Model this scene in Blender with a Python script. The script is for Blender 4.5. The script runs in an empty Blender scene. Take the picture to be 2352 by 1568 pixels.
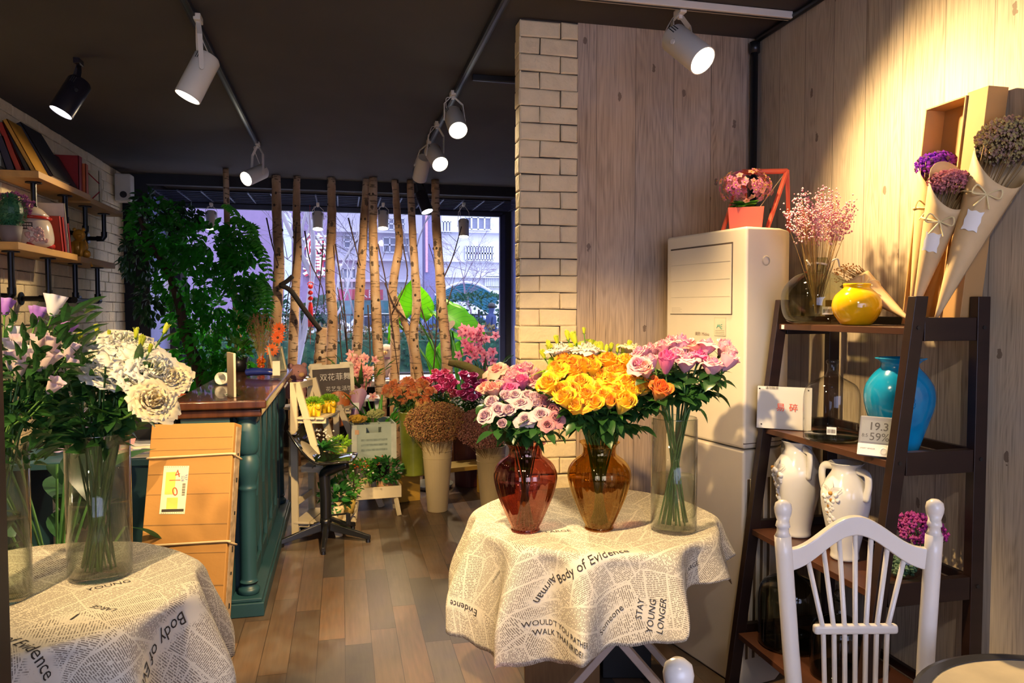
import bpy, math, random
from mathutils import Vector, Matrix, Quaternion
from math import sin, cos, pi, atan, tan, sqrt, radians as R
sc = bpy.context.scene
col = sc.collection

# ---------------------------------------------------------------- camera
FPX, CXP, CYP = 1700.0, 1176.0, 784.0
YAW = R(12.95); PITCH = math.atan(69/1700)
CAM = Vector((0, 0, 1.5))
FW = Vector((sin(YAW)*cos(PITCH), cos(YAW)*cos(PITCH), -sin(PITCH)))
RT = Vector((cos(YAW), -sin(YAW), 0)); UP = RT.cross(FW)
HF = Vector((sin(YAW), cos(YAW), 0))
cd = bpy.data.cameras.new('camera'); cam = bpy.data.objects.new('camera', cd); col.objects.link(cam)
cd.sensor_width = 36; cd.lens = 36*FPX/2352; cd.clip_start = .05; cd.clip_end = 300
cam.matrix_world = Matrix.Translation(CAM) @ Matrix((RT, UP, -FW)).transposed().to_4x4()
sc.camera = cam
sc.view_settings.view_transform = 'Standard'; sc.view_settings.look = 'None'
sc.view_settings.gamma = 1; sc.view_settings.use_curve_mapping = False
sc.view_settings.exposure = 0.55
sc.cycles.max_bounces = 9; sc.cycles.transparent_max_bounces = 24
sc.cycles.diffuse_bounces = 3; sc.cycles.glossy_bounces = 4; sc.cycles.transmission_bounces = 8
sc.cycles.sample_clamp_indirect = 4; sc.cycles.caustics_reflective = False; sc.cycles.caustics_refractive = False

# ---------------------------------------------------------------- world: overcast daylight
w = bpy.data.worlds.new('world'); sc.world = w; w.use_nodes = True
nt = w.node_tree; bg = nt.nodes['Background']
tcw = nt.nodes.new('ShaderNodeTexCoord'); sp = nt.nodes.new('ShaderNodeSeparateXYZ'); rw = nt.nodes.new('ShaderNodeValToRGB')
nt.links.new(tcw.outputs['Generated'], sp.inputs[0]); nt.links.new(sp.outputs['Z'], rw.inputs[0])
rw.color_ramp.elements[0].color = (.55, .60, .95, 1); rw.color_ramp.elements[1].color = (.72, .78, 1, 1)
rw.color_ramp.elements[0].position = .0; rw.color_ramp.elements[1].position = .6
nt.links.new(rw.outputs[0], bg.inputs[0]); bg.inputs[1].default_value = 2.6

def light(kind, name, loc, energy, color, aim=None, size=.1, spot=None, blend=.4, parent=None, size_y=None, portal=False):
    l = bpy.data.lights.new(name, kind); l.energy = energy; l.color = color
    if kind == 'AREA':
        l.shape = 'RECTANGLE'; l.size = size; l.size_y = size_y or size; l.cycles.is_portal = portal
    else: l.shadow_soft_size = size
    if kind == 'SPOT': l.spot_size = R(spot); l.spot_blend = blend
    o = bpy.data.objects.new(name, l); col.objects.link(o)
    o.location = loc
    if aim is not None: o.rotation_euler = (Vector(aim)-Vector(loc)).to_track_quat('-Z', 'Y').to_euler()
    return o
# daylight: sky through the shop window at the back (portal) and from the glazed shop front behind the camera
light('AREA', 'window_portal', (.09, 8.46, 1.7), 1, (1, 1, 1), (.09, 0, 1.7), 3.4, size_y=1.8, portal=True)
light('AREA', 'shop_front_daylight', (.7, -1.9, 1.6), 16, (.62, .68, 1), (1.5, 2.5, 1.1), 1.6, size_y=1.8)

# ---------------------------------------------------------------- pixel -> place
def ray(px, py): return FW + RT*((px-CXP)/FPX) - UP*((py-CYP)/FPX)
def at_z(px, py, z): r = ray(px, py); return CAM + r*((z-1.5)/r.z)
def at_d(px, py, d): r = ray(px, py); return CAM + r*(d/r.dot(HF))
def at_y(px, py, y): r = ray(px, py); return CAM + r*(y/r.y)
def at_x(px, py, x): r = ray(px, py); return CAM + r*(x/r.x)
def ld(l, d, z=0): return Vector((RT.x*l+HF.x*d, RT.y*l+HF.y*d, z))

# ---------------------------------------------------------------- materials
MC = {}
def newmat(name):
    m = bpy.data.materials.new(name); m.use_nodes = True
    return m, m.node_tree, m.node_tree.nodes['Principled BSDF']
def N(nt, t, **kw):
    n = nt.nodes.new('ShaderNode'+t)
    for k, v in kw.items():
        if k.startswith('i_'): n.inputs[k[2:].replace('_', ' ')].default_value = v
        else: setattr(n, k, v)
    return n
def math_n(nt, op, a, b=None, c=None, clamp=False):
    n = nt.nodes.new('ShaderNodeMath'); n.operation = op; n.use_clamp = clamp
    for i, x in enumerate((a, b, c)):
        if x is None: continue
        if isinstance(x, (int, float)): n.inputs[i].default_value = x
        else: nt.links.new(x, n.inputs[i])
    return n.outputs[0]
def mixc(nt, fac, a, b, mode='MIX'):
    n = nt.nodes.new('ShaderNodeMix'); n.data_type = 'RGBA'; n.blend_type = mode
    for i, x in ((0, fac), (6, a), (7, b)):
        if isinstance(x, (int, float)): n.inputs[i].default_value = x
        elif isinstance(x, tuple): n.inputs[i].default_value = x if len(x) == 4 else (*x, 1)
        else: nt.links.new(x, n.inputs[i])
    return n.outputs[2]
def bump(nt, b, h, strength=.3, dist=.01):
    n = N(nt, 'Bump'); n.inputs['Strength'].default_value = strength; n.inputs['Distance'].default_value = dist
    nt.links.new(h, n.inputs['Height']); nt.links.new(n.outputs[0], b.inputs['Normal'])
def ramp(nt, fac, stops):
    n = nt.nodes.new('ShaderNodeValToRGB'); nt.links.new(fac, n.inputs[0])
    e = n.color_ramp.elements
    e[0].position, e[0].color = stops[0][0], (*stops[0][1], 1)
    e[1].position, e[1].color = stops[-1][0], (*stops[-1][1], 1)
    for p, c in stops[1:-1]:
        x = e.new(p); x.color = (*c, 1)
    return n.outputs[0]
def M(name, c, rough=.5, metal=0, var=.12, scale=12, c2=None, bmp=0, bscale=None, spec=.5, stretch=(1, 1, 1), coat=0):
    if name in MC: return MC[name]
    m, nt, b = newmat(name)
    tc = N(nt, 'TexCoord'); mp = N(nt, 'Mapping'); mp.inputs['Scale'].default_value = stretch
    nt.links.new(tc.outputs['Object'], mp.inputs[0])
    nz = N(nt, 'TexNoise'); nz.inputs['Scale'].default_value = scale; nz.inputs['Detail'].default_value = 4
    nt.links.new(mp.outputs[0], nz.inputs['Vector'])
    c2 = c2 or tuple(max(0, x*(1-2*var)) for x in c)
    f = math_n(nt, 'MULTIPLY_ADD', nz.outputs[0], 2.2, -.6, clamp=True)
    nt.links.new(mixc(nt, f, c2, c), b.inputs['Base Color'])
    b.inputs['Roughness'].default_value = rough; b.inputs['Metallic'].default_value = metal
    b.inputs['Specular IOR Level'].default_value = spec; b.inputs['Coat Weight'].default_value = coat
    if bmp:
        n2 = N(nt, 'TexNoise'); n2.inputs['Scale'].default_value = bscale or scale*3; nt.links.new(mp.outputs[0], n2.inputs['Vector'])
        bump(nt, b, n2.outputs[0], bmp)
    MC[name] = m; return m
def emis(name, c, s):
    if name in MC: return MC[name]
    m = bpy.data.materials.new(name); m.use_nodes = True; nt = m.node_tree; nt.nodes.clear()
    e = N(nt, 'Emission'); e.inputs[0].default_value = (*c, 1); e.inputs[1].default_value = s
    o = N(nt, 'OutputMaterial'); nt.links.new(e.outputs[0], o.inputs[0]); MC[name] = m; return m
def glass(name, tint=(1, 1, 1), ior=1.45, rough=.02, gloss=1.0, gtint=(1, 1, 1), edge=.6):
    if name in MC: return MC[name]
    m = bpy.data.materials.new(name); m.use_nodes = True; nt = m.node_tree; nt.nodes.clear()
    t = N(nt, 'BsdfTransparent'); t.inputs[0].default_value = (*tint, 1)
    g = N(nt, 'BsdfGlossy'); g.inputs['Roughness'].default_value = rough; g.inputs[0].default_value = (*gtint, 1)
    lw = N(nt, 'LayerWeight'); lw.inputs[0].default_value = .5; f0 = ((ior-1)/(ior+1))**2
    f = math_n(nt, 'POWER', lw.outputs['Facing'], 4.0); f = math_n(nt, 'MULTIPLY_ADD', f, (1-f0)*.8, f0)
    f = math_n(nt, 'MULTIPLY', f, gloss, clamp=True)
    e = math_n(nt, 'POWER', lw.outputs['Facing'], 3.0)
    nt.links.new(mixc(nt, e, tint, tuple(x*x*x*edge for x in tint)), t.inputs[0])
    mx = N(nt, 'MixShader'); nt.links.new(f, mx.inputs[0]); nt.links.new(t.outputs[0], mx.inputs[1]); nt.links.new(g.outputs[0], mx.inputs[2])
    o = N(nt, 'OutputMaterial'); nt.links.new(mx.outputs[0], o.inputs[0]); MC[name] = m; return m
def leafm(name, c, c2=None, trans=.3, rough=.42, tcol=None, scale=9):
    """leaf or petal: diffuse + gloss with light coming through"""
    if name in MC: return MC[name]
    m, nt, b = newmat(name); out = nt.nodes['Material Output']
    tc = N(nt, 'TexCoord'); nz = N(nt, 'TexNoise'); nz.inputs['Scale'].default_value = scale
    nt.links.new(tc.outputs['Object'], nz.inputs['Vector'])
    f = math_n(nt, 'MULTIPLY_ADD', nz.outputs[0], 3, -1, clamp=True)
    cc = mixc(nt, f, c, c2 or tuple(x*.6 for x in c))
    nt.links.new(cc, b.inputs['Base Color']); b.inputs['Roughness'].default_value = rough
    t = N(nt, 'BsdfTranslucent'); t.inputs[0].default_value = (*(tcol or tuple(min(1, x*1.6) for x in c)), 1)
    mx = N(nt, 'MixShader'); mx.inputs[0].default_value = trans
    nt.links.new(b.outputs[0], mx.inputs[1]); nt.links.new(t.outputs[0], mx.inputs[2]); nt.links.new(mx.outputs[0], out.inputs[0])
    MC[name] = m; return m
def petalm(name, inner, outer, tip, trans=.3, tips=.75):
    """petals: UV.x runs from the petal's foot to its tip, UV.y from the heart of the bloom outwards"""
    if name in MC: return MC[name]
    m, nt, b = newmat(name); out = nt.nodes['Material Output']
    uv = N(nt, 'UVMap'); s = N(nt, 'SeparateXYZ'); nt.links.new(uv.outputs[0], s.inputs[0])
    nz = N(nt, 'TexNoise'); nz.inputs['Scale'].default_value = 3; nt.links.new(uv.outputs[0], nz.inputs['Vector'])
    c = ramp(nt, s.outputs[1], [(0, inner), (1, outer)])
    f = math_n(nt, 'SMOOTHSTEP' if False else 'MULTIPLY_ADD', s.outputs[0], 1/(1-tips), -tips/(1-tips), clamp=True)
    f = math_n(nt, 'MULTIPLY', f, math_n(nt, 'MULTIPLY_ADD', nz.outputs[0], 1.4, .1, clamp=True))
    c = mixc(nt, f, c, tip)
    nt.links.new(c, b.inputs['Base Color']); b.inputs['Roughness'].default_value = .5
    b.inputs['Sheen Weight'].default_value = .2
    t = N(nt, 'BsdfTranslucent'); nt.links.new(c, t.inputs[0])
    mx = N(nt, 'MixShader'); mx.inputs[0].default_value = trans
    nt.links.new(b.outputs[0], mx.inputs[1]); nt.links.new(t.outputs[0], mx.inputs[2]); nt.links.new(mx.outputs[0], out.inputs[0])
    MC[name] = m; return m

def planks_wall(name, axis, base, dark, wid=.19):
    m, nt, b = newmat(name)
    g = N(nt, 'NewGeometry'); s = N(nt, 'SeparateXYZ'); nt.links.new(g.outputs['Position'], s.inputs[0])
    u = s.outputs[axis]; z = s.outputs[2]
    q = math_n(nt, 'DIVIDE', u, wid); idn = math_n(nt, 'FLOOR', q); fr = math_n(nt, 'FRACT', q)
    wn = N(nt, 'TexWhiteNoise', noise_dimensions='1D'); nt.links.new(idn, wn.inputs['W'])
    cmb = N(nt, 'CombineXYZ'); nt.links.new(u, cmb.inputs[0]); nt.links.new(z, cmb.inputs[2])
    nt.links.new(math_n(nt, 'MULTIPLY', wn.outputs[0], 37), cmb.inputs[1])
    def nz(sx, sz, scale, det=5, dist=0):
        mp = N(nt, 'Mapping'); mp.inputs['Scale'].default_value = (sx, 1, sz); nt.links.new(cmb.outputs[0], mp.inputs[0])
        n = N(nt, 'TexNoise'); n.inputs['Scale'].default_value = scale; n.inputs['Detail'].default_value = det; n.inputs['Distortion'].default_value = dist
        nt.links.new(mp.outputs[0], n.inputs['Vector']); return n.outputs[0]
    fine = nz(1, .02, 330, 4); broad = nz(1, .22, 6, 4); patch = nz(1, 1, 2.3, 3)
    # cathedral grain: rings of a stretched, distorted field
    br = nz(1, .10, 11, 1.5, .4); rings = math_n(nt, 'SINE', math_n(nt, 'MULTIPLY', br, 95))
    rings = math_n(nt, 'MULTIPLY_ADD', rings, .5, .5)
    f = math_n(nt, 'ADD', math_n(nt, 'MULTIPLY', fine, .75), math_n(nt, 'MULTIPLY', broad, .32))
    f = math_n(nt, 'ADD', f, math_n(nt, 'MULTIPLY', rings, .09))
    f = math_n(nt, 'ADD', f, math_n(nt, 'MULTIPLY', wn.outputs[0], .16))
    f = math_n(nt, 'MULTIPLY_ADD', f, 2.5, -1.15, clamp=True)
    c = ramp(nt, f, [(0, dark), (.45, tuple((x*.6+y*.4) for x, y in zip(base, dark))), (1, base)])
    c = mixc(nt, math_n(nt, 'MULTIPLY_ADD', patch, 2, -.75, clamp=True), c, mixc(nt, .35, c, (.5, .5, .52)))
    # knots
    cm2 = N(nt, 'CombineXYZ'); nt.links.new(math_n(nt, 'MULTIPLY', u, 4.1), cm2.inputs[0]); nt.links.new(math_n(nt, 'ADD', math_n(nt, 'MULTIPLY', z, 1.9), math_n(nt, 'MULTIPLY', wn.outputs[0], 3)), cm2.inputs[1]); mp = cm2
    vo = N(nt, 'TexVoronoi', voronoi_dimensions='2D'); vo.inputs['Scale'].default_value = 1.0; nt.links.new(mp.outputs[0], vo.inputs['Vector'])
    kn = math_n(nt, 'LESS_THAN', vo.outputs['Distance'], math_n(nt, 'MULTIPLY_ADD', nz(1, 1, 60, 2), .07, .0))
    c = mixc(nt, math_n(nt, 'MULTIPLY', kn, .75), c, (.1, .06, .04))
    edge = math_n(nt, 'MAXIMUM', math_n(nt, 'LESS_THAN', fr, .012), math_n(nt, 'GREATER_THAN', fr, .992))
    c = mixc(nt, math_n(nt, 'MULTIPLY', edge, .6), c, (.06, .045, .035))
    nt.links.new(c, b.inputs['Base Color']); b.inputs['Roughness'].default_value = .55
    bump(nt, b, math_n(nt, 'ADD', math_n(nt, 'MULTIPLY', fine, .6), math_n(nt, 'MULTIPLY', edge, -2)), .25, .002)
    return m

def floor_mat():
    m, nt, b = newmat('plank_floor')
    g = N(nt, 'NewGeometry'); s = N(nt, 'SeparateXYZ'); nt.links.new(g.outputs['Position'], s.inputs[0])
    x, y = s.outputs[0], s.outputs[1]
    q = math_n(nt, 'DIVIDE', x, .118); row = math_n(nt, 'FLOOR', q); fx = math_n(nt, 'FRACT', q)
    w1 = N(nt, 'TexWhiteNoise', noise_dimensions='1D'); nt.links.new(row, w1.inputs['W'])
    yy = math_n(nt, 'ADD', math_n(nt, 'DIVIDE', y, .82), math_n(nt, 'MULTIPLY', w1.outputs[0], 5))
    cl = math_n(nt, 'FLOOR', yy); fy = math_n(nt, 'FRACT', yy)
    cb = N(nt, 'CombineXYZ'); nt.links.new(row, cb.inputs[0]); nt.links.new(cl, cb.inputs[1])
    w2 = N(nt, 'TexWhiteNoise', noise_dimensions='2D'); nt.links.new(cb.outputs[0], w2.inputs['Vector'])
    c = ramp(nt, w2.outputs[0], [(0, (.065, .048, .036)), (.3, (.14, .088, .052)), (.5, (.23, .13, .07)), (.68, (.13, .11, .088)), (.85, (.28, .155, .07)), (1, (.36, .23, .14))])
    ps = N(nt, 'CombineXYZ'); nt.links.new(math_n(nt, 'ADD', x, math_n(nt, 'MULTIPLY', w2.outputs[0], 9)), ps.inputs[0]); nt.links.new(y, ps.inputs[1])
    mp = N(nt, 'Mapping'); mp.inputs['Scale'].default_value = (55, 4, 1); nt.links.new(ps.outputs[0], mp.inputs[0])
    nz = N(nt, 'TexNoise'); nz.inputs['Detail'].default_value = 5; nz.inputs['Scale'].default_value = 1.2; nt.links.new(mp.outputs[0], nz.inputs['Vector'])
    n2 = N(nt, 'TexNoise'); n2.inputs['Scale'].default_value = 9; n2.inputs['Detail'].default_value = 6; nt.links.new(g.outputs['Position'], n2.inputs['Vector'])
    c = mixc(nt, math_n(nt, 'MULTIPLY_ADD', nz.outputs[0], 1.4, -.35, clamp=True), mixc(nt, .55, c, (.03, .02, .015)), c)
    c = mixc(nt, math_n(nt, 'MULTIPLY_ADD', n2.outputs[0], 2.2, -.8, clamp=True), c, mixc(nt, .35, c, (.16, .15, .13)))
    e = math_n(nt, 'MAXIMUM', math_n(nt, 'LESS_THAN', fx, .02), math_n(nt, 'LESS_THAN', fy, .004))
    c = mixc(nt, e, c, (.03, .02, .013))
    nt.links.new(c, b.inputs['Base Color'])
    nt.links.new(math_n(nt, 'MULTIPLY_ADD', n2.outputs[0], .3, .2), b.inputs['Roughness'])
    bump(nt, b, math_n(nt, 'SUBTRACT', nz.outputs[0], math_n(nt, 'MULTIPLY', e, 2)), .18, .002)
    return m

def paper_cloth(name='newsprint_cloth'):
    """cloth printed all over with slanting blocks of newspaper lines; UV in metres on the flat cloth"""
    m, nt, b = newmat(name)
    uv = N(nt, 'UVMap')
    vo = N(nt, 'TexVoronoi', voronoi_dimensions='2D'); vo.inputs['Scale'].default_value = 6; vo.inputs['Randomness'].default_value = .8
    nt.links.new(uv.outputs[0], vo.inputs['Vector'])
    sc_ = N(nt, 'SeparateColor'); nt.links.new(vo.outputs['Color'], sc_.inputs[0])
    ang = math_n(nt, 'MULTIPLY', sc_.outputs[0], 6.283)
    vr = N(nt, 'VectorRotate', rotation_type='Z_AXIS'); nt.links.new(uv.outputs[0], vr.inputs['Vector']); nt.links.new(ang, vr.inputs['Angle'])
    s = N(nt, 'SeparateXYZ'); nt.links.new(vr.outputs[0], s.inputs[0])
    dens = math_n(nt, 'MULTIPLY_ADD', sc_.outputs[1], 70, 150)
    ly = math_n(nt, 'MULTIPLY', s.outputs[1], dens); line = math_n(nt, 'FLOOR', ly); fl = math_n(nt, 'FRACT', ly)
    wx = math_n(nt, 'MULTIPLY', s.outputs[0], 260)
    cb = N(nt, 'CombineXYZ'); nt.links.new(math_n(nt, 'MULTIPLY', s.outputs[0], 330), cb.inputs[0]); nt.links.new(math_n(nt, 'MULTIPLY', line, 7.31), cb.inputs[1])
    wn = N(nt, 'TexNoise', noise_dimensions='2D'); wn.inputs['Scale'].default_value = .55; wn.inputs['Detail'].default_value = 2; nt.links.new(cb.outputs[0], wn.inputs['Vector'])
    ink = math_n(nt, 'MULTIPLY', math_n(nt, 'LESS_THAN', fl, .52), math_n(nt, 'LESS_THAN', wn.outputs[0], .57))
    fc = math_n(nt, 'FRACT', math_n(nt, 'MULTIPLY', s.outputs[0], 14)); ink = math_n(nt, 'MULTIPLY', ink, math_n(nt, 'GREATER_THAN', fc, .09))
    v2 = N(nt, 'TexVoronoi', voronoi_dimensions='2D', feature='DISTANCE_TO_EDGE'); v2.inputs['Scale'].default_value = 6; v2.inputs['Randomness'].default_value = .8
    nt.links.new(uv.outputs[0], v2.inputs['Vector'])
    ink = math_n(nt, 'MULTIPLY', ink, math_n(nt, 'GREATER_THAN', v2.outputs['Distance'], .012))
    # cleared patches where the big words are printed
    at = N(nt, 'Attribute', attribute_name='blank'); ink = math_n(nt, 'MULTIPLY', ink, math_n(nt, 'SUBTRACT', 1, at.outputs['Fac'], clamp=True))
    c = mixc(nt, math_n(nt, 'MULTIPLY', ink, .8), (.74, .69, .58), (.13, .10, .07))
    nt.links.new(c, b.inputs['Base Color']); b.inputs['Roughness'].default_value = .8
    wv = N(nt, 'TexNoise'); wv.inputs['Scale'].default_value = 700; nt.links.new(uv.outputs[0], wv.inputs['Vector'])
    bump(nt, b, wv.outputs[0], .15, .001)
    MC[name] = m; return m

def birch_mat():
    m, nt, b = newmat('birch_bark')
    tc = N(nt, 'TexCoord')
    def nz(sc3, scale, det=4):
        mp = N(nt, 'Mapping'); mp.inputs['Scale'].default_value = sc3; nt.links.new(tc.outputs['Object'], mp.inputs[0])
        n = N(nt, 'TexNoise'); n.inputs['Scale'].default_value = scale; n.inputs['Detail'].default_value = det; nt.links.new(mp.outputs[0], n.inputs['Vector']); return n.outputs[0]
    base = ramp(nt, nz((1, 1, .5), 6), [(.3, (.26, .13, .055)), (.5, (.46, .28, .15)), (.75, (.66, .50, .36))])
    lent = math_n(nt, 'GREATER_THAN', nz((6, 6, 34), 1.5, 2), .625)
    mp = N(nt, 'Mapping'); mp.inputs['Scale'].default_value = (12, 12, 7); nt.links.new(tc.outputs['Object'], mp.inputs[0])
    vo = N(nt, 'TexVoronoi'); vo.inputs['Scale'].default_value = 1; nt.links.new(mp.outputs[0], vo.inputs['Vector'])
    kn = math_n(nt, 'LESS_THAN', math_n(nt, 'ADD', vo.outputs['Distance'], math_n(nt, 'MULTIPLY', nz((1, 1, 3), 30, 3), .25)), .33)
    c = mixc(nt, math_n(nt, 'MULTIPLY', lent, .75), base, (.07, .04, .02))
    c = mixc(nt, math_n(nt, 'MULTIPLY', kn, .85), c, (.045, .028, .018))
    nt.links.new(c, b.inputs['Base Color']); b.inputs['Roughness'].default_value = .7
    bump(nt, b, nz((2, 2, 9), 12), .5, .01)
    return m

# ---------------------------------------------------------------- mesh builder
def wloc(o):
    v = Vector((0, 0, 0))
    while o is not None: v = v + o.location; o = o.parent
    return v
def orient(d, up=(0, 0, 1)):
    return Vector(d).to_track_quat('Z', 'Y')
class MB:
    def __init__(s): s.v = []; s.f = []; s.uv = []; s.mi = []; s.cur = 0
    def add(s, vs, fs, uvs=None):
        k = len(s.v); s.v += [Vector(p) for p in vs]; s.f += [tuple(i+k for i in f) for f in fs]
        s.uv += list(uvs) if uvs else [(0, 0)]*len(vs); s.mi += [s.cur]*len(fs); return s
    def box(s, c, size, q=None, taper=1):
        x, y, z = (t/2 for t in size); c = Vector(c); vs = []
        for dz in (-1, 1):
            k = taper if dz > 0 else 1
            for dx, dy in ((-1, -1), (1, -1), (1, 1), (-1, 1)):
                p = Vector((dx*x*k, dy*y*k, dz*z))
                if q is not None: p = q @ p
                vs.append(c+p)
        return s.add(vs, [(3, 2, 1, 0), (4, 5, 6, 7), (0, 1, 5, 4), (1, 2, 6, 5), (2, 3, 7, 6), (3, 0, 4, 7)])
    def bb(s, a, b):
        return s.box([(p+q)/2 for p, q in zip(a, b)], [abs(q-p) for p, q in zip(a, b)])
    def beam(s, a, b, w, t, up=(0, 0, 1)):
        a, b = Vector(a), Vector(b); d = (b-a); L = d.length; z = d.normalized()
        x = Vector(up).cross(z)
        if x.length < 1e-4: x = Vector((1, 0, 0))
        x.normalize(); y = z.cross(x)
        q = Matrix((x, y, z)).transposed()
        return s.box((a+b)/2, (w, t, L), q)
    def tube(s, pts, r, n=8, caps=True, flat=1.0):
        pts = [Vector(p) for p in pts]; m = len(pts)
        rs = r if isinstance(r, (list, tuple)) else [r]*m
        vs = []; ref = None
        for i, p in enumerate(pts):
            d = (pts[min(i+1, m-1)]-pts[max(i-1, 0)]).normalized()
            if ref is None: ref = Vector((1, 0, 0)) if abs(d.x) < .8 else Vector((0, 1, 0))
            x = (ref-d*ref.dot(d)).normalized(); y = d.cross(x); ref = x
            for k in range(n):
                a = 2*pi*k/n; vs.append(p+x*cos(a)*rs[i]+y*sin(a)*rs[i]*flat)
        fs = [(i*n+k, i*n+(k+1) % n, (i+1)*n+(k+1) % n, (i+1)*n+k) for i in range(m-1) for k in range(n)]
        if caps: fs += [tuple(range(n))[::-1], tuple((m-1)*n+k for k in range(n))]
        return s.add(vs, fs)
    def lathe(s, prof, n=24, c=(0, 0, 0), q=None, rid=None, caps=True):
        c = Vector(c); vs = []; uvs = []
        for i, (r, z) in enumerate(prof):
            for k in range(n):
                a = 2*pi*k/n; rr = r*(rid(a, i/(len(prof)-1)) if rid else 1)
                p = Vector((rr*cos(a), rr*sin(a), z)); vs.append(c+(q @ p if q is not None else p)); uvs.append((k/n, z))
        m = len(prof)
        fs = [(i*n+k, i*n+(k+1) % n, (i+1)*n+(k+1) % n, (i+1)*n+k) for i in range(m-1) for k in range(n)]
        if caps:
            if prof[0][0] > 1e-5: fs.append(tuple(range(n))[::-1])
            if prof[-1][0] > 1e-5: fs.append(tuple((m-1)*n+k for k in range(n)))
        return s.add(vs, fs, uvs)
    def ball(s, c, r, n=12, sx=1, sy=1, sz=1, q=None):
        k = max(4, n//2); pr = [(max(1e-6, sin(pi*i/k)), -cos(pi*i/k)) for i in range(k+1)]; c = Vector(c)
        vs = []
        for rr, z in pr:
            for j in range(n):
                a = 2*pi*j/n; p = Vector((rr*cos(a)*r*sx, rr*sin(a)*r*sy, z*r*sz)); vs.append(c+(q @ p if q is not None else p))
        return s.add(vs, [(i*n+j, i*n+(j+1) % n, (i+1)*n+(j+1) % n, (i+1)*n+j) for i in range(k) for j in range(n)])
    def octa(s, c, r):
        x, y, z = c
        return s.add([(x+r, y, z), (x-r, y, z), (x, y+r, z), (x, y-r, z), (x, y, z+r), (x, y, z-r)],
                     [(0, 2, 4), (2, 1, 4), (1, 3, 4), (3, 0, 4), (2, 0, 5), (1, 2, 5), (3, 1, 5), (0, 3, 5)])
    def grid(s, fn, nu, nv, cu=False):
        vs = []; uvs = []
        for j in range(nv+1):
            for i in range(nu+(0 if cu else 1)):
                p = fn(i/nu, j/nv); vs.append(p[0] if isinstance(p, tuple) and len(p) == 2 and not isinstance(p[0], float) else p)
                uvs.append(p[1] if isinstance(p, tuple) and len(p) == 2 and not isinstance(p[0], float) else (i/nu, j/nv))
        w = nu if cu else nu+1
        fs = [(j*w+i, j*w+(i+1) % w, (j+1)*w+(i+1) % w, (j+1)*w+i) for j in range(nv) for i in range(nu)]
        return s.add(vs, fs, uvs)
    def prism(s, pts, h, q=None, c=(0, 0, 0)):
        """polygon pts (x, y) extruded by h along z, then turned by q and moved to c"""
        n = len(pts); c = Vector(c); vs = [Vector((x, y, z)) for z in (0, h) for x, y in pts]
        vs = [c+(q @ v if q is not None else v) for v in vs]
        return s.add(vs, [tuple(range(n))[::-1], tuple(range(n, 2*n))]+[(i, (i+1) % n, n+(i+1) % n, n+i) for i in range(n)])
    def leaf(s, base, d, nrm, L, W, fold=.25, droop=.25, n=5):
        """pointed oval leaf from base along d, its face towards nrm"""
        d = Vector(d).normalized(); nrm = Vector(nrm); nrm = nrm-d*nrm.dot(d)
        nrm = nrm.normalized() if nrm.length > 1e-4 else d.orthogonal().normalized()
        x = d.cross(nrm); base = Vector(base); vs = []; fs = []
        for i in range(n+1):
            t = i/n; w = W*.5*sin(pi*min(1, t*.94+.03)**.8)*(1 if t < .97 else .15)
            p = base+d*(L*t)-nrm*(droop*L*t*t)
            vs += [p-x*w+nrm*w*fold, p, p+x*w+nrm*w*fold]
        for i in range(n): fs += [(3*i, 3*i+1, 3*i+4, 3*i+3), (3*i+1, 3*i+2, 3*i+5, 3*i+4)]
        return s.add(vs, fs)
    def mesh(s, name, off=None, smooth=True):
        me = bpy.data.meshes.new(name)
        vs = [v-off for v in s.v] if off is not None else s.v
        me.from_pydata([tuple(v) for v in vs], [], s.f); 
        ul = me.uv_layers.new(name='UVMap'); li = [0]*len(me.loops); me.loops.foreach_get('vertex_index', li)
        flat = []
        for i in li: flat += s.uv[i]
        ul.data.foreach_set('uv', flat)
        if smooth: me.polygons.foreach_set('use_smooth', [True]*len(me.polygons))
        if any(s.mi): me.polygons.foreach_set('material_index', s.mi)
        me.update(); return me
    def build(s, name, mat, parent=None, world=True, smooth=False, bevel=0, seg=2, sub=0):
        me = s.mesh(name, wloc(parent) if (parent is not None and world) else None, smooth)
        for m in (mat if isinstance(mat, (list, tuple)) else [mat]): me.materials.append(m)
        o = bpy.data.objects.new(name, me); col.objects.link(o)
        if parent is not None: o.parent = parent
        if bevel:
            b = o.modifiers.new('bevel', 'BEVEL'); b.width = bevel; b.segments = seg; b.limit_method = 'ANGLE'; b.angle_limit = R(40)
            if not smooth: me.polygons.foreach_set('use_smooth', [True]*len(me.polygons)); b.harden_normals = True
        if sub: sb = o.modifiers.new('sub', 'SUBSURF'); sb.levels = sb.render_levels = sub
        return o
def tag(o, label=None, cat=None, group=None, kind=None):
    if label: o['label'] = label
    if cat: o['category'] = cat
    if group: o['group'] = group
    if kind: o['kind'] = kind
    return o
def thing(name, label, cat, loc=(0, 0, 0), group=None, rz=0):
    o = bpy.data.objects.new(name, None); col.objects.link(o); o.location = Vector(loc); o.rotation_euler = (0, 0, rz); o.empty_display_size = .05
    return tag(o, label, cat, group)
def struct(mb, name, mat, **k):
    return tag(mb.build(name, mat, **k), kind='structure')
def inst(src, parent=None, loc=(0, 0, 0), q=None, scale=1, name=None):
    """another object on the same mesh"""
    o = src.copy(); col.objects.link(o)
    if parent is not None: o.parent = parent
    o.location = Vector(loc); o.rotation_mode = 'QUATERNION'
    if q is not None: o.rotation_quaternion = q
    o.scale = (scale,)*3
    return o
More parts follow.
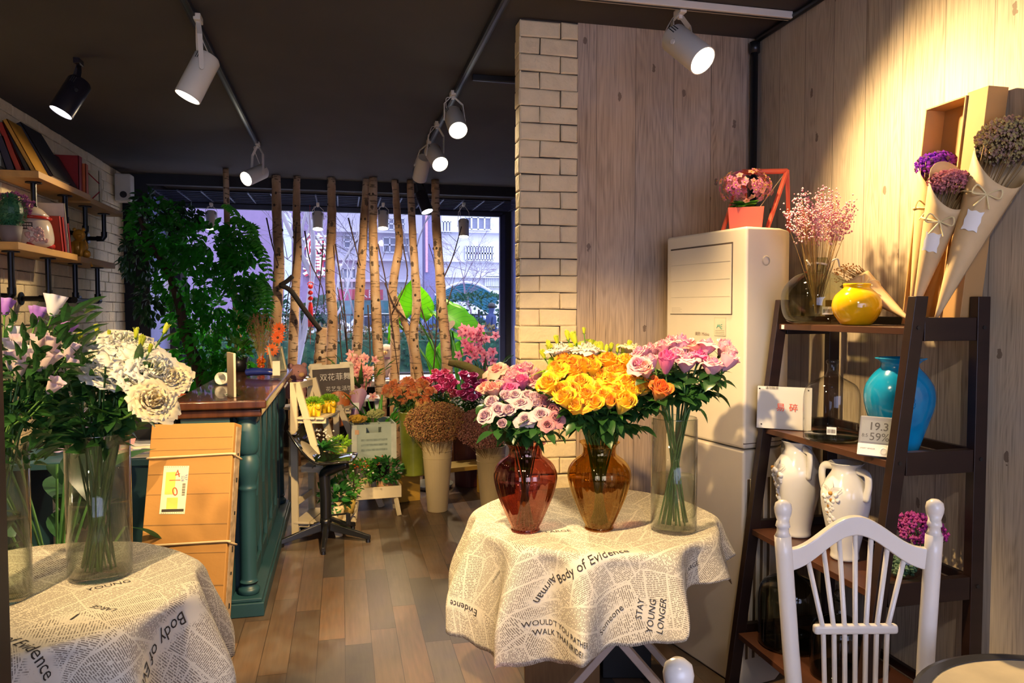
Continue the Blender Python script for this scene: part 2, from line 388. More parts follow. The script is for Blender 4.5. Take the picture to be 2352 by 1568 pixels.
def place_copy(root, loc, rz=0, label=None, group=None):
    r = root.copy(); col.objects.link(r); r.location = Vector(loc); r.rotation_euler = (0, 0, rz)
    if label: r['label'] = label
    if group: r['group'] = group
    for ch in list(root.children):
        c = ch.copy(); col.objects.link(c); c.parent = r
        for g in ch.children:
            d = g.copy(); col.objects.link(d); d.parent = c
    return r
def mesh_obj(name, me, mat, parent, loc=(0, 0, 0), q=None, scale=1):
    o = bpy.data.objects.new(name, me); col.objects.link(o); o.parent = parent; o.location = Vector(loc); o.rotation_mode = 'QUATERNION'
    if q is not None: o.rotation_quaternion = q
    o.scale = (scale,)*3
    if mat is not None:
        if not me.materials: me.materials.append(mat)
        elif me.materials[0] != mat:
            o.material_slots[0].link = 'OBJECT'; o.material_slots[0].material = mat
    return o
def text_mesh(body, size, align='CENTER', ext=0, res=3, bold=0):
    c = bpy.data.curves.new('lettering', 'FONT'); c.body = body; c.size = size; c.align_x = align; c.align_y = 'CENTER'; c.extrude = ext; c.resolution_u = res; c.offset = bold
    t = bpy.data.objects.new('lettering', c); col.objects.link(t)
    bpy.context.view_layer.update(); dg = bpy.context.evaluated_depsgraph_get()
    me = bpy.data.meshes.new_from_object(t.evaluated_get(dg)); bpy.data.objects.remove(t); bpy.data.curves.remove(c)
    return me
def text(body, size, pos, xdir, ydir, mat, parent, name='lettering', **k):
    """lettering lying in the plane of xdir, ydir (world), its middle at pos"""
    me = text_mesh(body, size, **k); x = Vector(xdir).normalized(); y = Vector(ydir); y = (y-x*y.dot(x)).normalized(); z = x.cross(y)
    off = wloc(parent) if parent else Vector(); p0 = Vector(pos)-off
    for v in me.vertices: v.co = p0+x*v.co.x+y*v.co.y+z*v.co.z
    me.materials.clear(); me.materials.append(mat)
    o = bpy.data.objects.new(name, me); col.objects.link(o)
    if parent: o.parent = parent
    return o
def smooth_path(pts, k=6):
    pts = [Vector(p) for p in pts]; P = [2*pts[0]-pts[1]]+pts+[2*pts[-1]-pts[-2]]; out = []
    for i in range(1, len(P)-2):
        for j in range(k):
            t = j/k; a, b, c, d = P[i-1:i+3]
            out.append(.5*((2*b)+(c-a)*t+(2*a-5*b+4*c-d)*t*t+(3*b-a-3*c+d)*t**3))
    return out+[pts[-1]]

# ================================================================ THE SETTING
XL, XR, YP, YB, ZC = -2.0, 1.944, 3.24, 8.5, 2.8
white_paint = M('white_paint', (.62, .58, .5), .4, var=.04)
dark_metal = M('dark_metal', (.012, .012, .014), .35, var=.1)
blue_paint = M('blue_wall_paint', (.16, .2, .55), .7, var=.08, bmp=.15, bscale=90)
dark_paint = M('dark_wall_paint', (.012, .012, .02), .7)
ceil_paint = M('charcoal_ceiling_paint', (.052, .045, .042), .85, var=.12, scale=2)
brick_m = M('white_brick', (.80, .65, .41), .85, var=.07, scale=14, bmp=.55, bscale=45)
grout_m = M('dark_grout', (.06, .045, .035), .9)
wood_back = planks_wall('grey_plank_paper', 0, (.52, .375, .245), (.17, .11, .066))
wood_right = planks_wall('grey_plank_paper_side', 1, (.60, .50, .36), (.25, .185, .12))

struct(MB().bb((XL-.14, -2.2, -.1), (XR+.1, YB+.1, 0)), 'floor', floor_mat())
struct(MB().bb((XL-.14, -2.2, ZC), (XR+.1, YB+.1, ZC+.12)), 'ceiling', ceil_paint)
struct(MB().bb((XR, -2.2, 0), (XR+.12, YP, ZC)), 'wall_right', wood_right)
struct(MB().bb((XR, YP+.001, 0), (XR+.12, YB+.1, ZC)), 'wall_right', blue_paint)
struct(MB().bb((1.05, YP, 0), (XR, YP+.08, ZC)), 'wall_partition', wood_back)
struct(MB().bb((XL-.14, -2.2, 0), (XL-.02, 7.69, ZC)), 'wall_left', grout_m)
struct(MB().bb((XL-.14, 7.69, 0), (-1.79, YB+.1, ZC)), 'wall_left', dark_paint)
struct(MB().bb((-1.795, 7.70, .0), (-1.785, YB, ZC-.17)), 'trim_1', blue_paint)
wf = MB(); wf.bb((XL-.14, -2.2, 0), (-1.2, -2.1, ZC)).bb((-1.2, -2.2, 2.5), (XR, -2.1, ZC)).bb((-1.2, -2.2, 0), (XR, -2.1, .6))
struct(wf, 'wall_front', dark_paint)
# back wall round the window, and the dropped beam before it
WX0, WX1, WZ0, WZ1 = -1.635, 1.835, .78, 2.625
wb = MB(); wb.bb((-1.79, YB, 0), (WX0, YB+.1, ZC)).bb((WX1, YB, 0), (XR, YB+.1, ZC)).bb((WX0, YB, 0), (WX1, YB+.1, WZ0)).bb((WX0, YB, WZ1), (WX1, YB+.1, ZC))
struct(wb, 'wall_back', dark_paint)
struct(MB().bb((-1.79, 7.62, 2.70), (XR, 7.7, ZC)), 'trim_2', dark_paint)
wn = bpy.data.objects.new('window_1', None); col.objects.link(wn); tag(wn, kind='structure'); wn.location = (.1, YB, WZ0)
fr = MB()
for x in (WX0, WX1): fr.bb((x-.03, YB-.03, WZ0), (x+.03, YB+.03, WZ1))
for z in (WZ0, WZ1): fr.bb((WX0, YB-.03, z-.025), (WX1, YB+.03, z+.025))
fr.build('window_frame', M('window_frame_metal', (.02, .025, .06), .4), wn)
MB().bb((WX0, YB-.005, WZ0), (WX1, YB+.005, WZ1)).build('window_glass', glass('window_glass', (.97, .98, 1), 1.3), wn)
struct(MB().bb((-1.78, 7.75, .72), (XR, YB, .78)), 'window_sill', M('sill_white', (.55, .55, .62), .4, var=.05), bevel=.006)
# brick cladding: real bricks on the grout
rnd = random.Random(4)
def bricks(mb, u0, u1, z0, z1, fn, L=.2, H=.066, g=.0022, dep=.014, off0=0, cut=True):
    row = 0; z = z0
    while z < z1-.01:
        u = u0-(L*.5 if row % 2 else 0)-off0; zz = min(z+H, z1)
        while u < u1:
            a, b = max(u, u0), min(u+L, u1)
            if b-a > .015:
                k = rnd.uniform(-.003, .004); j = [rnd.uniform(-.0022, .0022) for _ in range(8)]
                p = [(a+g+j[0], z+g+j[1]), (b-g+j[2], z+g+j[3]), (b-g+j[4], zz-g+j[5]), (a+g+j[6], zz-g+j[7])]
                q = [(x+(.006 if i in (0, 3) else -.006), y+(.006 if i < 2 else -.006)) for i, (x, y) in enumerate(p)]
                vs = [fn(x, y, 0) for x, y in p]+[fn(x, y, dep*.7+k) for x, y in p]+[fn(x, y, dep+k) for x, y in q]
                mb.add(vs, [(8, 9, 10, 11)]+[(i, (i+1) % 4, 4+(i+1) % 4, 4+i) for i in range(4)]+[(4+i, 4+(i+1) % 4, 8+(i+1) % 4, 8+i) for i in range(4)])
            u += L
        z += H+.004*0+.0; row += 1
cw = tag(bpy.data.objects.new('wall_column', None), kind='structure'); col.objects.link(cw); cw.location = (.91, YP, 0)
MB().bb((.785, YP+.005, 0), (1.05, YP+.08, ZC)).build('grout_core', grout_m, cw)
mb = MB(); bricks(mb, .777, 1.05, 0, ZC, lambda u, z, d: (u, YP+.005-d, z), L=.19, H=.0755)
bricks(mb, YP-.008, YP+.08, 0, ZC, lambda u, z, d: (.785-d*.6, u, z), L=.3, H=.0755)
mb.build('brick', brick_m, cw)
lw = tag(bpy.data.objects.new('wall_left_cladding', None), kind='structure'); col.objects.link(lw); lw.location = (XL, 4, 0)
mb = MB(); bricks(mb, 1.2, 7.69, 0, ZC, lambda u, z, d: (XL-.02+d, u, z), L=.2, H=.088)
mb.build('brick', brick_m, lw)

# corner conduit and ceiling conduit
tag(MB().tube([(XR-.03, YP-.035, 0), (XR-.03, YP-.035, ZC-.03)], .017, 10).tube([(XR-.03, YP-.035, 1.93), (XR-.03, YP-.035, 1.96)], .021, 10).tube([(XR-.03, YP-.035, ZC-.08), (XR-.03, YP-.035, ZC-.03)], .024, 10)
    .build('conduit_pipe', dark_metal, smooth=True), 'black conduit pipe running down the corner of the plank walls', 'pipe')
tag(MB().tube([(XR-.02, YP-.05, ZC-.02), (XR-.02, -1.8, ZC-.02)], .014, 8).build('conduit_pipe', dark_metal, smooth=True),
    'black conduit running along the ceiling edge above the right plank wall', 'pipe')
# glazed door stile at the left edge, close to the camera
ds = thing('door_2', None, None, ld(-.86, 1.2)); ds['kind'] = 'structure'
a = ld(-.882, 1.20); q = Quaternion((0, 0, 1), -YAW)
MB().box((a.x, a.y, 1.1), (.05, .04, 2.2), q).build('door_stile', M('brown_door_stile', (.30, .15, .11), .4), ds)
a = ld(-.850, 1.20)
MB().box((a.x, a.y, 1.1), (.016, .042, 2.2), q).build('door_edge', dark_metal, ds)

# wire grid hung before the window head
gm = MB()
for i in range(18): x = -1.75+i*.215; gm.bb((x-.007, 7.72, 2.66), (x+.007, 8.46, 2.672))
for j in range(7): y = 7.74+j*.115; gm.bb((-1.78, y-.003, 2.66), (XR, y+.003, 2.668))
tag(gm.build('ceiling_grid', M('grid_metal', (.10, .12, .22), .4, .3)), 'metal wire grid hung under the ceiling before the window', 'ceiling grid')

# ================================================================ OUTSIDE
road = M('street_paving', (.27, .27, .31), .8, var=.1, scale=1.5)
struct(MB().bb((-30, YB+.1, -.12), (30, 90, -.02)), 'street', road)
def py(px, y_, Y): return at_y(px, y_, Y)
purple = M('mauve_brick', (.25, .175, .31), .8, var=.05, scale=3)
def rect(mb, px0, py0, px1, py1, Y, dep):
    a = py(px0, py0, Y); b = py(px1, py1, Y); mb.bb((a.x, Y, min(a.z, b.z)), (b.x, Y+dep, max(a.z, b.z))); return mb
# mauve building with the fast food sign
bl = thing('mauve_building', 'mauve brick building with white and red Chinese sign characters', 'building', py(600, 745, 32))
mb = MB(); a = py(330, 0, 32); b = py(765, 0, 32); mb.bb((a.x-4, 32, -.02), (b.x, 40, 13)); mb.build('wall', purple, bl)
sg = MB()
a = py(722, 520, 31.9)
cw_ = M('sign_white', (.9, .9, .95), .5, var=0); cr_ = M('sign_red', (.55, .03, .08), .5, var=0)
for ch, y_ in (('德', 567), ('基', 618)):
    p = py(724, y_, 31.85)
    text(ch, 1.05, p+Vector((.05, .04, -.06)), (1, 0, 0), (0, 0, 1), cr_, bl, 'sign_character', ext=.04, bold=.012)
    text(ch, 1.05, p, (1, 0, 0), (0, 0, 1), cw_, bl, 'sign_character', ext=.03, bold=.012)
pm = MB(); rect(pm, 650, 488, 672, 745, 31.8, .2); pm.build('light_panel', M('pale_panel', (.62, .68, .85), .5), bl)
# pale block with balconies behind
pb = thing('pale_building', 'pale building with ledges and barred window behind the birch trunks', 'building', py(880, 745, 44))
pale = M('pale_render', (.68, .66, .76), .8, var=.04)
mb = MB(); a = py(765, 0, 44); b = py(990, 0, 44); mb.bb((a.x-.5, 44, -.02), (b.x+.5, 52, 16)); mb.build('wall', pale, pb)
for y_ in (528, 592, 640): rect(MB(), 768, y_, 960, y_+8, 43.6, .4).build('ledge', white_paint if False else M('pale_ledge', (.8, .8, .88), .7, var=.02), pb)
wm = M('dim_window', (.22, .24, .34), .2, var=.1); fm = M('window_bars', (.72, .74, .8), .5, var=.02)
def win(root, px0, py0, px1, py1, Y, nx=4, nz=2):
    w_ = rect(MB(), px0, py0, px1, py1, Y-.05, .1).build('window', wm, root)
    b_ = MB(); a = py(px0, py0, Y-.1); b = py(px1, py1, Y-.1)
    for i in range(nx+1): x = a.x+(b.x-a.x)*i/nx; b_.bb((x-.04, Y-.12, b.z), (x+.04, Y-.05, a.z))
    for i in range(nz+1): z = b.z+(a.z-b.z)*i/nz; b_.bb((a.x, Y-.12, z-.04), (b.x, Y-.05, z+.04))
    b_.build('window_grille', fm, w_)
win(pb, 778, 616, 818, 662, 44); win(pb, 880, 500, 930, 528, 44); win(pb, 790, 540, 850, 570, 44); win(pb, 880, 545, 940, 580, 44)
sh = thing('shop_fascia', 'red shop fascia with pink disc under the pale building', 'shop sign', py(820, 680, 42))
rect(MB(), 768, 664, 880, 688, 42, 1.5).build('fascia', M('fascia_red', (.72, .10, .16), .5), sh)
rect(MB(), 788, 664, 806, 682, 41.9, .1).build('sign_panel', M('magenta_sign', (.75, .03, .22), .5), sh)
p = py(783, 683, 41.9); MB().lathe([(0, 0), (.45, 0), (.45, .1), (0, .1)], 24, p, Quaternion((1, 0, 0), pi/2), caps=False).build('disc', M('magenta_sign', (.75, .03, .22), .5), sh)
text('人民', .5, py(845, 676, 41.9), (1, 0, 0), (0, 0, 1), cw_, sh, 'sign_character')
rect(MB(), 768, 690, 985, 742, 41.5, 2).build('shop_front', M('teal_shop_front', (.10, .35, .42), .5, var=.3, scale=2), sh)
rb = thing('apartment_building', 'white apartment building with barred windows at the right of the shop window', 'building', py(1080, 745, 36))
mb = MB(); a = py(1012, 0, 36); mb.bb((a.x, 36, -.02), (a.x+14, 42, 14)); mb.build('wall', M('white_render', (.80, .80, .86), .8, var=.02), rb)
for y_ in (532, 600, 635): rect(MB(), 1012, y_, 1300, y_+5, 35.7, .4).build('ledge', M('pale_ledge', (.8, .8, .88), .7, var=.02), rb)
win(rb, 1068, 498, 1128, 528, 36, 4, 1); win(rb, 1015, 508, 1036, 535, 36, 3, 1); win(rb, 1070, 565, 1133, 598, 36, 10, 2); win(rb, 1115, 634, 1150, 660, 36, 8, 1)
cl = thing('mauve_pillar', 'tall dark mauve pillar with pink light strip between the buildings', 'pillar', py(985, 745, 34)); 
rect(MB(), 974, 480, 1010, 745, 34, .8).build('shaft', M('mauve_dark', (.22, .2, .38), .8), cl); rect(MB(), 977, 492, 983, 625, 33.9, .1).build('light_strip', M('pink_strip', (.8, .4, .5), .5), cl)
# curved teal canopy
cn = thing('curved_canopy', 'curved teal glass canopy beyond the fence', 'canopy', py(1070, 700, 26))
a = py(1000, 700, 26); b = py(1148, 702, 26)
def can(u, v):
    x = a.x+(b.x-a.x)*u; return Vector((x, 26+v*1.6, a.z+.25+.45*sin(pi*min(1, u*1.05))+.1*(1-v)-v*.55))
MB().grid(can, 24, 6).build('roof', M('teal_canopy', (.02, .42, .55), .3), cn, smooth=True)
MB().tube([can(u/24, 0) for u in range(25)], .05, 6).build('rim', M('pale_ledge', (.8, .8, .88), .7), cn)
cb = MB()
for k in range(9): cb.tube([can(u/24, k/8)+Vector((0, -.01, .01)) for u in range(25)], .018, 4)
cb.build('rib', M('teal_rib', (.01, .15, .22), .4), cn)
for px_ in (1012, 1075, 1138): p = py(px_, 700, 26.7); MB().tube([(p.x, 26.7, 0), (p.x, 26.7, p.z)], .05, 6).build('post', fm, cn)
# railing, hedge, kerb
rl = thing('street_railing', 'black bar railing along the street behind the hedge', 'railing', (0, 21, 0)); rm_ = MB()
for i in range(150): x = -9+i*.12; rm_.bb((x-.012, 21, .3), (x+.012, 21.02, 1.42))
rm_.build('bars', dark_metal, rl); MB().bb((-9, 20.98, 1.38), (9, 21.04, 1.43)).bb((-9, 20.98, .42), (9, 21.04, .46)).build('rail', dark_metal, rl)
def leafcloud(mb, cs, n, L, W, seed, up=.2):
    r = random.Random(seed)
    for _ in range(n):
        c, rad = r.choice(cs); d = Vector((r.gauss(0, 1), r.gauss(0, 1), r.gauss(0, 1))).normalized()
        p = Vector(c)+Vector((d.x*rad[0], d.y*rad[1], d.z*rad[2]))*r.uniform(.55, 1)**.5
        dd = (d+Vector((r.uniform(-.8, .8), r.uniform(-.8, .8), r.uniform(-.8, .8)+up)))
        mb.leaf(p, dd, Vector((r.uniform(-1, 1), r.uniform(-1, 1), 1)), L*r.uniform(.7, 1.2), W*r.uniform(.7, 1.2), n=3)
    return mb
hg = leafm('hedge_leaf', (.025, .10, .05), (.015, .05, .035), .1, .95); hy = leafm('hedge_leaf_autumn', (.20, .11, .05), (.04, .11, .05), .1, .95)
mb = leafcloud(MB(), [((x*.5, 16.0, .62), (.45, .5, .42)) for x in range(-9, 11)], 3600, .11, .07, 3); mb.bb((-5, 15.7, .05), (5.4, 16.3, .88))
tag(mb.build('hedge', hg), 'clipped dark green hedge along the pavement outside', 'hedge', kind='stuff')
mb = leafcloud(MB(), [((x*.5+.2, 17.6, .95), (.5, .3, .22)) for x in range(-9, 11)], 2000, .12, .08, 5); mb.bb((-5, 17.5, .1), (5.4, 17.8, 1.0))
tag(mb.build('hedge', hy), 'brown and green autumn hedge behind the clipped hedge', 'hedge', kind='stuff')
for i, (px_, z, rx, rz, lb) in enumerate(((608, 1.35, .7, .7, 'green bush outside at the left of the shop window'), (1100, 1.55, 1.2, .45, 'green shrub outside under the teal canopy'), (740, 1.5, .5, .35, 'green shrub outside behind the hanging red charm'))):
    p = at_y(px_, 700, 19.5); s_ = thing('street_shrub', lb, 'shrub', (p.x, 19.5, 0))
    leafcloud(MB(), [((p.x, 19.5, z), (rx, .5, rz))], 700, .12, .07, 11+i).build('foliage', hg, s_)
    MB().tube([(p.x, 19.5, -.02), (p.x, 19.5, z)], .03, 6).build('stem', dark_metal, s_)
struct(MB().bb((-14, 13.4, -.02), (14, 14.8, .16)), 'kerb', M('pale_kerb', (.6, .58, .66), .8))
# low white street barrier with hoops
br_ = thing('street_barrier', 'row of white hooped barriers on the pavement outside', 'barrier', (0, 11.6, 0)); wp = M('barrier_white', (.75, .76, .85), .5, var=.03)
hp = MB(); bp = MB()
for i in range(13):
    x = -1.9+i*.38; hp.tube([(x+.15*cos(pi-pi*k/10), 11.6, .43+.13*sin(pi*k/10)) for k in range(11)], .012, 5); bp.bb((x-.17, 11.58, .05), (x+.17, 11.62, .44))
hp.build('hoop', wp, br_); bp.build('panel', wp, br_)
# bare trees
def bare_tree(name, label, px_, Y, h, r0, mat, seed, spread=.5, depth=5, z0=0, split=3, leafmat=None, start=.45, lean=0):
    r = random.Random(seed); p = at_y(px_, 700, Y); root = thing(name, label, 'tree', (p.x, Y, 0)); tr = MB(); tw = MB(); ends = []
    def grow(a, d, L, rad, k):
        pts = [a]; q_ = a.copy(); dd = d.copy()
        for i in range(4): dd = (dd+Vector((r.gauss(0, .09), r.gauss(0, .09), r.gauss(0, .05)))).normalized(); q_ = q_+dd*L/4; pts.append(q_.copy())
        (tr if k >= depth-1 else tw).tube(pts, [rad*(1-.12*i) for i in range(5)], 6 if rad > .02 else 3, caps=False)
        ends.append(q_)
        if k <= 0: return
        for i in range(split):
            nd = (dd+Vector((r.gauss(0, spread), r.gauss(0, spread), r.gauss(.12, spread*.5)))).normalized()
            grow(pts[r.choice((2, 3, 4))] if i else q_, nd, L*r.uniform(.6, .78), rad*.6, k-1)
    grow(Vector((p.x, Y, 0)), Vector((lean, 0, 1)).normalized(), h*start, r0, depth)
    tr.build('trunk', mat, root, smooth=True); tw.build('branches', mat, root, smooth=True)
    return root, ends
gb = M('grey_bark', (.20, .17, .20), .8, scale=4); pk = M('pale_bark', (.40, .36, .40), .8, var=.2, scale=3); db = M('dark_bark', (.12, .08, .08), .8)
bare_tree('bare_tree', 'pale barked street tree outside behind the thick birch trunk', 655, 11.5, 4.6, .07, pk, 2, .35, 4)
bare_tree('bare_tree', 'pale slender street tree outside behind the red charm', 748, 16, 5.5, .045, pk, 8, .6)
bare_tree('bare_tree', 'dark bare street tree outside behind the leaning birches', 842, 19, 6, .035, gb, 5, .6)
bare_tree('bare_tree', 'thin bare street tree outside beside the mauve pillar', 955, 23, 6.5, .045, gb, 15, .6)
r_, en = bare_tree('twiggy_tree', 'dense purplish twiggy tree outside at the right of the window', 1080, 23, 3.4, .045, M('plum_bark', (.24, .17, .24), .8), 21, .8, 7)
# parked cars
def car(px_, Y, mat, label, L=4.2, rz=0):
    p = at_y(px_, 750, Y); c = thing('parked_car', label, 'car', (p.x, Y, 0), rz=rz); h = L/2
    prof = [(-h, .35), (-h, .75), (-h*.92, .9), (-h*.55, .95), (-h*.38, 1.35), (-h*.1, 1.45), (h*.35, 1.42), (h*.62, .98), (h*.95, .85), (h, .6), (h, .35)]
    q = Quaternion((1, 0, 0), pi/2); MB().prism(prof, 1.65, q, (0, .82, 0)).build('body', mat, c, world=False, bevel=.05)
    wn_ = [(-h*.34, 1.0), (-h*.3, 1.3), (-h*.08, 1.38), (h*.32, 1.35), (h*.5, 1.0)]
    MB().prism(wn_, 1.69, q, (0, .84, 0)).build('side_window', M('car_glass', (.05, .06, .1), .1), c, world=False)
    for sx in (-.62, .62):
        for sy in (-.8, .72): MB().lathe([(0, 0), (.3, 0), (.32, .04), (.32, .12), (0, .12)], 16, (sx*h, sy, .32), Quaternion((1, 0, 0), -pi/2), caps=False).build('wheel', dark_metal, c, world=False)
car(715, 24, M('car_white', (.8, .8, .85), .2), 'white car parked beyond the railing behind the red charm')
car(872, 26.5, M('car_silver', (.6, .62, .7), .2), 'silver car parked beyond the railing behind the leaning birches')
car(1040, 24, M('car_blue', (.08, .14, .32), .2), 'dark blue car parked beyond the railing at the right')
car(596, 26.5, M('car_grey', (.25, .26, .32), .2), 'grey car parked beyond the railing behind the leafy vine')

# ================================================================ LAMPS AND TRACKS
lamp_white = M('lamp_white', (.74, .68, .58), .35, var=.03); lamp_black = M('lamp_black', (.015, .013, .02), .3)
glow = emis('lamp_glow', (1, .93, .72), 14); glow_c = emis('lamp_glow_cool', (.95, .9, 1), 14)
LAMP = 2.4
def track(label, a, b, mat, w_=.034, h=.03):
    a, b = Vector(a), Vector(b); m = (a+b)/2; t = thing('lighting_track', label, 'lighting track', (m.x, m.y, ZC))
    MB().beam(a, b, w_, h).build('rail', mat, t, bevel=.003)
    d = (b-a).normalized()*.004; MB().beam(a+Vector((0, 0, -h/2-.0005))+d, b+Vector((0, 0, -h/2-.0005))-d, .012, .002).build('slot', dark_metal, t)
    return t
zt = ZC-.017
track('black lighting track on the ceiling at the left, holding two white spotlights', (-.62, 1.2, zt), (-.62, 6.1, zt), M('track_black', (.010, .010, .014), .6))
track('black lighting track on the ceiling before the brick column', (.665, 1.2, zt), (.665, 6.9, zt), M('track_black', (.010, .010, .014), .6))
track('white lighting track on the ceiling at the upper right', (-.4, 2.92, zt), (1.915, 2.92, zt), lamp_white, .036)
a = at_z(1085, 178, zt); track('short black lighting track on the ceiling running behind the brick column', (a.x, a.y, zt), (1.9, a.y, zt), M('track_black', (.010, .010, .014), .6))

def spotlight(label, mount, back, lens, mat, energy, color=(1, .80, .50), spot=60, L=.2, r=.056, gl=None, lit=True, group=None, blend=.6):
    """mount: point on the ceiling; back/lens: centres of the two ends of the can"""
    mount, back, lens = Vector(mount), Vector(back), Vector(lens); ax = (lens-back).normalized()
    mid = (back+lens)/2; back = mid-ax*L/2; lens = mid+ax*L/2
    t = thing('spotlight', label, 'spotlight', mount, group)
    q = orient(ax); MB().lathe([(0, 0), (r*.8, 0), (r, .015), (r, L), (r*.93, L), (r*.93, L-.012), (0, L-.012)], 28, back, q, caps=False).build('can', mat, t, smooth=False, bevel=.001)
    if lit: MB().lathe([(0, 0), (r*.92, 0)], 28, back+ax*(L-.004), q, caps=False).build('lens', gl or glow, t)
    MB().box(mount+Vector((0, 0, -.03)), (.03, .07, .028)).build('track_adapter', mat, t, bevel=.003)
    side = ax.cross(Vector((0, 0, 1)));  side = side.normalized() if side.length > .05 else Vector((1, 0, 0))
    top = mount+Vector((0, 0, -.05)); piv = back+ax*L*.38; yk = MB()
    yk.beam(mount+Vector((0, 0, -.044)), top+Vector((0, 0, -.01)), .016, .016)
    for s in (-1, 1):
        p0 = top+side*s*.012; p1 = piv+side*s*(r+.006); pm = p0.lerp(p1, .3)+side*s*r*.5
        yk.beam(p0, pm, .02, .004, up=side).beam(pm, p1-ax*.0, .02, .004, up=side)
    yk.build('yoke', mat, t)
    kn = MB()
    for s in (-1, 1): kn.lathe([(0, 0), (.009, 0), (.009, .006), (0, .006)], 10, piv+side*s*(r+.004), orient(side*s), caps=False)
    kn.build('pivot_screw', mat, t)
    vn = MB(); perp = side.cross(ax).normalized()
    for s in (-1, 1):
        for k in range(3): vn.box(back+ax*(.03+.0)+side*s*(r*cos(.5+.18*k))+perp*(-r*sin(.5+.18*k)*-1), (.003, .003, .03), q)
    vn.build('vent_slot', dark_metal, t)
    pts = smooth_path([top, top+side*.04+Vector((0, 0, -.01)), back+side*.03-ax*.01, back+ax*.01+side*.01], 5)
    MB().tube(pts, .0025, 5).build('cable', mat, t)
    if energy:
        l = light('SPOT', 'lamp_light', lens+ax*.012, energy*LAMP, color, lens+ax, size=.035, spot=spot, blend=blend)
    return t
def cl(px_, py_): p = at_z(px_, py_, ZC-.02); return Vector((p.x, p.y, ZC))
def pl(px_, py_, d): return at_d(px_, py_, d)
WARM = (1, .68, .31); WARM2 = (1, .74, .40)
spotlight('black spotlight at the upper left above the brick wall', cl(180, 138), pl(190, 180, 3.78), pl(136, 264, 3.71), lamp_black, 34, (1, .88, .62), 62, gl=glow_c)
spotlight('large white spotlight at the upper left, first on the left track', cl(455, 38), pl(480, 128, 3.29), pl(430, 224, 3.25), lamp_white, 18, WARM2, 80, L=.21)
spotlight('white spotlight farther along the left track, tilted to the left', cl(592, 328), pl(615, 388, 5.72), pl(556, 415, 5.5), lamp_white, 26, WARM2, 75)
spotlight('white spotlight on the centre track, nearest to the brick column', cl(1040, 212), pl(1034, 245, 4.5), pl(1058, 316, 4.25), lamp_white, 30, WARM2, 80)
spotlight('white spotlight on the centre track, just behind the one by the column', cl(1003, 282), pl(983, 330, 5.15), pl(1020, 392, 4.9), lamp_white, 46, WARM2, 80)
spotlight('white spotlight on the centre track turned away, its lamp hidden', cl(985, 322), pl(975, 360, 5.6), pl(963, 412, 5.75), lamp_white, 60, WARM2, 80, lit=True)
spotlight('black spotlight above the birch trunks with a cold white lamp', cl(962, 405), pl(965, 440, 6.8), pl(982, 488, 6.75), lamp_black, 30, (1, .93, .9), 50, gl=glow_c, L=.2)
spotlight('big white spotlight on the white track at the upper right', cl(1562, 22), pl(1545, 85, 2.90), pl(1612, 138, 2.79), lamp_white, 66, WARM, 140, L=.2, r=.055, blend=1)
for px_, y0, y1, x in ((485, 480, 530, 'white spotlight hanging before the window, half behind the leafy vine'), (730, 487, 527, 'white spotlight hanging before the window, second from its left end'),
                       (880, 487, 524, 'white spotlight hanging before the window between the leaning birches'), (1065, 498, 550, 'white spotlight hanging before the window nearest to the brick column')):
    m_ = pl(px_, y0-18, 7.9); m_.z = 2.665
    spotlight(x, m_, pl(px_, y0, 7.93), pl(px_, y1, 7.88), lamp_white, 26, WARM2, 110, L=.19, group=None)
# three more spotlights of the same kind above and behind the camera, out of view
spotlight('white spotlight above the viewer aimed at the round table', (-.1, 1.5, ZC), (-.12, 1.42, 2.6), (-.02, 1.53, 2.43), lamp_white, 90, WARM, 62, blend=.5)
spotlight('added unseen white spotlight above the left table near the glass door', (-1.25, .8, ZC), (-1.27, .74, 2.62), (-1.21, .88, 2.50), lamp_white, 95, WARM, 44)  # unseen lamp added to throw warm light on the left flowers
spotlight('added unseen white spotlight behind the viewer aimed at the chair', (.2, -.3, ZC), (.18, -.35, 2.62), (.3, -.2, 2.48), lamp_white, 14, (1, .84, .7), 70)  # unseen lamp added to brighten the chair

spotlight('white spotlight on the left track near the viewer aimed at the plant ladder', (-.62, 2.35, ZC), (-.65, 2.25, 2.6), (-.62, 2.42, 2.505), lamp_white, 120, WARM, 30, blend=.6)
spotlight('white spotlight on the centre track near the viewer aimed at the floor', (.665, 2.0, ZC), (.69, 1.93, 2.62), (.60, 2.08, 2.47), lamp_white, 210, WARM, 46, blend=.4)
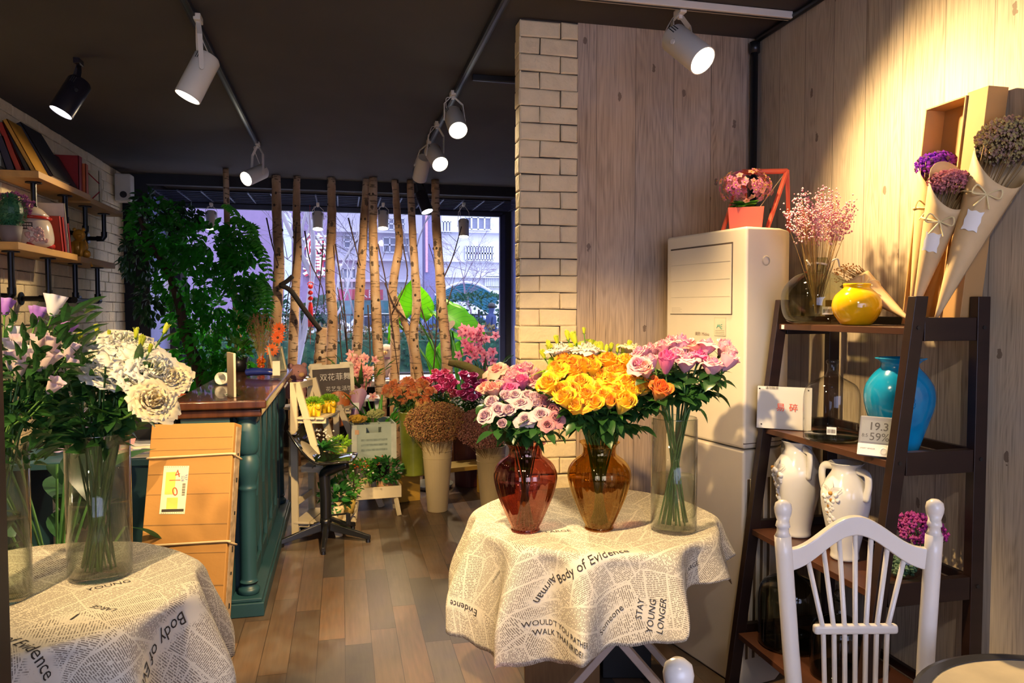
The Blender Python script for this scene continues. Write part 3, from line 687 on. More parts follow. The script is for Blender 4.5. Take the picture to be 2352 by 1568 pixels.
# ================================================================ FLOWER MESHES
def bloom(seed, opn=1.0, lay=5, ruf=0, hgt=1.0, n_out=5, lip=.35, res=(7, 8), core=1.0):
    r = random.Random(seed); mb = MB(); th = r.uniform(0, 6); nu, nv = res
    for i in range(lay):
        t = i/(lay-1); cnt = 2 if i == 0 else (3 if i < 2 else n_out)
        r0 = .03+.06*t; rb = .07+.40*opn*t**.85; rt = .04*core+(.40*opn)*t**1.35; h = (.98-.20*t*opn)*hgt; hw = 1.35-.45*t+(.2 if i == 0 else 0)
        for k in range(cnt):
            th += 2*pi/cnt*.93+.17; j = r.uniform(-.05, .05); dz = r.uniform(-.05, .04); cur = lip*(t**1.3)*r.uniform(.4, 1.5); ph = r.uniform(0, 6); tl = r.uniform(-.05, .07)*t
            def fn(u, v, th=th, hw=hw, r0=r0, rb=rb, rt=rt, h=h, j=j, cur=cur, ph=ph, t=t, dz=dz, tl=tl):
                a = (u-.5)*2; v = 1-(1-v)**1.35; wd = .45+.55*sin(pi*min(1, v*.6+.1)); e0 = max(0., (v-.72)/.28)
                wd *= sqrt(max(.0, 1-.84*e0*e0)); rr = (1-v)**2*r0+2*v*(1-v)*(rb*1.22)+v*v*(rt+tl); z = h*v**.85*(1-.0)+dz*v
                if v > .66: e = (v-.66)/.34; rr += cur*.26*e*e; z -= cur*.20*e**2.2
                z -= .10*h*a*a*v*v; rr += j*.3*a*v+ruf*.05*sin(a*9+ph)*v*v*v; z += ruf*.05*sin(a*11+ph*2)*v**3+.012*sin(a*4+ph)*v*v
                rr += .035*abs(a)**3*v*t
                return (Vector((rr*cos(th+a*hw*wd), rr*sin(th+a*hw*wd), z)), (v, t))
            mb.grid(fn, nu, nv)
    return mb.mesh('bloom')
def remesh_uv(me): return me
ROSE = [bloom(s, o, 6, 0, h_, 5, l_) for s, o, l_, h_ in ((1, .80, .45, 1.0), (2, .95, .8, .95), (3, .62, .3, 1.1), (4, .86, 1.0, .98), (5, .72, .6, 1.05))]
ROSE_OPEN = [bloom(s, o, 7, .25, .92, 5, 1.1, core=2.2) for s, o in ((11, 1.05), (12, 1.2), (13, .95))]
LISI = [bloom(s, o, 7, .9, .80, 6, .9, (10, 7), core=3) for s, o in ((21, 1.2), (22, 1.05), (23, 1.3))]
BUDR = [bloom(s, .34, 4, 0, 1, 4, .1, (4, 5)) for s in (31, 32)]
SMALL = [bloom(s, .8, 4, 0, 1, 4, .5, (4, 4)) for s in (41, 42, 43)]
def lobed(n=5, seed=1):
    m = MB(); 
    def fn(u, v):
        a = 2*pi*u; rr = (.12+.30*v**.6 if v < .5 else .32+.22*(v-.5)*2*(.6+.4*cos(n*a)))*(1)
        return (Vector((rr*cos(a), rr*sin(a), v*.95+.08*(v > .7)*cos(n*a)*0)), (v, .5))
    return m.grid(fn, 30, 8, cu=False).mesh('bell')
BELL = lobed()
def sepal_mesh():
    m = MB()
    m.lathe([(0, -.16), (.07, -.12), (.10, -.03), (.06, .03)], 8, caps=False)
    for k in range(5): a = 2*pi*k/5; m.leaf((.06*cos(a), .06*sin(a), -.02), (cos(a)*.6, sin(a)*.6, .5), (-cos(a), -sin(a), .8), .42, .16, n=3, droop=.4)
    return m.mesh('sepals')
SEPAL = sepal_mesh()
def leafset(seed, L=.055, W=.034, three=True):
    r = random.Random(seed); m = MB(); 
    if three:
        m.tube([(0, 0, 0), (.03, 0, .004), (.045, 0, 0)], .0012, 4)
        m.leaf((.045, 0, 0), (1, 0, -.1), (0, 0, 1), L, W, droop=.4)
        for s in (-1, 1): m.leaf((.028, 0, .003), (.5, s, -.05), (0, 0, 1), L*.75, W*.8, droop=.3)
    else: m.leaf((0, 0, 0), (1, 0, .1), (0, 0, 1), L, W, droop=r.uniform(.3, .8), n=6)
    return m.mesh('leaf')
RLEAF = [leafset(1), leafset(2, .062, .04)]; BLADE = [leafset(3, .075, .034, False), leafset(4, .06, .03, False)]
stem_m = leafm('rose_stem', (.10, .22, .04), (.05, .12, .02), .05); stem_d = leafm('dark_stem', (.04, .13, .035), (.02, .07, .02), .05)
leaf_d = leafm('rose_leaf', (.028, .10, .022), (.015, .055, .018), .22, .32, (.10, .3, .04)); leaf_l = leafm('fresh_leaf', (.08, .26, .03), (.04, .14, .02), .3, .35)
leaf_y = leafm('lime_leaf', (.35, .55, .03), (.22, .42, .03), .4, .4)

def cut_flower(name, label, cat, group, base, neck, head, size, me, mat, rnd_, face=None, stem_r=.0024, nleaf=3, leafs=None, lmat=None, smat=None, sepal=True, lrange=(.55, .9)):
    """one cut flower: stem from base through neck to head, bloom, sepals and leaves"""
    base, neck, head = Vector(base), Vector(neck), Vector(head)
    t = thing(name, label, cat, base, group)
    d = (head-neck).normalized(); f = (Vector(face) if face is not None else d).normalized()
    q = (d*.3+f*.7).normalized().to_track_quat('Z', 'Y') @ Quaternion((0, 0, 1), rnd_.uniform(0, 6.28))
    head = head-(q @ Vector((0, 0, size*.42)))
    pts = smooth_path([base, neck, neck.lerp(head, .55)+Vector((0, 0, .012)), head], 4)
    MB().tube(pts, stem_r, 5).build('stem', smat or stem_m, t, smooth=True)
    b = mesh_obj('bloom', me, mat, t, head-base, q, size)
    if sepal: mesh_obj('sepals', SEPAL, leaf_l, t, head-base, q, size*.9)
    for k in range(nleaf):
        s = rnd_.uniform(*lrange); i = s*(len(pts)-1); p = pts[int(i)].lerp(pts[min(int(i)+1, len(pts)-1)], i % 1)
        a = rnd_.uniform(0, 2*pi); dr = Vector((cos(a), sin(a), rnd_.uniform(-.5, .35))).normalized()
        ql = dr.to_track_quat('X', 'Z') @ Quaternion((1, 0, 0), rnd_.uniform(-.5, .5))
        mesh_obj('leaf', rnd_.choice(leafs or RLEAF), lmat or leaf_d, t, p-base, ql, rnd_.uniform(.75, 1.15))
    return t

# ================================================================ ROUND TABLES WITH NEWSPRINT CLOTHS
ink = M('print_ink', (.035, .028, .022), .8, var=0)
cloth_m = paper_cloth()
def interp(tab, a):
    a = a % 360; tab = sorted(tab); tab = tab+[(tab[0][0]+360, tab[0][1])]
    if a < tab[0][0]: a += 360
    for (a0, v0), (a1, v1) in zip(tab, tab[1:]):
        if a0 <= a <= a1: t = (a-a0)/(a1-a0); t = t*t*(3-2*t); return v0+(v1-v0)*t
def cloth(label, c, z0, Rt, hem, nf, seed, words, tlabel, amp=1.0):
    r_ = random.Random(seed); ph = [r_.uniform(0, 6.28) for _ in range(4)]; bend = .022
    def S(r, phi):
        s = r-Rt
        if s <= 0: return Vector((c.x+r*cos(phi), c.y+r*sin(phi), z0+.0))
        L = bend*pi/2
        if s < L: a = s/bend; rad, dz = Rt+bend*sin(a), bend*(1-cos(a))
        else: rad, dz = Rt+bend, bend+(s-L)
        k = min(1, s/.30)
        k = k*k*(3-2*k)
        f = sin(nf*phi+ph[0]+.5*sin(2*phi+ph[2]))*.75+sin(int(nf*1.6)*phi+ph[1])*.25
        rad += amp*(.022+.052*k)*f*min(1, s/.05)+.05*k
        phi2 = phi+amp*.05*k*cos(nf*phi+ph[0])
        return Vector((c.x+rad*cos(phi2), c.y+rad*sin(phi2), z0-dz*(1-.03*f)))
    def U(r, phi): return (r*cos(phi), r*sin(phi))
    yaw = -YAW   # hem table is written with 0 = to the right of the view, 90 = away
    def H(phi): return Rt+interp(hem, math.degrees(phi-yaw))*(1+.012*sin(37*phi))
    mb = MB(); n = 240; rings = []
    vs = [S(0, 0)]; uv = [(0, 0)]
    rr = [('t', Rt*k/7) for k in range(1, 8)]+[('h', k/26) for k in range(1, 27)]
    for kind, v in rr:
        for i in range(n):
            phi = 2*pi*i/n
            r = v if kind == 't' else Rt+(H(phi)-Rt)*(v**1.25)
            vs.append(S(r, phi)); uv.append(U(r, phi))
    fs = [(0, 1+i, 1+(i+1) % n) for i in range(n)]
    for j in range(len(rr)-1):
        for i in range(n): a = 1+j*n+i; b = 1+j*n+(i+1) % n; fs.append((a, a+n, b+n, b))
    mb.add(vs, fs, uv)
    o = mb.build('tablecloth', cloth_m, smooth=True); sol = o.modifiers.new('thickness', 'SOLIDIFY'); sol.thickness = .0012; sol.offset = 1
    tag(o, label, 'tablecloth')
    # blank patches behind the big words
    att = o.data.attributes.new('blank', 'FLOAT', 'POINT')
    W = []
    for body, size, r, ang, rot in words:
        phi = R(ang)+yaw; u0, v0 = r*cos(phi), r*sin(phi); th = R(rot)+yaw; hw = len(body)*size*.3; W.append((u0, v0, th, hw, size*.62))
        me = text_mesh(body, size, res=2)
        for v in me.vertices:
            x, y = v.co.x, v.co.y; u, w_ = u0+x*cos(th)-y*sin(th), v0+x*sin(th)+y*cos(th)
            rr_ = sqrt(u*u+w_*w_); pp = math.atan2(w_, u); e = .004
            p = S(rr_, pp); du = S(rr_+e, pp)-p; dv = S(rr_, pp+e)-p; nn = du.cross(dv)
            nn = nn.normalized() if nn.length > 0 else Vector((0, 0, 1)); v.co = p+nn*.003
        me.materials.clear(); me.materials.append(ink); t = bpy.data.objects.new('lettering', me); col.objects.link(t); t.parent = o
    for i, (u, v) in enumerate(uv):
        b = 0
        for u0, v0, th, hw, hh in W:
            x = (u-u0)*cos(th)+(v-v0)*sin(th); y = -(u-u0)*sin(th)+(v-v0)*cos(th)
            if abs(x) < hw and abs(y) < hh: b = 1
        if b: att.data[i].value = 1
    return S
TC = ld(.30, 2.69); TZ = .752; TR = .425
HEM = [(0, .17), (60, .3), (120, .33), (170, .36), (195, .385), (218, .40), (240, .375), (262, .31), (278, .285), (292, .27), (300, .20), (312, .15), (326, .15), (338, .19), (348, .18)]
S1 = cloth('newsprint tablecloth draped over the round table under the colourful roses', TC, TZ, TR, HEM, 11, 5, [
    ('Body of Evidence', .038, .455, 262, 18), ('1', .09, .72, 222, 160), ('LARGE', .032, .66, 226, 190), ('1', .06, .535, 302, 20), ('LARGE', .022, .515, 311, 60),
    ('STAY', .026, .60, 281, 88), ('YOUNG', .028, .62, 284, 88), ('LONGER', .028, .62, 287, 88), ("WOULD'T YOU RATHER", .024, .665, 250, -22), ('WALK THANRIDE?', .026, .695, 250, -22),
    ('Airman', .036, .56, 244, 210), ('woman', .022, .50, 327, 150), ('Evidence', .034, .70, 205, 110), ('LARGE', .03, .25, 235, 10), ('Workout', .018, .56, 218, 175), ('Someone', .03, .63, 272, 45)], '')
tb = thing('round_table', 'round folding table with white crossed legs under the right newsprint cloth', 'table', TC)
MB().lathe([(0, -.02), (TR-.004, -.02), (TR, -.012), (TR, 0), (0, 0)], 64, (TC.x, TC.y, TZ-.001), caps=False).build('tabletop', white_paint, tb)
leg_w = M('leg_white', (.60, .50, .44), .5, var=.05)
for s in (-1, 1):
    for k in (-1, 1):
        a = TC+RT*(s*.31)+HF*(-.16*1.0+(.028 if s > 0 else 0)+(k > 0)*.42); b = TC+RT*(-s*.31)+HF*(-.16+(.028 if s > 0 else 0)+(k > 0)*.42)
        a = a+RT*.07; b = b+RT*.07
        MB().beam((a.x, a.y, TZ-.03), (b.x, b.y, .005), .026, .045, up=HF.cross(Vector((0, 0, 1)))*0+HF).build('leg', leg_w, tb, bevel=.003)
p = TC+RT*.07+HF*(-.18); MB().lathe([(0, 0), (.007, 0), (.007, .012), (0, .012)], 14, (p.x, p.y, .378), orient(-HF), caps=False).build('bolt', dark_metal, tb)
# left table
LC = ld(-1.315, 1.95); LR = .425
HEML = [(0, .34), (20, .36), (60, .3), (120, .3), (200, .3), (270, .34), (320, .30), (340, .28)]
S2 = cloth('newsprint tablecloth draped over the left table under the white flowers', LC, TZ, LR, HEML, 10, 9, [
    ('Body of Evidence', .042, .37, 303, -30), ('1', .05, .30, 325, 0), ('LARGE', .026, .31, 338, 160), ('Body of Evidence', .05, .55, 338, -83), ('Mens Health', .03, .46, 296, 165), ('with a few', .03, .56, 302, 100), ('A salesman', .02, .30, 285, 5),
    ('YOUNG', .03, .22, 10, 40), ('professional', .024, .62, 318, 120)], '')
tl = thing('round_table', 'round table under the left newsprint cloth', 'table', LC)
MB().lathe([(0, -.02), (LR-.004, -.02), (LR, -.012), (LR, 0), (0, 0)], 64, (LC.x, LC.y, TZ-.001), caps=False).build('tabletop', white_paint, tl)
for s in (-1, 1):
    for k in (-1, 1):
        a = LC+RT*(s*.30)+HF*(k*.2+(.028 if s > 0 else 0)); b = LC+RT*(-s*.30)+HF*(k*.2+(.028 if s > 0 else 0))
        MB().beam((a.x, a.y, TZ-.03), (b.x, b.y, .005), .026, .045, up=HF).build('leg', leg_w, tl, bevel=.003)
# fluted sequin stool at the lower edge and boxes under the table
q = ld(-.15, 2.13); st = thing('round_stool', 'low round orange stool with silver braided rim in front of the table', 'stool', q)
MB().lathe([(0, 0), (.15, 0), (.165, .30), (0, .30)], 32, q, caps=False).build('body', M('orange_seat', (.55, .22, .05), .6), st)
rb_ = MB(); n = 44
for i in range(n): a = 2*pi*i/n; rb_.ball((q.x+.168*cos(a), q.y+.168*sin(a), .305), .013, 8, sx=1.1, sy=.6, sz=.6, q=Quaternion((0, 0, 1), a+1.0))
rb_.build('braided_rim', M('silver_braid', (.55, .55, .55), .2, .9), st)
def plain_box(name, label, cat, c, size, m, rz=0, bev=.004, lid=True):
    t = thing(name, label, cat, (c[0], c[1], c[2])); q_ = Quaternion((0, 0, 1), rz)
    MB().box((c[0], c[1], c[2]+size[2]/2), size, q_).build('body', m, t, bevel=bev)
    return t
p = ld(.20, 3.0); t_ = plain_box('wooden_box', 'brown wooden box standing under the round table', 'box', (p.x, p.y, 0), (.30, .22, .36), M('brown_board', (.30, .16, .06), .6, stretch=(8, 8, 1)), -YAW)
p = ld(.47, 3.06); plain_box('storage_bin', 'black bin under the round table between the crossed legs', 'bin', (p.x, p.y, 0), (.20, .18, .42), M('black_plastic', (.01, .01, .012), .35), -YAW)

# ================================================================ VASES
def water_glass(name, tint): return glass(name, tint, 1.33, .0, 1.2)
clear = glass('clear_glass', (.975, .985, .98), 1.42, .0, 1.0, edge=.45); water = glass('water', (.95, .97, .90), 1.2, .0, .5, edge=.8)
def cyl_vase(label, c, r, h, wl):
    t = thing('glass_vase', label, 'vase', c)
    MB().lathe([(0, 0), (r*.9, 0), (r, .006), (r, h), (r-.003, h), (r-.003, .016), (r*.8, .013), (0, .013)], 48, c, caps=False).build('glass_body', clear, t, smooth=True)
    MB().lathe([(r, h-.0015), (r+.0008, h), (r-.0015, h+.001), (r-.003, h)], 48, c, caps=False).build('rim', glass('rim_glass', (.7, .78, .74), 1.8, .05, 2), t, smooth=True)
    MB().lathe([(0, .0135), (r-.004, .0135), (r-.004, wl), (0, wl)], 40, c, caps=False).build('water', water, t, smooth=True)
    return t
URN = [(.0, 0), (.045, 0), (.05, .004), (.047, .012), (.056, .03), (.076, .075), (.096, .125), (.107, .168), (.109, .19), (.104, .212), (.09, .233), (.072, .247), (.06, .256), (.056, .268), (.057, .285), (.066, .297), (.070, .300)]
def cat(prof, k=3):
    pts = smooth_path([(r, 0, z) for r, z in prof[1:]], k); return [(0, prof[0][1])]+[(max(0, p.x), p.z) for p in pts]
def urn(label, c, gm_, wm_, wl):
    t = thing('fluted_vase', label, 'vase', c); pr = cat(URN)
    rid = lambda a, f: 1+(.022*(1-abs(cos(9*a)))*-1 if .12 < f < .8 else 0)
    MB().lathe(pr, 108, c, rid=rid, caps=False).build('glass_body', gm_, t, smooth=True)
    inn = [(max(0, r-.005), z+.005) for r, z in pr if z < wl]; inn = [(0, .006)]+inn[2:]+[(0, inn[-1][1])]
    MB().lathe(inn, 48, c, caps=False).build('water', wm_, t, smooth=True)
    return t
def tinted(name, tint, gt, gl_, ior=1.9):
    m = glass(name, tint, ior, .03, gl_, gt); return m
V1 = ld((1207-1176)/1700*2.50, 2.50, TZ+.002); V2 = ld((1378-1176)/1700*2.52, 2.52, TZ+.002); V3 = ld((1551-1176)/1700*2.51, 2.51, TZ+.002)
urn('purple-brown fluted glass urn vase holding lilac and pink roses', V1, tinted('plum_glass', (.56, .25, .23), (1, .62, .50), 1.3), glass('plum_water', (.85, .6, .45), 1.33, 0, 1), .158)
urn('amber fluted glass urn vase holding yellow roses', V2, tinted('amber_glass', (.70, .43, .10), (1, .75, .35), 1.2), glass('amber_water', (.8, .7, .4), 1.33, 0, 1), .17)
cyl_vase('clear cylinder vase on the right table holding pink roses', V3, .078, .385, .185)

# ================================================================ ROSES ON THE RIGHT TABLE
pet = {
 'lilac': petalm('petal_lilac', (.52, .28, .42), (.74, .52, .62), (.80, .58, .56)),
 'pink': petalm('petal_pink', (.75, .12, .34), (.85, .42, .50), (.88, .55, .50)),
 'hot': petalm('petal_hot_pink', (.75, .03, .30), (.85, .22, .45), (.85, .12, .38)),
 'peach': petalm('petal_peach', (.80, .22, .22), (.88, .52, .40), (.85, .40, .32)),
 'pale': petalm('petal_pale_pink', (.72, .16, .45), (.85, .46, .58), (.86, .55, .56)),
 'dusk': petalm('petal_dusky', (.45, .12, .18), (.60, .24, .30), (.6, .3, .28)),
 'yellow': petalm('petal_yellow', (.90, .42, .005), (.95, .68, .012), (.92, .42, .01), .3, .88),
 'gold': petalm('petal_gold', (.88, .34, .005), (.95, .58, .008), (.85, .24, .005), .3, .86),
 'orange': petalm('petal_orange', (.80, .16, .01), (.85, .30, .01), (.70, .07, .01), .25, .8),
 'white': petalm('petal_white', (.72, .70, .38), (.86, .83, .72), (.88, .86, .80), .3),
 'cream': petalm('petal_cream', (.75, .60, .22), (.85, .74, .45), (.86, .78, .58), .3),
 'lime': petalm('petal_lime', (.5, .6, .02), (.62, .68, .03), (.7, .75, .1), .4),
 'bicolor': petalm('petal_bicolor', (.86, .36, .05), (.92, .60, .22), (.75, .07, .04), .25, .66),
 'magenta': petalm('petal_magenta', (.45, .01, .10), (.62, .02, .18), (.66, .08, .26), .15),
 'crimson': petalm('petal_crimson', (.3, .005, .03), (.5, .015, .07), (.5, .03, .1), .15),
}
RG = random.Random(77)
REG = []
def bouquet(name, vase, zneck, rneck, zb, rb, heads, dv, dspread, label, group, kinds, size, meshes, spread=.3, fl=3, leafs=None, lmat=None, facek=.5, catg='rose', lrange=(.55, .9), stem_r=.0024):
    ys = [h[1] for h in heads]; y0, y1 = min(ys), max(ys)
    for h in heads:
        k = h[2] if len(h) > 2 else kinds; mult = h[3] if len(h) > 3 else 1
        f = (h[1]-y0)/(max(1, y1-y0)); d = dv+dspread*(.5-f)*1.0+RG.uniform(-.02, .02)
        H = at_d(h[0], h[1], d); v = Vector(vase); a = math.atan2(H.y-v.y, H.x-v.x)+RG.uniform(-.4, .4)
        n_ = v+Vector((cos(a)*rneck*RG.uniform(.3, .95), sin(a)*rneck*RG.uniform(.3, .95), zneck))
        b = v+Vector((-cos(a)*rb*RG.uniform(.1, .95), -sin(a)*rb*RG.uniform(.1, .95), zb))
        dirn = (H-n_).normalized(); view = (CAM-H).normalized(); face = dirn*(1-facek)+view*facek*.8+Vector((RG.gauss(0, .16), RG.gauss(0, .16), .25))
        lb = label[k] if isinstance(label, dict) else label; gp = group[k] if isinstance(group, dict) else group
        ms = meshes[k] if isinstance(meshes, dict) else meshes; me_ = RG.choice(ms); mult *= .80 if me_ in ROSE_OPEN else 1
        REG.append((h[0], h[1], cut_flower(name if not isinstance(name, dict) else name[k], lb, catg if not isinstance(catg, dict) else catg[k], gp, b, n_, H, size*mult*RG.uniform(.92, 1.1), me_, pet[k], RG, face, nleaf=fl, leafs=leafs, lmat=lmat, lrange=lrange, stem_r=stem_r)))
def C(pts, ox, oy, s): return [(ox+p[0]/s, oy+p[1]/s, *p[2:]) for p in pts]
# lilac roses
L1 = C([(130, 1165, 'lilac'), (185, 1065, 'lilac'), (240, 1120, 'lilac'), (335, 1125, 'lilac'), (310, 1010, 'lilac'), (430, 1060, 'lilac', 1.1), (380, 990, 'lilac'), (465, 1190, 'lilac', 1.05), (600, 1150, 'lilac', 1.15), (270, 1235, 'lilac', .8),
        (540, 1020, 'lilac'), (490, 1000, 'lilac'), (565, 1080, 'lilac', .9), (610, 1060, 'dusk'), (690, 1120, 'dusk'), (720, 1190, 'dusk', .9), (650, 1240, 'dusk', .8)], 1080, 640, 3.675)
lab = {'lilac': 'pale lilac rose at the front of the plum vase', 'dusk': 'dusky pink rose at the right side of the plum vase', 'pink': 'pink rose behind the lilac roses in the plum vase', 'hot': 'hot pink rose behind the lilac roses in the plum vase', 'peach': 'peach pink rose at the left above the lilac roses'}
grp = {'lilac': 'lilac roses in the plum vase', 'dusk': 'dusky roses in the plum vase', 'pink': 'pink roses in the plum vase', 'hot': 'hot pink roses in the plum vase', 'peach': 'peach roses in the plum vase'}
bouquet('rose', V1, .28, .048, .02, .035, L1, 2.44, .14, lab, grp, 'lilac', .052, ROSE+ROSE_OPEN[:1], facek=.75, fl=4)
L1b = C([(230, 790, 'peach', 1.1), (320, 800, 'pink'), (330, 870, 'pink'), (400, 790, 'pink'), (420, 790, 'hot', .9), (470, 770, 'pink'), (560, 830, 'pale' if False else 'pink'), (440, 890, 'hot', 1.1), (340, 930, 'hot', .8), (130, 930, 'peach'), (200, 950, 'peach'), (250, 920, 'pink', .95), (510, 890, 'pink', .9), (370, 850, 'pink'), (600, 870, 'pink', .8)], 1080, 640, 3.675)
bouquet('rose', V1, .28, .048, .02, .035, L1b, 2.60, .10, lab, grp, 'pink', .060, ROSE, facek=.6, fl=4)
# yellow roses
L2 = C([(790, 690, 'gold'), (870, 720, 'gold'), (1000, 690, 'gold', 1.15), (1170, 700, 'gold', 1.15), (1300, 720, 'yellow'), (1330, 680, 'yellow', .9), (750, 800, 'yellow', 1.1), (880, 800, 'gold', 1.05), (930, 880, 'yellow', 1.25), (1100, 850, 'yellow', 1.25), (1190, 880, 'yellow', 1.1), (680, 920, 'yellow', 1.2),
        (810, 1030, 'yellow', 1.2), (1000, 1010, 'gold', 1.05), (1130, 1000, 'yellow', 1.1), (1310, 890, 'yellow', 1.1), (1270, 800, 'gold'), (1460, 920, 'gold', 1.15), (1600, 960, 'orange', 1.15), (1290, 1070, 'yellow', 1.25), (940, 1050, 'gold'), (1060, 950, 'gold', .9), (1420, 830, 'orange', .9), (700, 850, 'gold', .9), (1200, 790, 'gold'), (1370, 800, 'gold'), (1040, 780, 'yellow'), (960, 760, 'gold'), (1240, 960, 'gold'), (780, 960, 'yellow'), (860, 960, 'gold'), (1050, 1060, 'yellow'), (1180, 1050, 'gold', .9), (1380, 960, 'yellow'), (900, 1090, 'yellow', .9), (640, 870, 'yellow', .9), (1500, 860, 'orange', .9), (1340, 980, 'yellow'), (720, 740, 'gold', .9)], 1080, 640, 3.675)
lab2 = {'yellow': 'bright yellow rose in the amber vase', 'gold': 'golden yellow rose with orange edges in the amber vase', 'orange': 'deep orange rose at the right side of the amber vase',
        'white': 'white ruffled bloom above the yellow roses', 'lime': 'yellow-green bud rising above the yellow roses', 'cream': 'cream bloom at the upper right of the yellow roses'}
grp2 = {'yellow': 'yellow roses in the amber vase', 'gold': 'golden roses in the amber vase', 'orange': 'orange roses in the amber vase', 'white': 'white blooms in the amber vase', 'lime': 'green buds in the amber vase', 'cream': 'cream blooms in the amber vase'}
bouquet('rose', V2, .28, .05, .02, .035, L2, 2.47, .22, lab2, grp2, 'yellow', .068, ROSE+ROSE_OPEN, facek=.6, fl=4)
L2b = C([(760, 600, 'white', 1.1), (980, 610, 'white', 1.3), (880, 510, 'lime', 1.0), (820, 480, 'lime', .7), (730, 520, 'lime', .6), (665, 560, 'lime', .6), (665, 590, 'lime', .6), (615, 640, 'lime', .7), (960, 440, 'lime', .45), (1020, 550, 'lime', .6), (855, 600, 'lime', .8), (1100, 600, 'lime', 1.0), (1190, 580, 'lime', .6), (1245, 590, 'lime', .6), (1290, 600, 'lime', .6), (1370, 600, 'cream', 1.1), (1340, 560, 'lime', .6), (1060, 580, 'lime', .8), (1150, 600, 'lime', .6), (690, 590, 'lime', .6), (930, 570, 'lime', .6)], 1080, 640, 3.675)
bouquet({'white': 'lisianthus', 'cream': 'lisianthus', 'lime': 'flower_bud'}, V2, .28, .05, .02, .035, L2b, 2.66, .06, lab2, grp2, 'lime', .062, {'white': LISI, 'cream': LISI, 'lime': BUDR}, facek=.25, fl=3, leafs=BLADE, lmat=leaf_y, catg={'white': 'flower', 'cream': 'flower', 'lime': 'flower bud'}, lrange=(.75, .97))
# pink roses at the right
L3 = C([(1430, 740, 'pale', 1.0), (1440, 640, 'pale'), (1530, 620, 'pink', .9), (1530, 720, 'pale', .95), (1655, 720, 'hot', 1.2), (1780, 580, 'pale', 1.2), (1690, 560, 'pink'), (1820, 710, 'pale', 1.15), (1880, 590, 'peach'), (1930, 660, 'hot', .85), (2000, 580, 'pale'), (2040, 740, 'pale', 1.15), (2170, 710, 'pale', 1.1), (2140, 590, 'pale', 1.05), (1620, 600, 'pink', .9), (2190, 650, 'pink', .9), (1740, 650, 'pale', .9), (1480, 780, 'peach', .9)], 1080, 640, 3.675)
lab3 = {'pale': 'pale pink rose in the clear vase on the right table', 'hot': 'vivid pink hearted rose in the clear vase on the right table', 'pink': 'mid pink rose in the clear vase on the right table', 'peach': 'peach tinted rose in the clear vase on the right table'}
grp3 = {'pale': 'pale pink roses in the clear vase', 'hot': 'vivid roses in the clear vase', 'pink': 'mid pink roses in the clear vase', 'peach': 'peach roses in the clear vase'}
bouquet('rose', V3, .37, .055, .02, .06, L3, 2.52, .16, lab3, grp3, 'pale', .068, ROSE, facek=.4, fl=7, lrange=(.5, .85), stem_r=.0036)

# ================================================================ AIR CONDITIONER
ac_m = M('appliance_white', (.74, .66, .52), .35, var=.02)
fl_, fr_ = ld(.695, 3.34), ld(.907, 2.877)           # front face: far-left edge, near-right edge
fdir = (fr_-fl_).normalized(); nrm = Vector((fdir.y, -fdir.x, 0))   # outward of the front
if nrm.dot(-HF) < 0 and nrm.x > 0: nrm = -nrm
dep = Vector((-fdir.y, fdir.x, 0)); dep = dep if dep.x > 0 else -dep
W_ = (fr_-fl_).length; H_ = 1.83
ac = thing('air_conditioner', 'tall white floor standing air conditioner in the corner', 'air conditioner', fl_+fdir*W_/2+dep*.15)
def acp(u, v, z): return fl_+fdir*u+dep*v+Vector((0, 0, z))
pl_ = [(0, 0), (W_, 0), (W_+.0, .0)]
foot = [acp(0, 0, 0), acp(W_, 0, 0), acp(W_-.0, .18, 0), acp(W_-.05, .27, 0), acp(W_-.12, .31, 0), acp(.06, .31, 0), acp(0, .26, 0)]
def ac_box(z0, z1, name, m=ac_m, grow=0, bev=.012):
    c_ = sum(foot, Vector())/len(foot); pts = [c_+(p-c_)*(1+grow) for p in foot]
    mb = MB().prism([(p.x, p.y) for p in pts], z1-z0, None, (0, 0, z0)); return mb.build(name, m, ac, bevel=bev, seg=3)
ac_box(.0, .955, 'lower_cabinet'); ac_box(.96, H_, 'upper_cabinet')
seam = M('seam_dark', (.10, .07, .05), .6)
def on_front(u0, u1, z0, z1, t, name, m, bev=0): 
    mb = MB(); vs = [acp(u, v, z) for v in (-t, .004) for u, z in ((u0, z0), (u1, z0), (u1, z1), (u0, z1))]
    mb.add(vs, [(0, 1, 2, 3), (7, 6, 5, 4), (0, 4, 5, 1), (1, 5, 6, 2), (2, 6, 7, 3), (3, 7, 4, 0)]); return mb.build(name, m, ac, bevel=bev)
on_front(.035, W_-.075, 1.487, 1.775, .003, 'air_outlet_edge', seam); o_ = on_front(.038, W_-.078, 1.490, 1.768, .006, 'air_outlet', ac_m)
for k in range(1, 4): on_front(.045, W_-.085, 1.49+k*.07, 1.4915+k*.07, .0068, 'louvre_line', M('seam_light', (.5, .44, .34), .5))
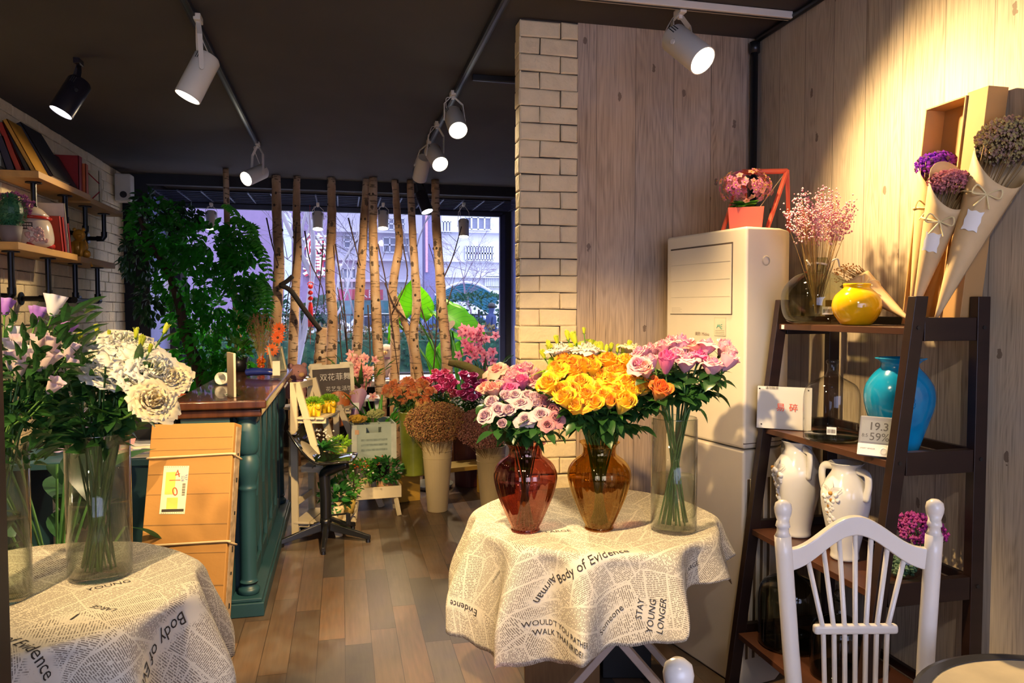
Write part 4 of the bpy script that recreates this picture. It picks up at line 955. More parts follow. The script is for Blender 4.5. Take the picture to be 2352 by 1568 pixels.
# side face details (the face looking towards the camera and to the right)
sdir = dep
def on_side(v0, v1, z0, z1, t, name, m):
    vs = [acp(W_+w_, v, z) for w_ in (t, -.004) for v, z in ((v0, z0), (v1, z0), (v1, z1), (v0, z1))]
    return MB().add(vs, [(0, 1, 2, 3), (7, 6, 5, 4), (0, 4, 5, 1), (1, 5, 6, 2), (2, 6, 7, 3), (3, 7, 4, 0)]).build(name, m, ac)
for k in range(4): on_side(.02+k*.035, .032+k*.035, .12, .84, .002, 'side_slot', M('slot_shadow', (.16, .10, .05), .7)); on_side(.032+k*.035, .037+k*.035, .12, .84, .006, 'side_fin', ac_m)
on_side(.0, .2, .98, .983, .0015, 'panel_seam', seam); on_side(.10, .16, 1.0, 1.10, -.001, 'grip_recess', M('slot_shadow', (.16, .10, .05), .7))
MB().lathe([(.018, 0), (.02, .002), (.016, .003)], 24, acp(W_, .10, 1.70), orient(fdir), caps=False).build('round_badge', M('seam_light', (.5, .44, .34), .5), ac)
gx = fdir
tint_ = M('logo_grey', (.30, .24, .18), .5); grn = M('label_green', (.05, .35, .28), .5)
text('美的', .018, acp(.225, -.002, 1.405), fdir, (0, 0, 1), tint_, ac); text('Midea', .02, acp(.275, -.002, 1.405), fdir, (0, 0, 1), tint_, ac)
lb_ = on_front(.33, .40, 1.40, 1.475, .0022, 'energy_label', M('seam_light2', (.52, .48, .36), .5)); on_front(.3325, .3975, 1.4025, 1.4725, .003, 'energy_label', M('appliance_label', (.72, .66, .5), .5))
text('A', .036, acp(.358, -.0035, 1.443), fdir, (0.1, 0, 1), grn, ac); text('E', .028, acp(.375, -.0035, 1.437), fdir, (0, 0, 1), grn, ac)
for k in range(3): on_front(.338, .392, 1.408+k*.007, 1.4095+k*.007, .0034, 'label_print', tint_)
for k in range(4): on_front(.05, .11+.01*(k % 2), 1.515-k*.006, 1.5165-k*.006, .0065, 'fine_print', M('seam_light', (.5, .44, .34), .5))

# red swing planter on the air conditioner
coral = M('coral_paint', (.75, .12, .06), .5, var=.05)
sw = thing('swing_planter', 'coral red swing frame planter with artificial pink flowers on the air conditioner', 'planter', acp(.25, .2, H_))
D0 = 2.83
A = [pl(1660, 523, 3.06), pl(1705, 392, 3.08)]; B = [pl(1762, 522, 2.99), pl(1808, 390, 3.05)]; Bb = [pl(1812, 524, 3.12), B[1]]; Ab = [pl(1722, 520, 3.2), A[1]]
for a, b in (A, B, Bb, Ab): MB().beam((a.x, a.y, H_), b, .016, .012).build('frame_leg', coral, sw, bevel=.002)
MB().tube([A[1]+Vector((0, 0, -.005)), B[1]+Vector((0, 0, -.005))], .011, 10).build('crossbar', coral, sw, smooth=True)
pc = (pl(1712, 505, 3.03)); pc.z = H_+.01
MB().box((pc.x, pc.y, H_+.045), (.125, .10, .085), orient(Vector((0, 0, 1))) @ Quaternion((0, 0, 1), -.5), taper=1.12).build('pot', coral, sw, bevel=.002)
rp = M('twine', (.55, .40, .20), .8)
MB().tube([A[1], pc+Vector((-.05, .02, .08))], .0018, 4).tube([B[1], pc+Vector((.06, 0, .08))], .0018, 4).build('rope', rp, sw)
r = random.Random(3); fm1, fm2, fm3 = MB(), MB(), MB()
fc_ = pc+Vector((0, 0, .165))
for i in range(120):
    d = Vector((r.gauss(0, 1), r.gauss(0, 1), r.gauss(0, .7)+.2)).normalized(); p = fc_+Vector((d.x*.12, d.y*.09, d.z*.072))*r.uniform(.65, 1.05)
    mm = (fm1, fm2)[i % 2]
    for k in range(5):
        a = 2*pi*k/5; x = d.orthogonal().normalized(); y = d.cross(x); e = (x*cos(a)+y*sin(a)); mm.leaf(p, e+d*.3, d, .016, .014, n=3)
    fm3.octa(p+d*.003, .004)
fm1.build('blossoms', leafm('pink_blossom', (.80, .30, .34), (.62, .16, .38), .3), sw); fm2.build('blossoms', leafm('peach_blossom', (.85, .42, .28), (.75, .25, .3), .3), sw); fm3.build('blossom_hearts', M('yellow_dot', (.8, .5, .03), .6), sw)
lv = MB()
for i in range(16): a = r.uniform(0, 6.28); lv.leaf(pc+Vector((0, 0, .075)), (cos(a), sin(a), r.uniform(.2, .9)), (0, 0, 1), .075, .05, n=4)
lv.build('leaves', leaf_l, sw)

# ================================================================ LADDER SHELF
walnut = M('dark_walnut', (.022, .009, .007), .38, var=.25, scale=3, stretch=(1, 1, 8), spec=.5); walnut_s = M('walnut_board', (.075, .028, .016), .35, var=.2, scale=4, stretch=(6, 1, 6))
ls = thing('ladder_shelf', 'dark walnut ladder shelf leaning by the right plank wall', 'shelf', (1.7, 2.22, 0))
Y0, Y1, XT, XB = 1.872, 2.565, 1.666, 1.462
fx = lambda z: XT+(XB-XT)*(1.54-z)/1.54
for y in (Y0, Y1):
    MB().add([(fx(z)+dx, y+dy, z) for z in (0, 1.545) for dx, dy in ((-.022, -.016), (.022, -.016), (.022, .016), (-.022, .016))], [(3, 2, 1, 0), (4, 5, 6, 7), (0, 1, 5, 4), (1, 2, 6, 5), (2, 3, 7, 6), (3, 0, 4, 7)]).build('front_post', walnut, ls, bevel=.002)
    MB().bb((1.865, y-.016, 0), (1.91, y+.016, 1.545)).build('rear_post', walnut, ls, bevel=.002)
SH = [(1.452, 'shelf_board'), (1.052, 'x'), (.66, 'x'), (.257, 'x')]
for z, _ in SH:
    x0 = fx(z)-.012 
    MB().bb((x0, Y0+.017, z-.022), (1.865, Y1-.017, z)).build('shelf_board', walnut_s, ls, bevel=.002)
    for y in (Y0, Y1): MB().bb((fx(z)+.024, y-.014, z-.04), (1.863, y+.014, z+.03)).build('side_rail', walnut, ls, bevel=.002)
    MB().bb((1.868, Y0+.018, z+.002), (1.886, Y1-.018, z+.03)).build('back_rail', walnut, ls, bevel=.002)
bt = MB()
for z, _ in SH:
    for x in (fx(z), 1.888): bt.lathe([(0, 0), (.006, 0), (.006, .003), (0, .003)], 10, (x, Y0-.016, z), orient((0, -1, 0)), caps=False)
bt.build('bolt_head', dark_metal, ls)
MB().bb((fx(1.452)-.0125, Y1-.05, 1.433), (fx(1.452)-.0115, Y1-.032, 1.449)).build('price_tag', M('white_sticker', (.8, .8, .8), .6, var=0), ls)
stick = MC['white_sticker']
def barcode(root, c, x, y, w_, h_, name='barcode_label'):
    x = Vector(x).normalized(); y = Vector(y).normalized(); n = x.cross(y); q_ = Matrix((x, y, n)).transposed()
    s_ = MB().box(c, (w_, h_, .0006), q_).build(name, stick, root); b = MB(); r = random.Random(5); u = -w_*.38
    while u < w_*.38: k = r.uniform(.0006, .0022); b.box(Vector(c)+x*u+n*.0006-y*h_*.05, (k, h_*.5, .0004), q_); u += k+r.uniform(.0008, .002)
    b.build('barcode', ink, s_)
ZS = [1.452, 1.052, .66, .257]
def on_shelf(px_, pyb, z): 
    return at_z(px_, pyb, z)
smoke = glass('grey_glass', (.74, .77, .66), 1.5, .01, 1.2)
# demijohn with dried pink flowers
c = Vector((1.725, 2.435, ZS[0]+.001)); dj = thing('glass_jug', 'round grey glass jug with dried pink flowers on the top of the ladder shelf', 'jug', c)
pr = cat([(0, 0), (.08, 0), (.108, .012), (.122, .04), (.128, .09), (.116, .14), (.08, .178), (.042, .198), (.028, .215), (.030, .235), (.036, .245)])
MB().lathe(pr, 48, c, rid=lambda a, f: 1+.02*sin(2*a+1)).build('glass_body', smoke, dj, smooth=True)
MB().tube([c+Vector((.034*cos(a), .034*sin(a), .222+.003*sin(2*a))) for a in [i*.4 for i in range(17)]], .004, 6).tube(smooth_path([c+Vector((-.034, 0, .222)), c+Vector((-.06, -.02, .235)), c+Vector((-.05, -.03, .215))], 4), .003, 5).tube(smooth_path([c+Vector((.02, -.03, .222)), c+Vector((.045, -.05, .24)), c+Vector((.06, -.045, .21))], 4), .003, 5).build('twine_bow', M('pale_twine', (.66, .6, .45), .7), dj)
vd = (CAM-c); vd.z = 0; vd.normalize(); sx_ = vd.cross(Vector((0, 0, 1))) * -1
barcode(dj, c+vd*.119+sx_*-.05*0+Vector((0, 0, .05))-Vector((0, 0, 0))+vd.cross(Vector((0, 0, 1)))*-.035, Vector((0, 0, 1)).cross(vd)*1, (0, 0, 1), .036, .028)
def fluff(name, label, cat_, base, heads, n, size, mats, stemmat, seed, group=None, hc=None, hr=(.08, .08, .06), root=None, stems=30, kind=None, fan=False):
    """dried flower heads: many small blossoms on thin stems fanning out of base into an ellipsoid at hc"""
    r = random.Random(seed); t = root or thing(name, label, cat_, base, group); ms = [MB() for _ in mats]; st = MB(); base = Vector(base); hc = Vector(hc); tips = []; clus = [hc+Vector((hr[0]*r.uniform(-1, 1), hr[1]*r.uniform(-1, 1), hr[2]*r.uniform(-.5, 1))) for _ in range(46)]
    for i in range(n):
        d = Vector((r.gauss(0, 1), r.gauss(0, 1), r.gauss(0, 1)+.25)).normalized()*(r.uniform(.35, 1)**.5)
        p = hc+Vector((d.x*hr[0], d.y*hr[1], d.z*hr[2]))
        if fan: g_ = clus[r.randrange(len(clus))]; p = base.lerp(g_, r.uniform(.55, 1)**.5)+Vector((r.gauss(0, .009), r.gauss(0, .009), r.gauss(0, .008)))
        ms[i % len(mats)].octa(p, size*r.uniform(.6, 1.3)); 
        if i % max(1, n//stems) == 0: tips.append(p)
    for p in tips: st.tube(smooth_path([base+Vector((r.uniform(-.004, .004), r.uniform(-.004, .004), 0)), base.lerp(p, .6)+Vector((0, 0, .01)), p], 3), .0011, 3, caps=False)
    for m_, mm in zip(mats, ms): mm.build('blossoms', m_, t)
    st.build('stems', stemmat, t); return t
dry_stem = M('dry_stem', (.35, .22, .08), .8)
pk1, pk2 = leafm('dried_pink', (.72, .30, .34), (.5, .12, .25), .2), leafm('dried_pale_pink', (.82, .52, .46), (.7, .35, .35), .2)
fluff('dried_flowers', 'bunch of dried pink flowers standing in the round grey jug', 'dried flowers', c+Vector((0, 0, .04)), 0, 2000, .0042, (pk1, pk2), dry_stem, 4, hc=pl(1882, 480, 2.72), hr=(.105, .09, .075), stems=70, fan=True)
# yellow round pot
c = at_z(1988, 731, ZS[0]+.001); c = Vector((c.x+.05, c.y+.05, ZS[0]+.001)); c = Vector((1.72, 2.21, ZS[0]+.001))
yp = thing('yellow_pot', 'glossy yellow round pot on the top of the ladder shelf', 'pot', c)
k = .98
MB().lathe(cat([(0, 0), (.04, 0), (.05, .004), (.072, .035), (.080, .068), (.070, .102), (.046, .124), (.042, .13), (.045, .14), (.041, .142), (.038, .13), (.06, .1), (.0, .02)], 2), 40, c, caps=False).build('glazed_body', M('yellow_glaze', (.82, .47, .005), .12, var=.06, scale=5, coat=.5), yp, smooth=True)
# paper cones
kraft = M('kraft_paper', (.62, .45, .24), .6, var=.05, scale=30); kraft_d = M('kraft_board', (.44, .25, .09), .7, var=.05)
def cone(label, tip, mouth, rm_, seed, mats, n=700, size=.0045, tie=.35, lbl=True, hr=None, up=.06, group=None, tags=None):
    tip, mouth = Vector(tip), Vector(mouth); ax = (mouth-tip); L = ax.length; q_ = orient(ax); t = thing('paper_cone_bouquet', label, 'bouquet', tip, group)
    vw = (CAM-mouth); vw = (vw-ax.normalized()*vw.dot(ax.normalized())).normalized()
    loc = q_.inverted() @ vw; a0 = math.atan2(loc.y, loc.x)
    def fn(u, v):
        a = a0+.9+2*pi*u*1.06; r_ = .004+(rm_-.004)*v*(1+.004*u); zz = L*v*(1+.16*cos(a-a0+2.6)*v); return tip+(q_ @ Vector((r_*cos(a), r_*sin(a), zz)))
    MB().grid(fn, 36, 14).build('paper_wrap', kraft, t, smooth=True).modifiers.new('thick', 'SOLIDIFY').thickness = .0012
    hc = tip+ax*(1+up/L); hr = hr or (rm_*1.15, rm_*1.15, rm_*.8)
    fluff('', '', '', tip+ax*.4, 0, n, size, mats, dry_stem, seed, hc=hc, hr=hr, root=t, stems=30)
    z = 1-tie; rr = .004+(rm_-.004)*z; pc_ = tip+ax*z; ring = [pc_+(q_ @ Vector(((rr+.004)*cos(a), (rr+.004)*sin(a), 0))) for a in [i*.42 for i in range(16)]]
    tw = MB().tube(ring, .003, 5); k0 = pc_+vw*(rr+.006)
    sd = ax.normalized().cross(vw)
    for s in (-1, 1):
        tw.tube(smooth_path([k0, k0+sd*s*.03+ax.normalized()*.02+vw*.01, k0+sd*s*.035-ax.normalized()*.005+vw*.01, k0], 5), .0022, 5); tw.tube(smooth_path([k0, k0+sd*s*.02-ax.normalized()*.04+vw*.01], 3), .0022, 5)
    tw.build('ribbon', M('cream_ribbon', (.78, .66, .35), .6), t)
    if lbl:
        zc = z-.16; an = ax.normalized()
        def lf(u, v):
            zz_ = zc*L+(v-.5)*.056*(1+.07*cos(6.28*u*2)); rr = (.004+(rm_-.004)*zz_/L)*1.02+.007; a = a0-.15+(u-.5)*.042*(1+.07*cos(6.28*v*2))/rr; return tip+(q_ @ Vector((rr*cos(a), rr*sin(a), zz_)))
        MB().grid(lf, 10, 4).build('paper_label', stick, t, smooth=True)
    return t
pur, pur2 = leafm('statice_violet', (.22, .03, .55), (.32, .04, .65), .2), leafm('statice_dark', (.10, .03, .22), (.25, .15, .1), .2)
mauve, mauve2 = leafm('dried_mauve', (.50, .14, .20), (.62, .30, .28), .15), leafm('dried_plum', (.36, .08, .20), (.5, .2, .2), .15)
olv, olv2 = leafm('dried_olive', (.30, .24, .10), (.42, .36, .16), .15), leafm('dried_taupe', (.40, .28, .22), (.25, .15, .13), .15)
TZ2 = ZS[0]+.02
cone('paper cone of violet statice on top of the ladder shelf', pl(2092, 700, 2.45), pl(2148, 395, 2.42), .055, 1, (pur, pur, pur2), 900, .0065, .28, False, up=.02)
cone('paper cone of mauve dried flowers in front of the violet statice', pl(2098, 722, 2.35), pl(2182, 425, 2.24), .062, 2, (mauve, mauve2), 900, .0045, .26, up=.01, hr=(.066, .06, .035))
cone('tall paper cone of olive dried flowers leaning rightmost on the shelf', pl(2148, 735, 2.26), pl(2298, 368, 2.17), .078, 3, (olv, olv2), 2400, .005, .22, up=.055, hr=(.092, .08, .07))
cone('paper cone lying behind the yellow pot on the shelf', (1.82, 2.08, ZS[0]+.02), (1.80, 2.33, ZS[0]+.165), .052, 4, (leafm('dried_orange', (.6, .3, .06), (.5, .2, .05), .2),), 200, .003, .3, False, up=.03)
fluff('dried_flowers', 'golden dried flower bunch hanging on the wall at the right edge', 'dried flowers', (1.92, 1.60, 2.16), 0, 420, .008, (leafm('dried_gold', (.45, .27, .04), (.3, .15, .03), .15),), dry_stem, 6, hc=(1.895, 1.665, 2.0), hr=(.035, .055, .085), stems=14)
# kraft boxes standing behind the cones
kb = thing('kraft_box', 'tall open kraft cardboard box standing on the shelf against the wall', 'box', (1.86, 2.12, ZS[0]))
q1 = Quaternion((0, 1, 0), 0); m_ = MB()
def panel(mb, pts, t=.004):
    a, b, c_, d = [Vector(p) for p in pts]; n = (b-a).cross(d-a).normalized()*t
    mb.add([a, b, c_, d, a+n, b+n, c_+n, d+n], [(3, 2, 1, 0), (4, 5, 6, 7), (0, 1, 5, 4), (1, 2, 6, 5), (2, 3, 7, 6), (3, 0, 4, 7)])
lean = lambda z: .02*(z-ZS[0])/.7
x0, x1, ya, yb, zb, zt2 = 1.835, 1.91, 2.135, 1.975, ZS[0]+.005, ZS[0]+.70
P = lambda x, y, z: (x+lean(z), y-.065*(z-ZS[0])/.7, z)
for pts in (((x1, ya), (x1, yb)), ((x0, ya), (x1, ya)), ((x1, yb), (x0, yb))):
    (xa, y_a), (xb, y_b) = pts; panel(m_, [P(xa, y_a, zb), P(xb, y_b, zb), P(xb, y_b, zt2), P(xa, y_a, zt2)])
panel(m_, [P(x0, yb, zt2), P(x1, yb, zt2), P(x1, ya, zt2), P(x0, ya, zt2)]); panel(m_, [P(x0, yb, zb), P(x1, yb, zb), P(x1, ya, zb), P(x0, ya, zb)])
m_.build('open_tray', kraft_d, kb)
kb2 = thing('kraft_box', 'closed kraft cardboard lid standing beside the tall open box', 'box', (1.86, 1.95, ZS[0]))
x0, x1, yb2 = 1.84, 1.912, 1.90
MB().add([P(x, y, z) for z in (zb, zt2+.012) for x, y in ((x0, 1.976), (x0, yb2), (x1, yb2), (x1, 1.976))], [(3, 2, 1, 0), (4, 5, 6, 7), (0, 1, 5, 4), (1, 2, 6, 5), (2, 3, 7, 6), (3, 0, 4, 7)]).build('lid_body', kraft_d, kb2, bevel=.002)

# second shelf: sign, jug, blue urn, thermometer
zz = ZS[1]+.001
sg = thing('acrylic_sign', 'white paper sign in an acrylic stand reading fragile in red', 'sign', (1.50, 2.47, zz))
xa = Vector(at_z(1752, 980, zz)); s0 = Vector((1.548, 2.545, zz)); s1 = Vector((1.70, 2.42, zz)); 
xd = (s1-s0).normalized(); nz_ = Vector((-xd.y, xd.x, 0)); nz_ = nz_ if nz_.dot(CAM-s0) > 0 else -nz_
upv = (Vector((0, 0, 1))-nz_*.12).normalized(); n3 = xd.cross(upv); n3 = n3 if n3.dot(nz_) > 0 else -n3
cm = (s0+s1)/2+upv*.082; q_ = Matrix((xd, upv, xd.cross(upv))).transposed()
MB().box(cm, (.195, .16, .0012), q_).build('paper', M('sign_paper', (.78, .76, .74), .6, var=.02), sg)
MB().box(cm+n3*.0025, (.20, .165, .002), q_).box(cm-n3*.012-upv*.08, (.20, .003, .03), q_).build('acrylic_plate', glass('acrylic', (.97, .97, .97), 1.4, .02), sg)
redi = M('red_ink', (.62, .06, .03), .6, var=0)
text('易', .033, cm+n3*.0040+xd*-.012, xd, upv, redi, sg); text('碎', .033, cm+n3*.0040+xd*.034, xd, upv, redi, sg)
text('请勿触摸', .012, cm+n3*.0040+xd*-.045+upv*.073, xd, upv, ink, sg)
for a_, b_ in ((-.09, .07), (.085, .07), (-.08, -.065)): MB().lathe([(0, 0), (.003, 0), (0, .002)], 8, cm+n3*.0036+xd*a_+upv*b_, orient(n3), caps=False).build('pin', dark_metal, sg)
def jug(label, c, s, m, ring=False, tagp=None, ear=False):
    t = thing('glass_jug', label, 'jug', c)
    pr = cat([(0, .006), (.05, 0), (.088, .003), (.092, .02), (.093, .1), (.092, .155), (.080, .19), (.05, .21), (.028, .222), (.018, .24), (.017, .262), (.021, .268), (.021, .276), (.016, .28)])
    MB().lathe([(r_*s, z*s) for r_, z in pr], 44, c, caps=False, rid=lambda a, f: 1+.012*sin(3*a)).build('glass_body', m, t, smooth=True)
    MB().lathe([(0, .012*s), (.085*s, .008*s), (.089*s, .02*s), (0, .022*s)], 32, c, caps=False).build('thick_base', glass('bottle_base', (.35, .45, .36), 1.5, .02), t, smooth=True)
    if ring: MB().tube([c+Vector((0, .02*s*cos(a), .29*s+.02*s*sin(a))) for a in [i*.5 for i in range(13)]], .004*s, 6).build('ring_handle', m, t, smooth=True)
    return t
c = Vector((1.66, 2.25, zz)); j = jug('tall clear glass jug with barcode label on the second shelf', c, 1.0, clear)
vd = (CAM-c); vd.z = 0; vd.normalize(); barcode(j, c+vd*.094+Vector((0, 0, .045)), Vector((0, 0, 1)).cross(vd), (0, 0, 1), .03, .026)
c = Vector((1.735, 2.02, zz)); bu = thing('blue_urn', 'turquoise glazed clay urn with wavy rim on the second shelf', 'urn', c)
bp_ = cat([(0, 0), (.055, 0), (.06, .01), (.075, .06), (.098, .13), (.105, .175), (.098, .215), (.075, .25), (.058, .268), (.056, .282), (.066, .292), (.075, .298), (.066, .30), (.05, .285), (.045, .26), (0, .25)], 2)
MB().lathe(bp_, 48, c, rid=lambda a, f: 1+(.05*sin(7*a) if .6 < f < .8 else .008*sin(2*a)), caps=False).build('glazed_body', M('turquoise_glaze', (.01, .32, .60), .15, var=.25, scale=7, c2=(.0, .12, .32), bmp=.1, coat=.4), bu, smooth=True)
md = MB(); r = random.Random(2)
for i in range(16): a = r.uniform(0, 6.28); md.ball(c+Vector((-.05+.022*cos(a)*0, -.095, .165))+Vector((.018*cos(a), 0, .028*sin(a))), .008, 6)
md.build('relief', MC['turquoise_glaze'], bu, smooth=True)
th = thing('thermometer', 'grey and white digital thermometer showing 19.3 and 59 percent', 'thermometer', (1.56, 1.96, zz))
s0 = at_z(1990, 1030, zz); xd = Vector((.62, -.78, 0)).normalized(); cm = Vector((1.600, 1.955, zz+.062)); nn = Vector((-.78, -.62, .32)).normalized(); upv = nn.cross(xd)*1; upv = upv if upv.z > 0 else -upv
q_ = Matrix((xd, upv, xd.cross(upv))).transposed(); n3 = xd.cross(upv)
MB().box(cm, (.10, .125, .014), q_).build('case', M('thermo_grey', (.16, .17, .24), .4), th, bevel=.005)
MB().box(cm+n3*.0074-upv*.043, (.098, .036, .003), q_).build('white_face', M('thermo_white', (.72, .72, .76), .4), th, bevel=.001)
MB().box(cm+n3*.0075+upv*.014, (.084, .068, .002), q_).build('screen', M('lcd', (.23, .25, .30), .25), th)
lcd = M('lcd_digit', (.03, .03, .05), .5)
text('19.3', .034, cm+n3*.0088+upv*.029+xd*.006, xd, upv, lcd, th, bold=.0004); text('59%', .034, cm+n3*.0088-upv*.003+xd*.01, xd, upv, lcd, th); text('8:5', .015, cm+n3*.0088+upv*.000-xd*.031, xd, upv, lcd, th)
text('SMART SENSOR', .006, cm+n3*.0092-upv*.040-xd*.02, xd, upv, lcd, th)
MB().lathe([(.010, 0), (.012, .001), (.008, .002)], 20, cm+n3*.0088-upv*.044+xd*.026, orient(n3), caps=False).build('button', MC['thermo_white'], th)
# white relief vases, third shelf
wg = M('white_glaze', (.70, .70, .72), .15, var=.03, coat=.4); wgold = M('relief_gold', (.42, .20, .03), .4)
def relief_vase(label, c, s, ang):
    t = thing('white_relief_vase', label, 'vase', c)
    pr = cat([(0, 0), (.048, 0), (.054, .008), (.052, .03), (.066, .10), (.084, .18), (.092, .24), (.088, .28), (.066, .325), (.054, .345), (.052, .362), (.062, .378), (.066, .382), (.058, .382), (.046, .36), (.05, .33), (0, .3)], 2)
    MB().lathe([(r_*s, z*s) for r_, z in pr], 44, c, caps=False).build('glazed_body', wg, t, smooth=True)
    a = ang+1.7
    for s_ in (-1, 1):
        e = Vector((cos(ang+s_*1.5), sin(ang+s_*1.5), 0))
        MB().tube(smooth_path([c+e*.055*s+Vector((0, 0, .36*s)), c+e*.10*s+Vector((0, 0, .352*s)), c+e*.108*s+Vector((0, 0, .31*s)), c+e*.095*s+Vector((0, 0, .25*s))], 5), .010*s, 8, flat=1.6).build('handle', wg, t, smooth=True)
    g = MB(); gd = MB(); r = random.Random(int(ang*10)); e = Vector((cos(ang), sin(ang), 0)); sd = Vector((-sin(ang), cos(ang), 0))
    for i in range(34):
        f = i/34; wv = .035*(1-f)+.006; p = c+e*(.090-.016*f)*s+sd*r.uniform(-wv, wv)*s+Vector((0, 0, (.27-.125*f)*s)); (gd if i % 7 == 0 else g).ball(p, .0105*s*r.uniform(.8, 1.1), 8)
    for i in range(5): g.leaf(c+e*.088*s+Vector((0, 0, .27*s)), sd*(i-2)*.5+Vector((0, 0, .3)), e, .05*s, .03*s)
    g.build('grape_relief', wg, t, smooth=True); gd.build('gold_grape', wgold, t, smooth=True); return t
a_ = math.atan2(-1, -1.0)
relief_vase('tall white glazed vase with grape relief, left on the third shelf', Vector((1.66, 2.44, ZS[2]+.001)), .93, a_-.9)
relief_vase('tall white glazed vase with grape relief, right on the third shelf', Vector((1.66, 2.17, ZS[2]+.001)), .86, a_-.55)
c = Vector((1.72, 1.975, ZS[2]+.001)); gj = thing('glass_bowl', 'round glass bowl full of green moss on the third shelf', 'bowl', c)
MB().lathe(cat([(0, 0), (.03, 0), (.052, .02), (.06, .05), (.05, .085), (.042, .09)]), 32, c, caps=False).build('glass_body', clear, gj, smooth=True)
ms_ = MB(); r = random.Random(8)
for i in range(200): d = Vector((r.gauss(0, 1), r.gauss(0, 1), r.gauss(0, 1))).normalized(); ms_.octa(c+Vector((0, 0, .045))+d*.044*r.uniform(.6, 1), .008)
ms_.build('moss', leafm('moss', (.08, .18, .08), (.03, .09, .05), .1), gj)
fluff('dried_flowers', 'magenta dried flower heads behind the glass bowl on the third shelf', 'dried flowers', (1.79, 1.97, ZS[2]+.02), 0, 420, .0065, (leafm('magenta_dry', (.45, .03, .28), (.3, .02, .2), .2),), stem_d, 12, hc=(1.78, 1.97, ZS[2]+.15), hr=(.055, .1, .05), stems=30)
# bottom shelves: two dim glass jugs
dimg = glass('smoky_glass', (.5, .52, .46), 1.5, .02, 1.2)
jug('smoky glass jug with ring handle, left on the lowest shelf', Vector((1.62, 2.42, ZS[3]+.001)), 1.2, dimg, ring=True)
jug('smaller smoky glass jug, right on the lowest shelf', Vector((1.64, 2.17, ZS[3]+.001)), .95, dimg, ring=True)

# ================================================================ CHAIRS AND SMALL TABLE
cw = M('chair_white', (.72, .68, .64), .28, var=.02, coat=.3)
def make_chair(label):
    t = thing('white_chair', label, 'chair', (0, 0, 0)); hw = .183
    fin = [(0, 1.0), (.014, 1.0), (.016, 1.004), (.014, 1.012), (.013, 1.02), (.019, 1.03), (.0205, 1.042), (.018, 1.054), (.009, 1.0615), (0, 1.063)]
    for s in (-1, 1):
        base = Vector((s*(hw-.05), .03, 0)); top = Vector((s*hw, 0, 1.0)); mid = Vector((s*(hw-.035), -.02, .45))
        def rp(z): return (.0165)
        MB().tube(smooth_path([base, mid, mid.lerp(top, .5)+Vector((0, .0, 0)), top-Vector((0, 0, .025))], 6), .0195, 14).build('rear_post', cw, t, world=False, smooth=True)
        MB().lathe([(0, .975), (.0185, .975), (.014, .985), (.0135, .995), (.017, .9985)]+fin[2:4]+[(.0135, 1.012)]+fin[5:], 18, (s*hw, 0, 0), caps=False).build('finial', cw, t, world=False, smooth=True)
        MB().tube([(s*.19, -.38, .44), (s*.20, -.40, 0)], [.018, .014], 12).build('front_leg', cw, t, world=False, smooth=True)
        MB().tube([(s*.195, -.39, .2), (s*(hw-.045), .01, .2)], .009, 8).build('stretcher', cw, t, world=False, smooth=True)
    n = 24; out = []; inn = []
    for i in range(n+1):
        x = -hw+.012+(2*hw-.024)*i/n; u = x/hw; z = .955+.075*(cos(pi*u*1.12)*.5+.5)**1.0; zl = z-.046-.006*abs(u)
        if abs(u) > .82: zl = .955-.052
        out.append((x, z-.012)); inn.append((x, zl-.012))
    mb = MB(); m2 = len(out)
    for j, y in enumerate((-.011, .011)): pass
    vs = []
    for i in range(m2):
        yb = .018*(1-(out[i][0]/hw)**2)
        for x, z in (out[i], inn[i]):
            for y in (-.011, .011): vs.append((x, y+yb, z))
    fs = []
    for i in range(m2-1):
        a = i*4; b = a+4; fs += [(a, a+1, b+1, b), (a+2, b+2, b+3, a+3), (a, b, b+2, a+2), (a+1, a+3, b+3, b+1)]
    fs += [(0, 2, 3, 1), (len(vs)-4, len(vs)-3, len(vs)-1, len(vs)-2)]
    mb.add(vs, fs).build('crest_rail', cw, t, world=False, bevel=.004)
    MB().box((0, .008, .742), (.205, .022, .024)).build('lower_rail', cw, t, world=False, bevel=.008)
    for k in range(7):
        u = (k-3)/3; xt = u*.118; xm = u*.078; xb = u*.07; zt_ = .955+.075*(cos(pi*xt/hw*1.12)*.5+.5)-.05; yt = .018*(1-(xt/hw)**2)
        MB().tube([(xb, .0, .45), (xm, .008, .742), (xt, yt, zt_)], .0062, 8).build('spindle', cw, t, world=False, smooth=True)
    MB().prism([(-.17, .03), (.17, .03), (.21, -.2), (.205, -.40), (.15, -.43), (-.15, -.43), (-.205, -.40), (-.21, -.2)], .035, None, (0, 0, .43)).build('seat', cw, t, world=False, bevel=.01)
    return t
ch = make_chair('white spindle back chair in front of the ladder shelf')
cpos = ld(.829, 1.75); ch.location = cpos; ch.rotation_euler = (0, 0, -YAW+.02); ch.scale = (1, 1, .99)
c2 = place_copy(ch, (0, 0, 0), 0, 'white chair of which only a ball finial shows at the bottom edge')
P1, P2 = ld(.218, .95), ld(.42, .65); m_ = (P1+P2)/2; d = (P2-P1); c2.location = m_; c2.rotation_euler = (0, 0, math.atan2(d.y, d.x)+pi); c2.scale = (.99, 1, .985)
rt_ = ld(1.05, 1.29); rt = thing('round_side_table', 'small round table with black rim at the lower right corner', 'table', rt_)
MB().lathe([(.28, -.028), (.293, -.028), (.297, -.02), (.297, .002), (.288, .004), (.268, .004), (.268, 0)], 64, rt_+Vector((0, 0, .752)), caps=False).build('rim', M('black_rim', (.03, .03, .035), .3), rt, smooth=False)
MB().lathe([(0, -.026), (.28, -.026), (.28, 0), (.269, .001), (0, .001)], 64, rt_+Vector((0, 0, .752)), caps=False).build('top', M('cream_top', (.62, .52, .34), .45), rt)
